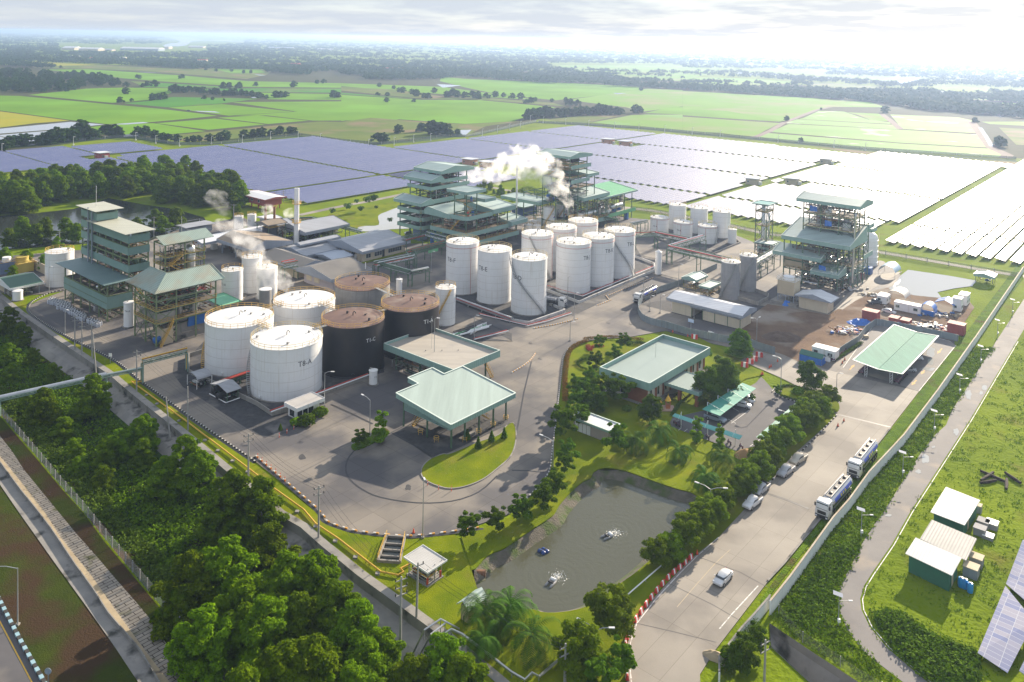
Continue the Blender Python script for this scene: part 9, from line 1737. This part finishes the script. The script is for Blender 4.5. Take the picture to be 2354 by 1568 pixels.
def far_wood():
 r=np.random.RandomState(9);V=[]
 ex=[(0,455),(250,470),(800,468),(1350,480),(1850,505),(2354,540)];E_=[T(0,*p) for p in ex]+[T(1,*p) for p in ((300,555),(650,548),(850,530),(1300,570),(2354,618))]+[T(2,*p) for p in ((300,640),(850,672),(1300,705),(1700,765),(2100,795),(2354,800))]
 E_=[(-300,145)]+E_+[(2700,280)]
 gaps=[TL(1,[(1400,440),(1900,440),(2354,450),(2354,500),(2000,500),(1500,480)]),TL(1,[(1800,520),(2354,540),(2354,575),(2000,560)]),TL(2,[(0,470),(1000,485),(1000,520),(330,500),(0,500)]),TL(2,[(0,535),(500,540),(780,565),(700,590),(0,570)]),TL(2,[(330,498),(1720,545),(1560,590),(700,530)]),TL(2,[(800,560),(1400,600),(1350,640),(900,600)]),TL(2,[(1680,690),(2354,715),(2354,760),(2100,745),(1900,705)]),TL(2,[(1730,590),(2130,600),(2130,670),(1750,655)]),TL(0,[(60,425),(800,450),(1300,480),(900,490),(400,470)]),TL(0,[(1370,475),(1830,485),(1830,530),(1400,500)]),TL(0,[(1120,250),(1700,270),(1700,300),(1280,322),(1100,322)]),TL(0,[(400,305),(800,305),(800,362),(400,362)]),TL(0,[(800,305),(1440,305),(1440,362),(800,362)]),TL(0,[(2130,500),(2354,500),(2354,545),(2130,540)]),TL(1,[(0,520),(200,530),(150,548),(0,545)]),TL(2,[(2060,840),(2354,840),(2354,900),(2100,870)]),TL(1,[(620,570),(850,575),(850,610),(640,610)])]
 n=0;k=0
 def edge(x):
  for (a,b_),(c,d_) in zip(E_,E_[1:]):
   if a<=x<=c: return b_+(d_-b_)*(x-a)/(c-a)
  return 200
 from mathutils import noise as nz
 while n<13000:
  x=r.uniform(-60,2420);yb=edge(x);hz=HY+(x-CX)*math.tan(ROLL);t_=r.rand()**1.25;y=yb-(yb-hz-2.2)*t_;k+=1
  if any(inside((x,y),g_) for g_ in gaps): continue
  p=G(x,y,-.1);dist=p.length
  nn=nz.noise(Vector((p.x/900,p.y/260,0)))+.5*nz.noise(Vector((p.x/300,p.y/110,3)))
  if nn<(-.28 if y<yb-6 else -.6) and r.rand()<.93: continue
  s=max(1,dist/2600);h=r.uniform(7,13)*(1+.05*(s-1));w_=r.uniform(6,13)*s;q=18
  d=r.normal(size=(q,3));d/=np.linalg.norm(d,axis=1)[:,None];d[:,2]=abs(d[:,2]);c=np.array([p.x,p.y,h*.35]);pos=c+d*np.array([w_,w_,h*.6])*(.6+.4*r.rand(q))[:,None]
  nr=d*.8+r.normal(size=(q,3))*.4+np.array([0,-.2,.4]);nr/=np.linalg.norm(nr,axis=1)[:,None];t=np.cross(nr,r.normal(size=(q,3)));t/=np.linalg.norm(t,axis=1)[:,None];b_=np.cross(nr,t);ss=(2.6+.5*r.rand(q))[:,None]*(s**.8)
  V.append(np.stack([pos-t*ss,pos-b_*ss*.7,pos+t*ss,pos+b_*ss*.7],1).reshape(-1,3));n+=1
 props(leaf_obj('distant_woodland',np.concatenate(V),leafm('distant_leaves',(.03,.075,.012),(.018,.045,.010),.1,0)),'belts of dark woodland stretching to the hazy horizon','woodland',kind='stuff')
far_wood()
# remove the prototypes themselves
for Pl in (P_big,P_br,P_mid,P_row,P_gar,P_gbig,P_col,P_far,P_cone,P_bush,P_oil,P_roy):
 for p in Pl:
  for ch in list(p.children): bpy.data.objects.remove(ch)
  bpy.data.objects.remove(p)
# ================================================================ FAR BUILDINGS
def far_b(lab,i,x,y,L_,D_,h,mw,mr,ang=0.0,storeys=0,name='far_warehouse',cat='warehouse',rise=.12):
 p=G(*T(i,x,y),-.1);t=thing(name,lab,cat,(p.x,p.y,-.1),rz=ang);inv=None
 Mx=Matrix.Rotation(ang,3,'Z');o_=Vector((p.x,p.y,0))
 def W(x_,y_,z_): q=Mx@Vector((x_,y_,0));return (o_.x+q.x,o_.y+q.y,z_)
 def bx(x0,x1,y0,y1,z0,z1): 
  b=MB();b.add([W(x0,y0,z0),W(x1,y0,z0),W(x1,y1,z0),W(x0,y1,z0),W(x0,y0,z1),W(x1,y0,z1),W(x1,y1,z1),W(x0,y1,z1)],[(0,3,2,1),(4,5,6,7),(0,1,5,4),(1,2,6,5),(2,3,7,6),(3,0,4,7)]);return b
 bx(-L_/2,L_/2,0,D_,-.1,h).build('wall',mw,t);b=MB();r=h+D_*rise;o2=1.2
 b.add([W(-L_/2-o2,-o2,h+.05),W(L_/2+o2,-o2,h+.05),W(L_/2+o2,D_/2,r),W(-L_/2-o2,D_/2,r),W(L_/2+o2,D_+o2,h+.05),W(-L_/2-o2,D_+o2,h+.05)],[(0,1,2,3),(3,2,4,5),(0,3,5),(1,4,2)]);b.build('roof',mr,t)
 n=min(9,max(3,int(L_/6)))
 for s in range(max(1,storeys)):
  z=1.2+s*3.1
  for k in range(n):
   x_=-L_/2+L_*(k+.5)/n;w_=L_/n*.3;wb=bx(x_-w_,x_+w_,-.15,-.02,z,z+1.5);wb.build('window',m_glass,t)
 return t
m_frw=M('far_white_roof',(.66,.66,.64),(.58,.58,.57),.1,.5);m_frr=M('far_red_roof',(.40,.09,.05),(.34,.07,.04),.1,.7);m_fcr=M('far_cream_wall',(.60,.50,.36),(.55,.45,.33),.1,.8);m_fblue=M('far_blue_grey',(.30,.36,.42),(.25,.3,.36),.1,.6)
for a in (('long pale warehouse far left of the river',0,470,345,60,60,9,m_fcr,m_frw,-.1),('wide pale warehouse beside the long one, left of the river',0,610,352,90,50,9,m_fcr,m_frw,-.1),('low annexe right of the two pale warehouses',0,735,352,50,30,6,m_fcr,m_fblue,-.1),('long blue-grey factory hall in front of the river',0,960,350,190,60,9,m_fblue,m_frw,-.1),('cream end block of the long factory hall',0,1148,340,26,40,11,m_fcr,m_frw,-.1),('white hall right of the river bend',0,1350,332,90,40,8,m_fcr,m_frw,-.1),('long low hall at the right of the left third',0,1930,340,150,50,7,m_fcr,m_fblue,-.1),('thin white hall farther right on the plain',0,2240,348,90,30,6,m_fblue,m_frw,-.1),
('cream four-storey block with red roof by the paddies',0,1392,442,26,12,12,m_fcr,m_frr,-.15,4,'apartment_block','apartment block'),('large house with red hipped roof on the plain',0,2030,462,24,16,6,m_fcr,m_frr,-.15,2,'red_roof_house','house',.3),('small red-roofed shed left of the cream block',0,1060,420,20,12,4,m_fcr,m_frr,-.1,1,'red_roof_house','house',.25),('small red house among trees at the left',0,628,410,10,9,4,m_fcr,m_frr,-.1,1,'red_roof_house','house',.3),('pale gabled shed left of the small red-roofed one',0,835,408,24,14,5,m_fcr,m_frw,-.1,1),('grey sheds among the left trees',0,510,396,28,12,4,m_fblue,m_frw,-.1,1),('white roofed shed near the left middle trees',0,905,410,14,8,3,m_fcr,m_frw,-.1,1),('white shed on the far plain, left of centre',1,42,355,14,10,5,m_fcr,m_frw,-.1,1),('low brick-red factory ruin behind the middle ponds',1,350,482,60,14,4,M('far_brick',(.34,.16,.11)),m_frr,-.1),('white hall far beyond the centre, left one',1,1060,360,70,30,7,m_fblue,m_frw,-.1),('white hall far beyond the centre, right one',1,1780,358,90,30,7,m_fblue,m_frw,-.1),('grey factory block beyond the centre',1,1290,305,90,60,24,m_fblue,m_fblue,-.1),('long white roofs in the hazy distance, right of centre',2,180,375,150,30,8,m_fblue,m_frw,-.1),('small white hall in the haze at the right, upper',2,950,372,50,20,6,m_fblue,m_frw,-.1),('white halls in the haze above the flooded fields',2,560,405,60,20,8,m_fblue,m_frw,-.1),('orange-topped building in the haze, right of centre',2,552,440,14,12,9,m_fcr,M('far_orange',(.5,.25,.12)),-.1),('white hall in the haze above the wide pond',2,1105,470,24,12,5,m_fblue,m_frw,-.1),('white estate houses at the left of the right third',2,110,420,90,20,8,m_fcr,m_frw,-.1,2),('white shed behind the right-hand tree belt',2,690,388,30,12,5,m_fblue,m_frw,-.1),('pale houses at the far right beyond the canal',2,2320,550,24,12,4,m_fcr,m_frw,-.1,1),('small white house on the far plain at T left',0,2170,470,9,8,4,m_fcr,m_frw,-.1,1)):
 far_b(*a)
for lab,i,x,y,h in (('tall far chimney left of centre with faint smoke',1,835,300,55),('thin far mast in the centre of the plain',1,1112,330,75),('far mast right of centre',2,742,335,70)):
 p=G(*T(i,x,y),-.1);t=thing('far_chimney',lab,'chimney',p);b=MB();b.lathe(p,[(3,0),(2,h)],10);b.build('stack',m_frw,t);b=MB();b.lathe(p,[(5,0),(5,2),(3,2)],10);b.build('foundation',m_oldc,t)
c=KG if 0 else None
p=G(*T(0,1303,768),-.1);p2=G(*T(0,1745,690),-.1)
u,v=UV(p2);t=thing('field_shelter','little shelter at the corner of the bright paddies','shelter',p2);roof(t,u-3,u+3,v-4,v+4,3,.8,'u',m_fblue,fd=0,trim=False);posts(t,[(u-2.5,v-3.5),(u-2.5,v+3.5),(u+2.5,v-3.5),(u+2.5,v+3.5)],3,.2)
place(make_car('x','hatch',car_paint('dark_grey',(.10,.11,.13))),p-Vector((2,0,0)),p+Vector((2,.5,0)),True,'dark car driving on a dyke between the bright paddies')
# lamp posts round the farm
k=0
for i,l in ((0,((15,1055),(508,1003),(937,970),(1075,993),(1239,1012),(1459,997),(1672,990),(1866,962),(2057,958),(2210,975))),(1,((187,1018),(364,1003),(498,985),(616,975),(972,940),(1076,918),(1161,900),(1235,882),(1303,840),(1392,850),(1547,862),(1706,875),(1882,888),(2051,902),(2229,915))),(2,((65,930),(257,948),(657,985),(1042,1020),(1260,1040)))):
 for x,y in l:
  p=G(*T(i,x,y),-.1);t=thing('farm_lamp','white lamp post along the far solar farm fence, %s third'%('left','middle','right')[i],'street lamp',p,'lamp posts along the far farm fence');b=MB();b.lathe(p,[(.22,0),(.16,6.5)],6);b.build('pole',m_frw,t);b=MB();b.box(p.x-.2,p.x+1.3,p.y-.2,p.y+.2,6.3,6.6);b.build('lamp_head',m_frw,t);b=MB();b.box(p.x-.4,p.x+.4,p.y-.3,p.y+.3,0,1.1);b.build('control_box',m_frw,t)
# ================================================================ STEAM
from mathutils import noise as nz
def plume(lab,path,radii,dens,seed=0,scale=.35):
 m=bpy.data.materials.new('steam_%d'%seed);m.use_nodes=True;n=m.node_tree;n.nodes.clear();N=n.nodes.new;K_=n.links.new;o=N('ShaderNodeOutputMaterial');v=N('ShaderNodeVolumePrincipled');g=N('ShaderNodeNewGeometry');tn=N('ShaderNodeTexNoise');tn.inputs['Scale'].default_value=scale;tn.inputs['Detail'].default_value=3.5;K_(g.outputs['Position'],tn.inputs['Vector']);mr=N('ShaderNodeMapRange');mr.inputs[1].default_value=.44;mr.inputs[2].default_value=.66;mr.inputs[3].default_value=0;mr.inputs[4].default_value=dens;K_(tn.outputs[0],mr.inputs[0]);K_(mr.outputs[0],v.inputs['Density']);v.inputs['Color'].default_value=(.97,.97,.98,1);v.inputs['Anisotropy'].default_value=.45
 v.inputs['Emission Strength'].default_value=0;K_(v.outputs[0],o.inputs['Volume'])
 P=smooth_curve3(path,8);R_=[radii[0]+0]*0;L_=len(P);rr=[]
 for i in range(L_): f=i/(L_-1)*(len(radii)-1);a=int(min(f,len(radii)-2));rr.append(radii[a]+(radii[a+1]-radii[a])*(f-a))
 b=MB();b.tube(P,rr,28)
 for i,p in enumerate(b.v):
  c=P[min(i//28,L_-1)];d=p-c;k=1+.55*nz.noise(p*.22+Vector((seed*7,0,0)))+.3*nz.noise(p*.6);b.v[i]=c+d*k
 b.f=[q[::-1] for q in b.f]
 o_=b.build('steam_plume',m,None,True);props(o_,lab,'steam',kind='stuff');return o_
def smooth_curve3(P,n):
 P=[Vector(p) for p in P];o=[]
 for i in range(len(P)-1):
  a,b_,c,d=P[max(i-1,0)],P[i],P[i+1],P[min(i+2,len(P)-1)]
  for k in range(n): t=k/n;o.append(.5*((2*b_)+(c-a)*t+(2*a-5*b_+4*c-d)*t*t+(3*b_-a-3*c+d)*t**3))
 return o+[P[-1]]
def at_depth(px,py,Y):
 d=ray(px,py);return cam.location+d*(Y/d.y)
def pl(lab,pts,radii,dens,seed,scale=.35): plume(lab,[at_depth(x,y,Y) for x,y,Y in pts],radii,dens,seed,scale)
pl('big white steam plume rising above the tall tanks and drifting left',[(*K(2,1,543,428),347),(*K(2,1,530,330),348),(*K(2,1,470,220),350),(*K(2,1,400,110),354),(*K(2,1,330,30),358),(1215,375,364),(1160,385,372),(1100,400,380),(1050,405,386)],[.8,2.0,3.2,4.8,6.8,7.5,6,4,2],.2,1,.26)
pl('white steam drifting past the brown-roofed sheds',[(*K(1,1,90,1100),262),(*K(1,1,150,1010),263),(*K(1,1,110,930),266),(600,610,280),(580,575,284),(560,545,290),(530,528,296),(500,515,304)],[1.2,3,3,3.4,4.2,4.2,3,1.5],.14,2,.32)
pl('white steam puff rising behind the rear squat tank',[(*K(1,1,320,1120),250),(*K(1,1,270,1050),252),(*K(1,1,230,960),254),(*K(1,1,200,890),256)],[.8,2.6,2.4,1.0],.22,3,.45)
pl('thin grey steam over the wood at the left',[(*K(0,1,2080,420),372),(*K(0,1,2050,330),372),(*K(0,1,1980,260),374),(*K(0,1,1900,240),378)],[1.5,4.0,4.5,2],.06,4,.3)
pl('small white steam puff between the rusty chimneys and the red house',[(*K(1,1,140,480),352),(*K(1,1,120,420),354),(*K(1,1,110,360),356),(*K(1,1,90,330),358)],[.6,2.2,2.6,1],.30,5,.4)
pl('small white steam puff left of the tall white chimney',[(*K(1,1,350,420),345),(*K(1,1,300,395),347),(*K(1,1,260,390),350)],[.8,2.4,1.0],.28,6,.4)
def haze():
 m=bpy.data.materials.new('haze_air');m.use_nodes=True;n=m.node_tree;n.nodes.clear()
 o=n.nodes.new('ShaderNodeOutputMaterial');v=n.nodes.new('ShaderNodeVolumePrincipled')
 v.inputs['Color'].default_value=(.50,.66,1,1);v.inputs['Density'].default_value=.00014;v.inputs['Anisotropy'].default_value=.5
 n.links.new(v.outputs[0],o.inputs['Volume'])
 b=MB();b.box(-40000,40000,-3000,60000,-4.6,96);b.build('haze',m)['kind']='stuff'
haze()
def finish():
 from collections import defaultdict
 g=defaultdict(list)
 for o in col.objects:
  if o.parent is None and o.get('label'): g[o['label']].append(o)
 def sx(o):
  p=o.location.copy()
  if o.type=='MESH' and p.length<1: p=sum((Vector(c) for c in o.bound_box),Vector())/8
  d=p-cam.location;return F*d.dot(RT)/d.dot(FW)
 for l,os_ in g.items():
  if len(os_)>1:
   for k,o in enumerate(sorted(os_,key=sx)):
    n=k+1;s='th' if 10<n%100<14 else {1:'st',2:'nd',3:'rd'}.get(n%10,'th');o['label']='%s, %d%s from the left'%(l,n,s)
    if not o.get('group'): o['group']=l
finish()
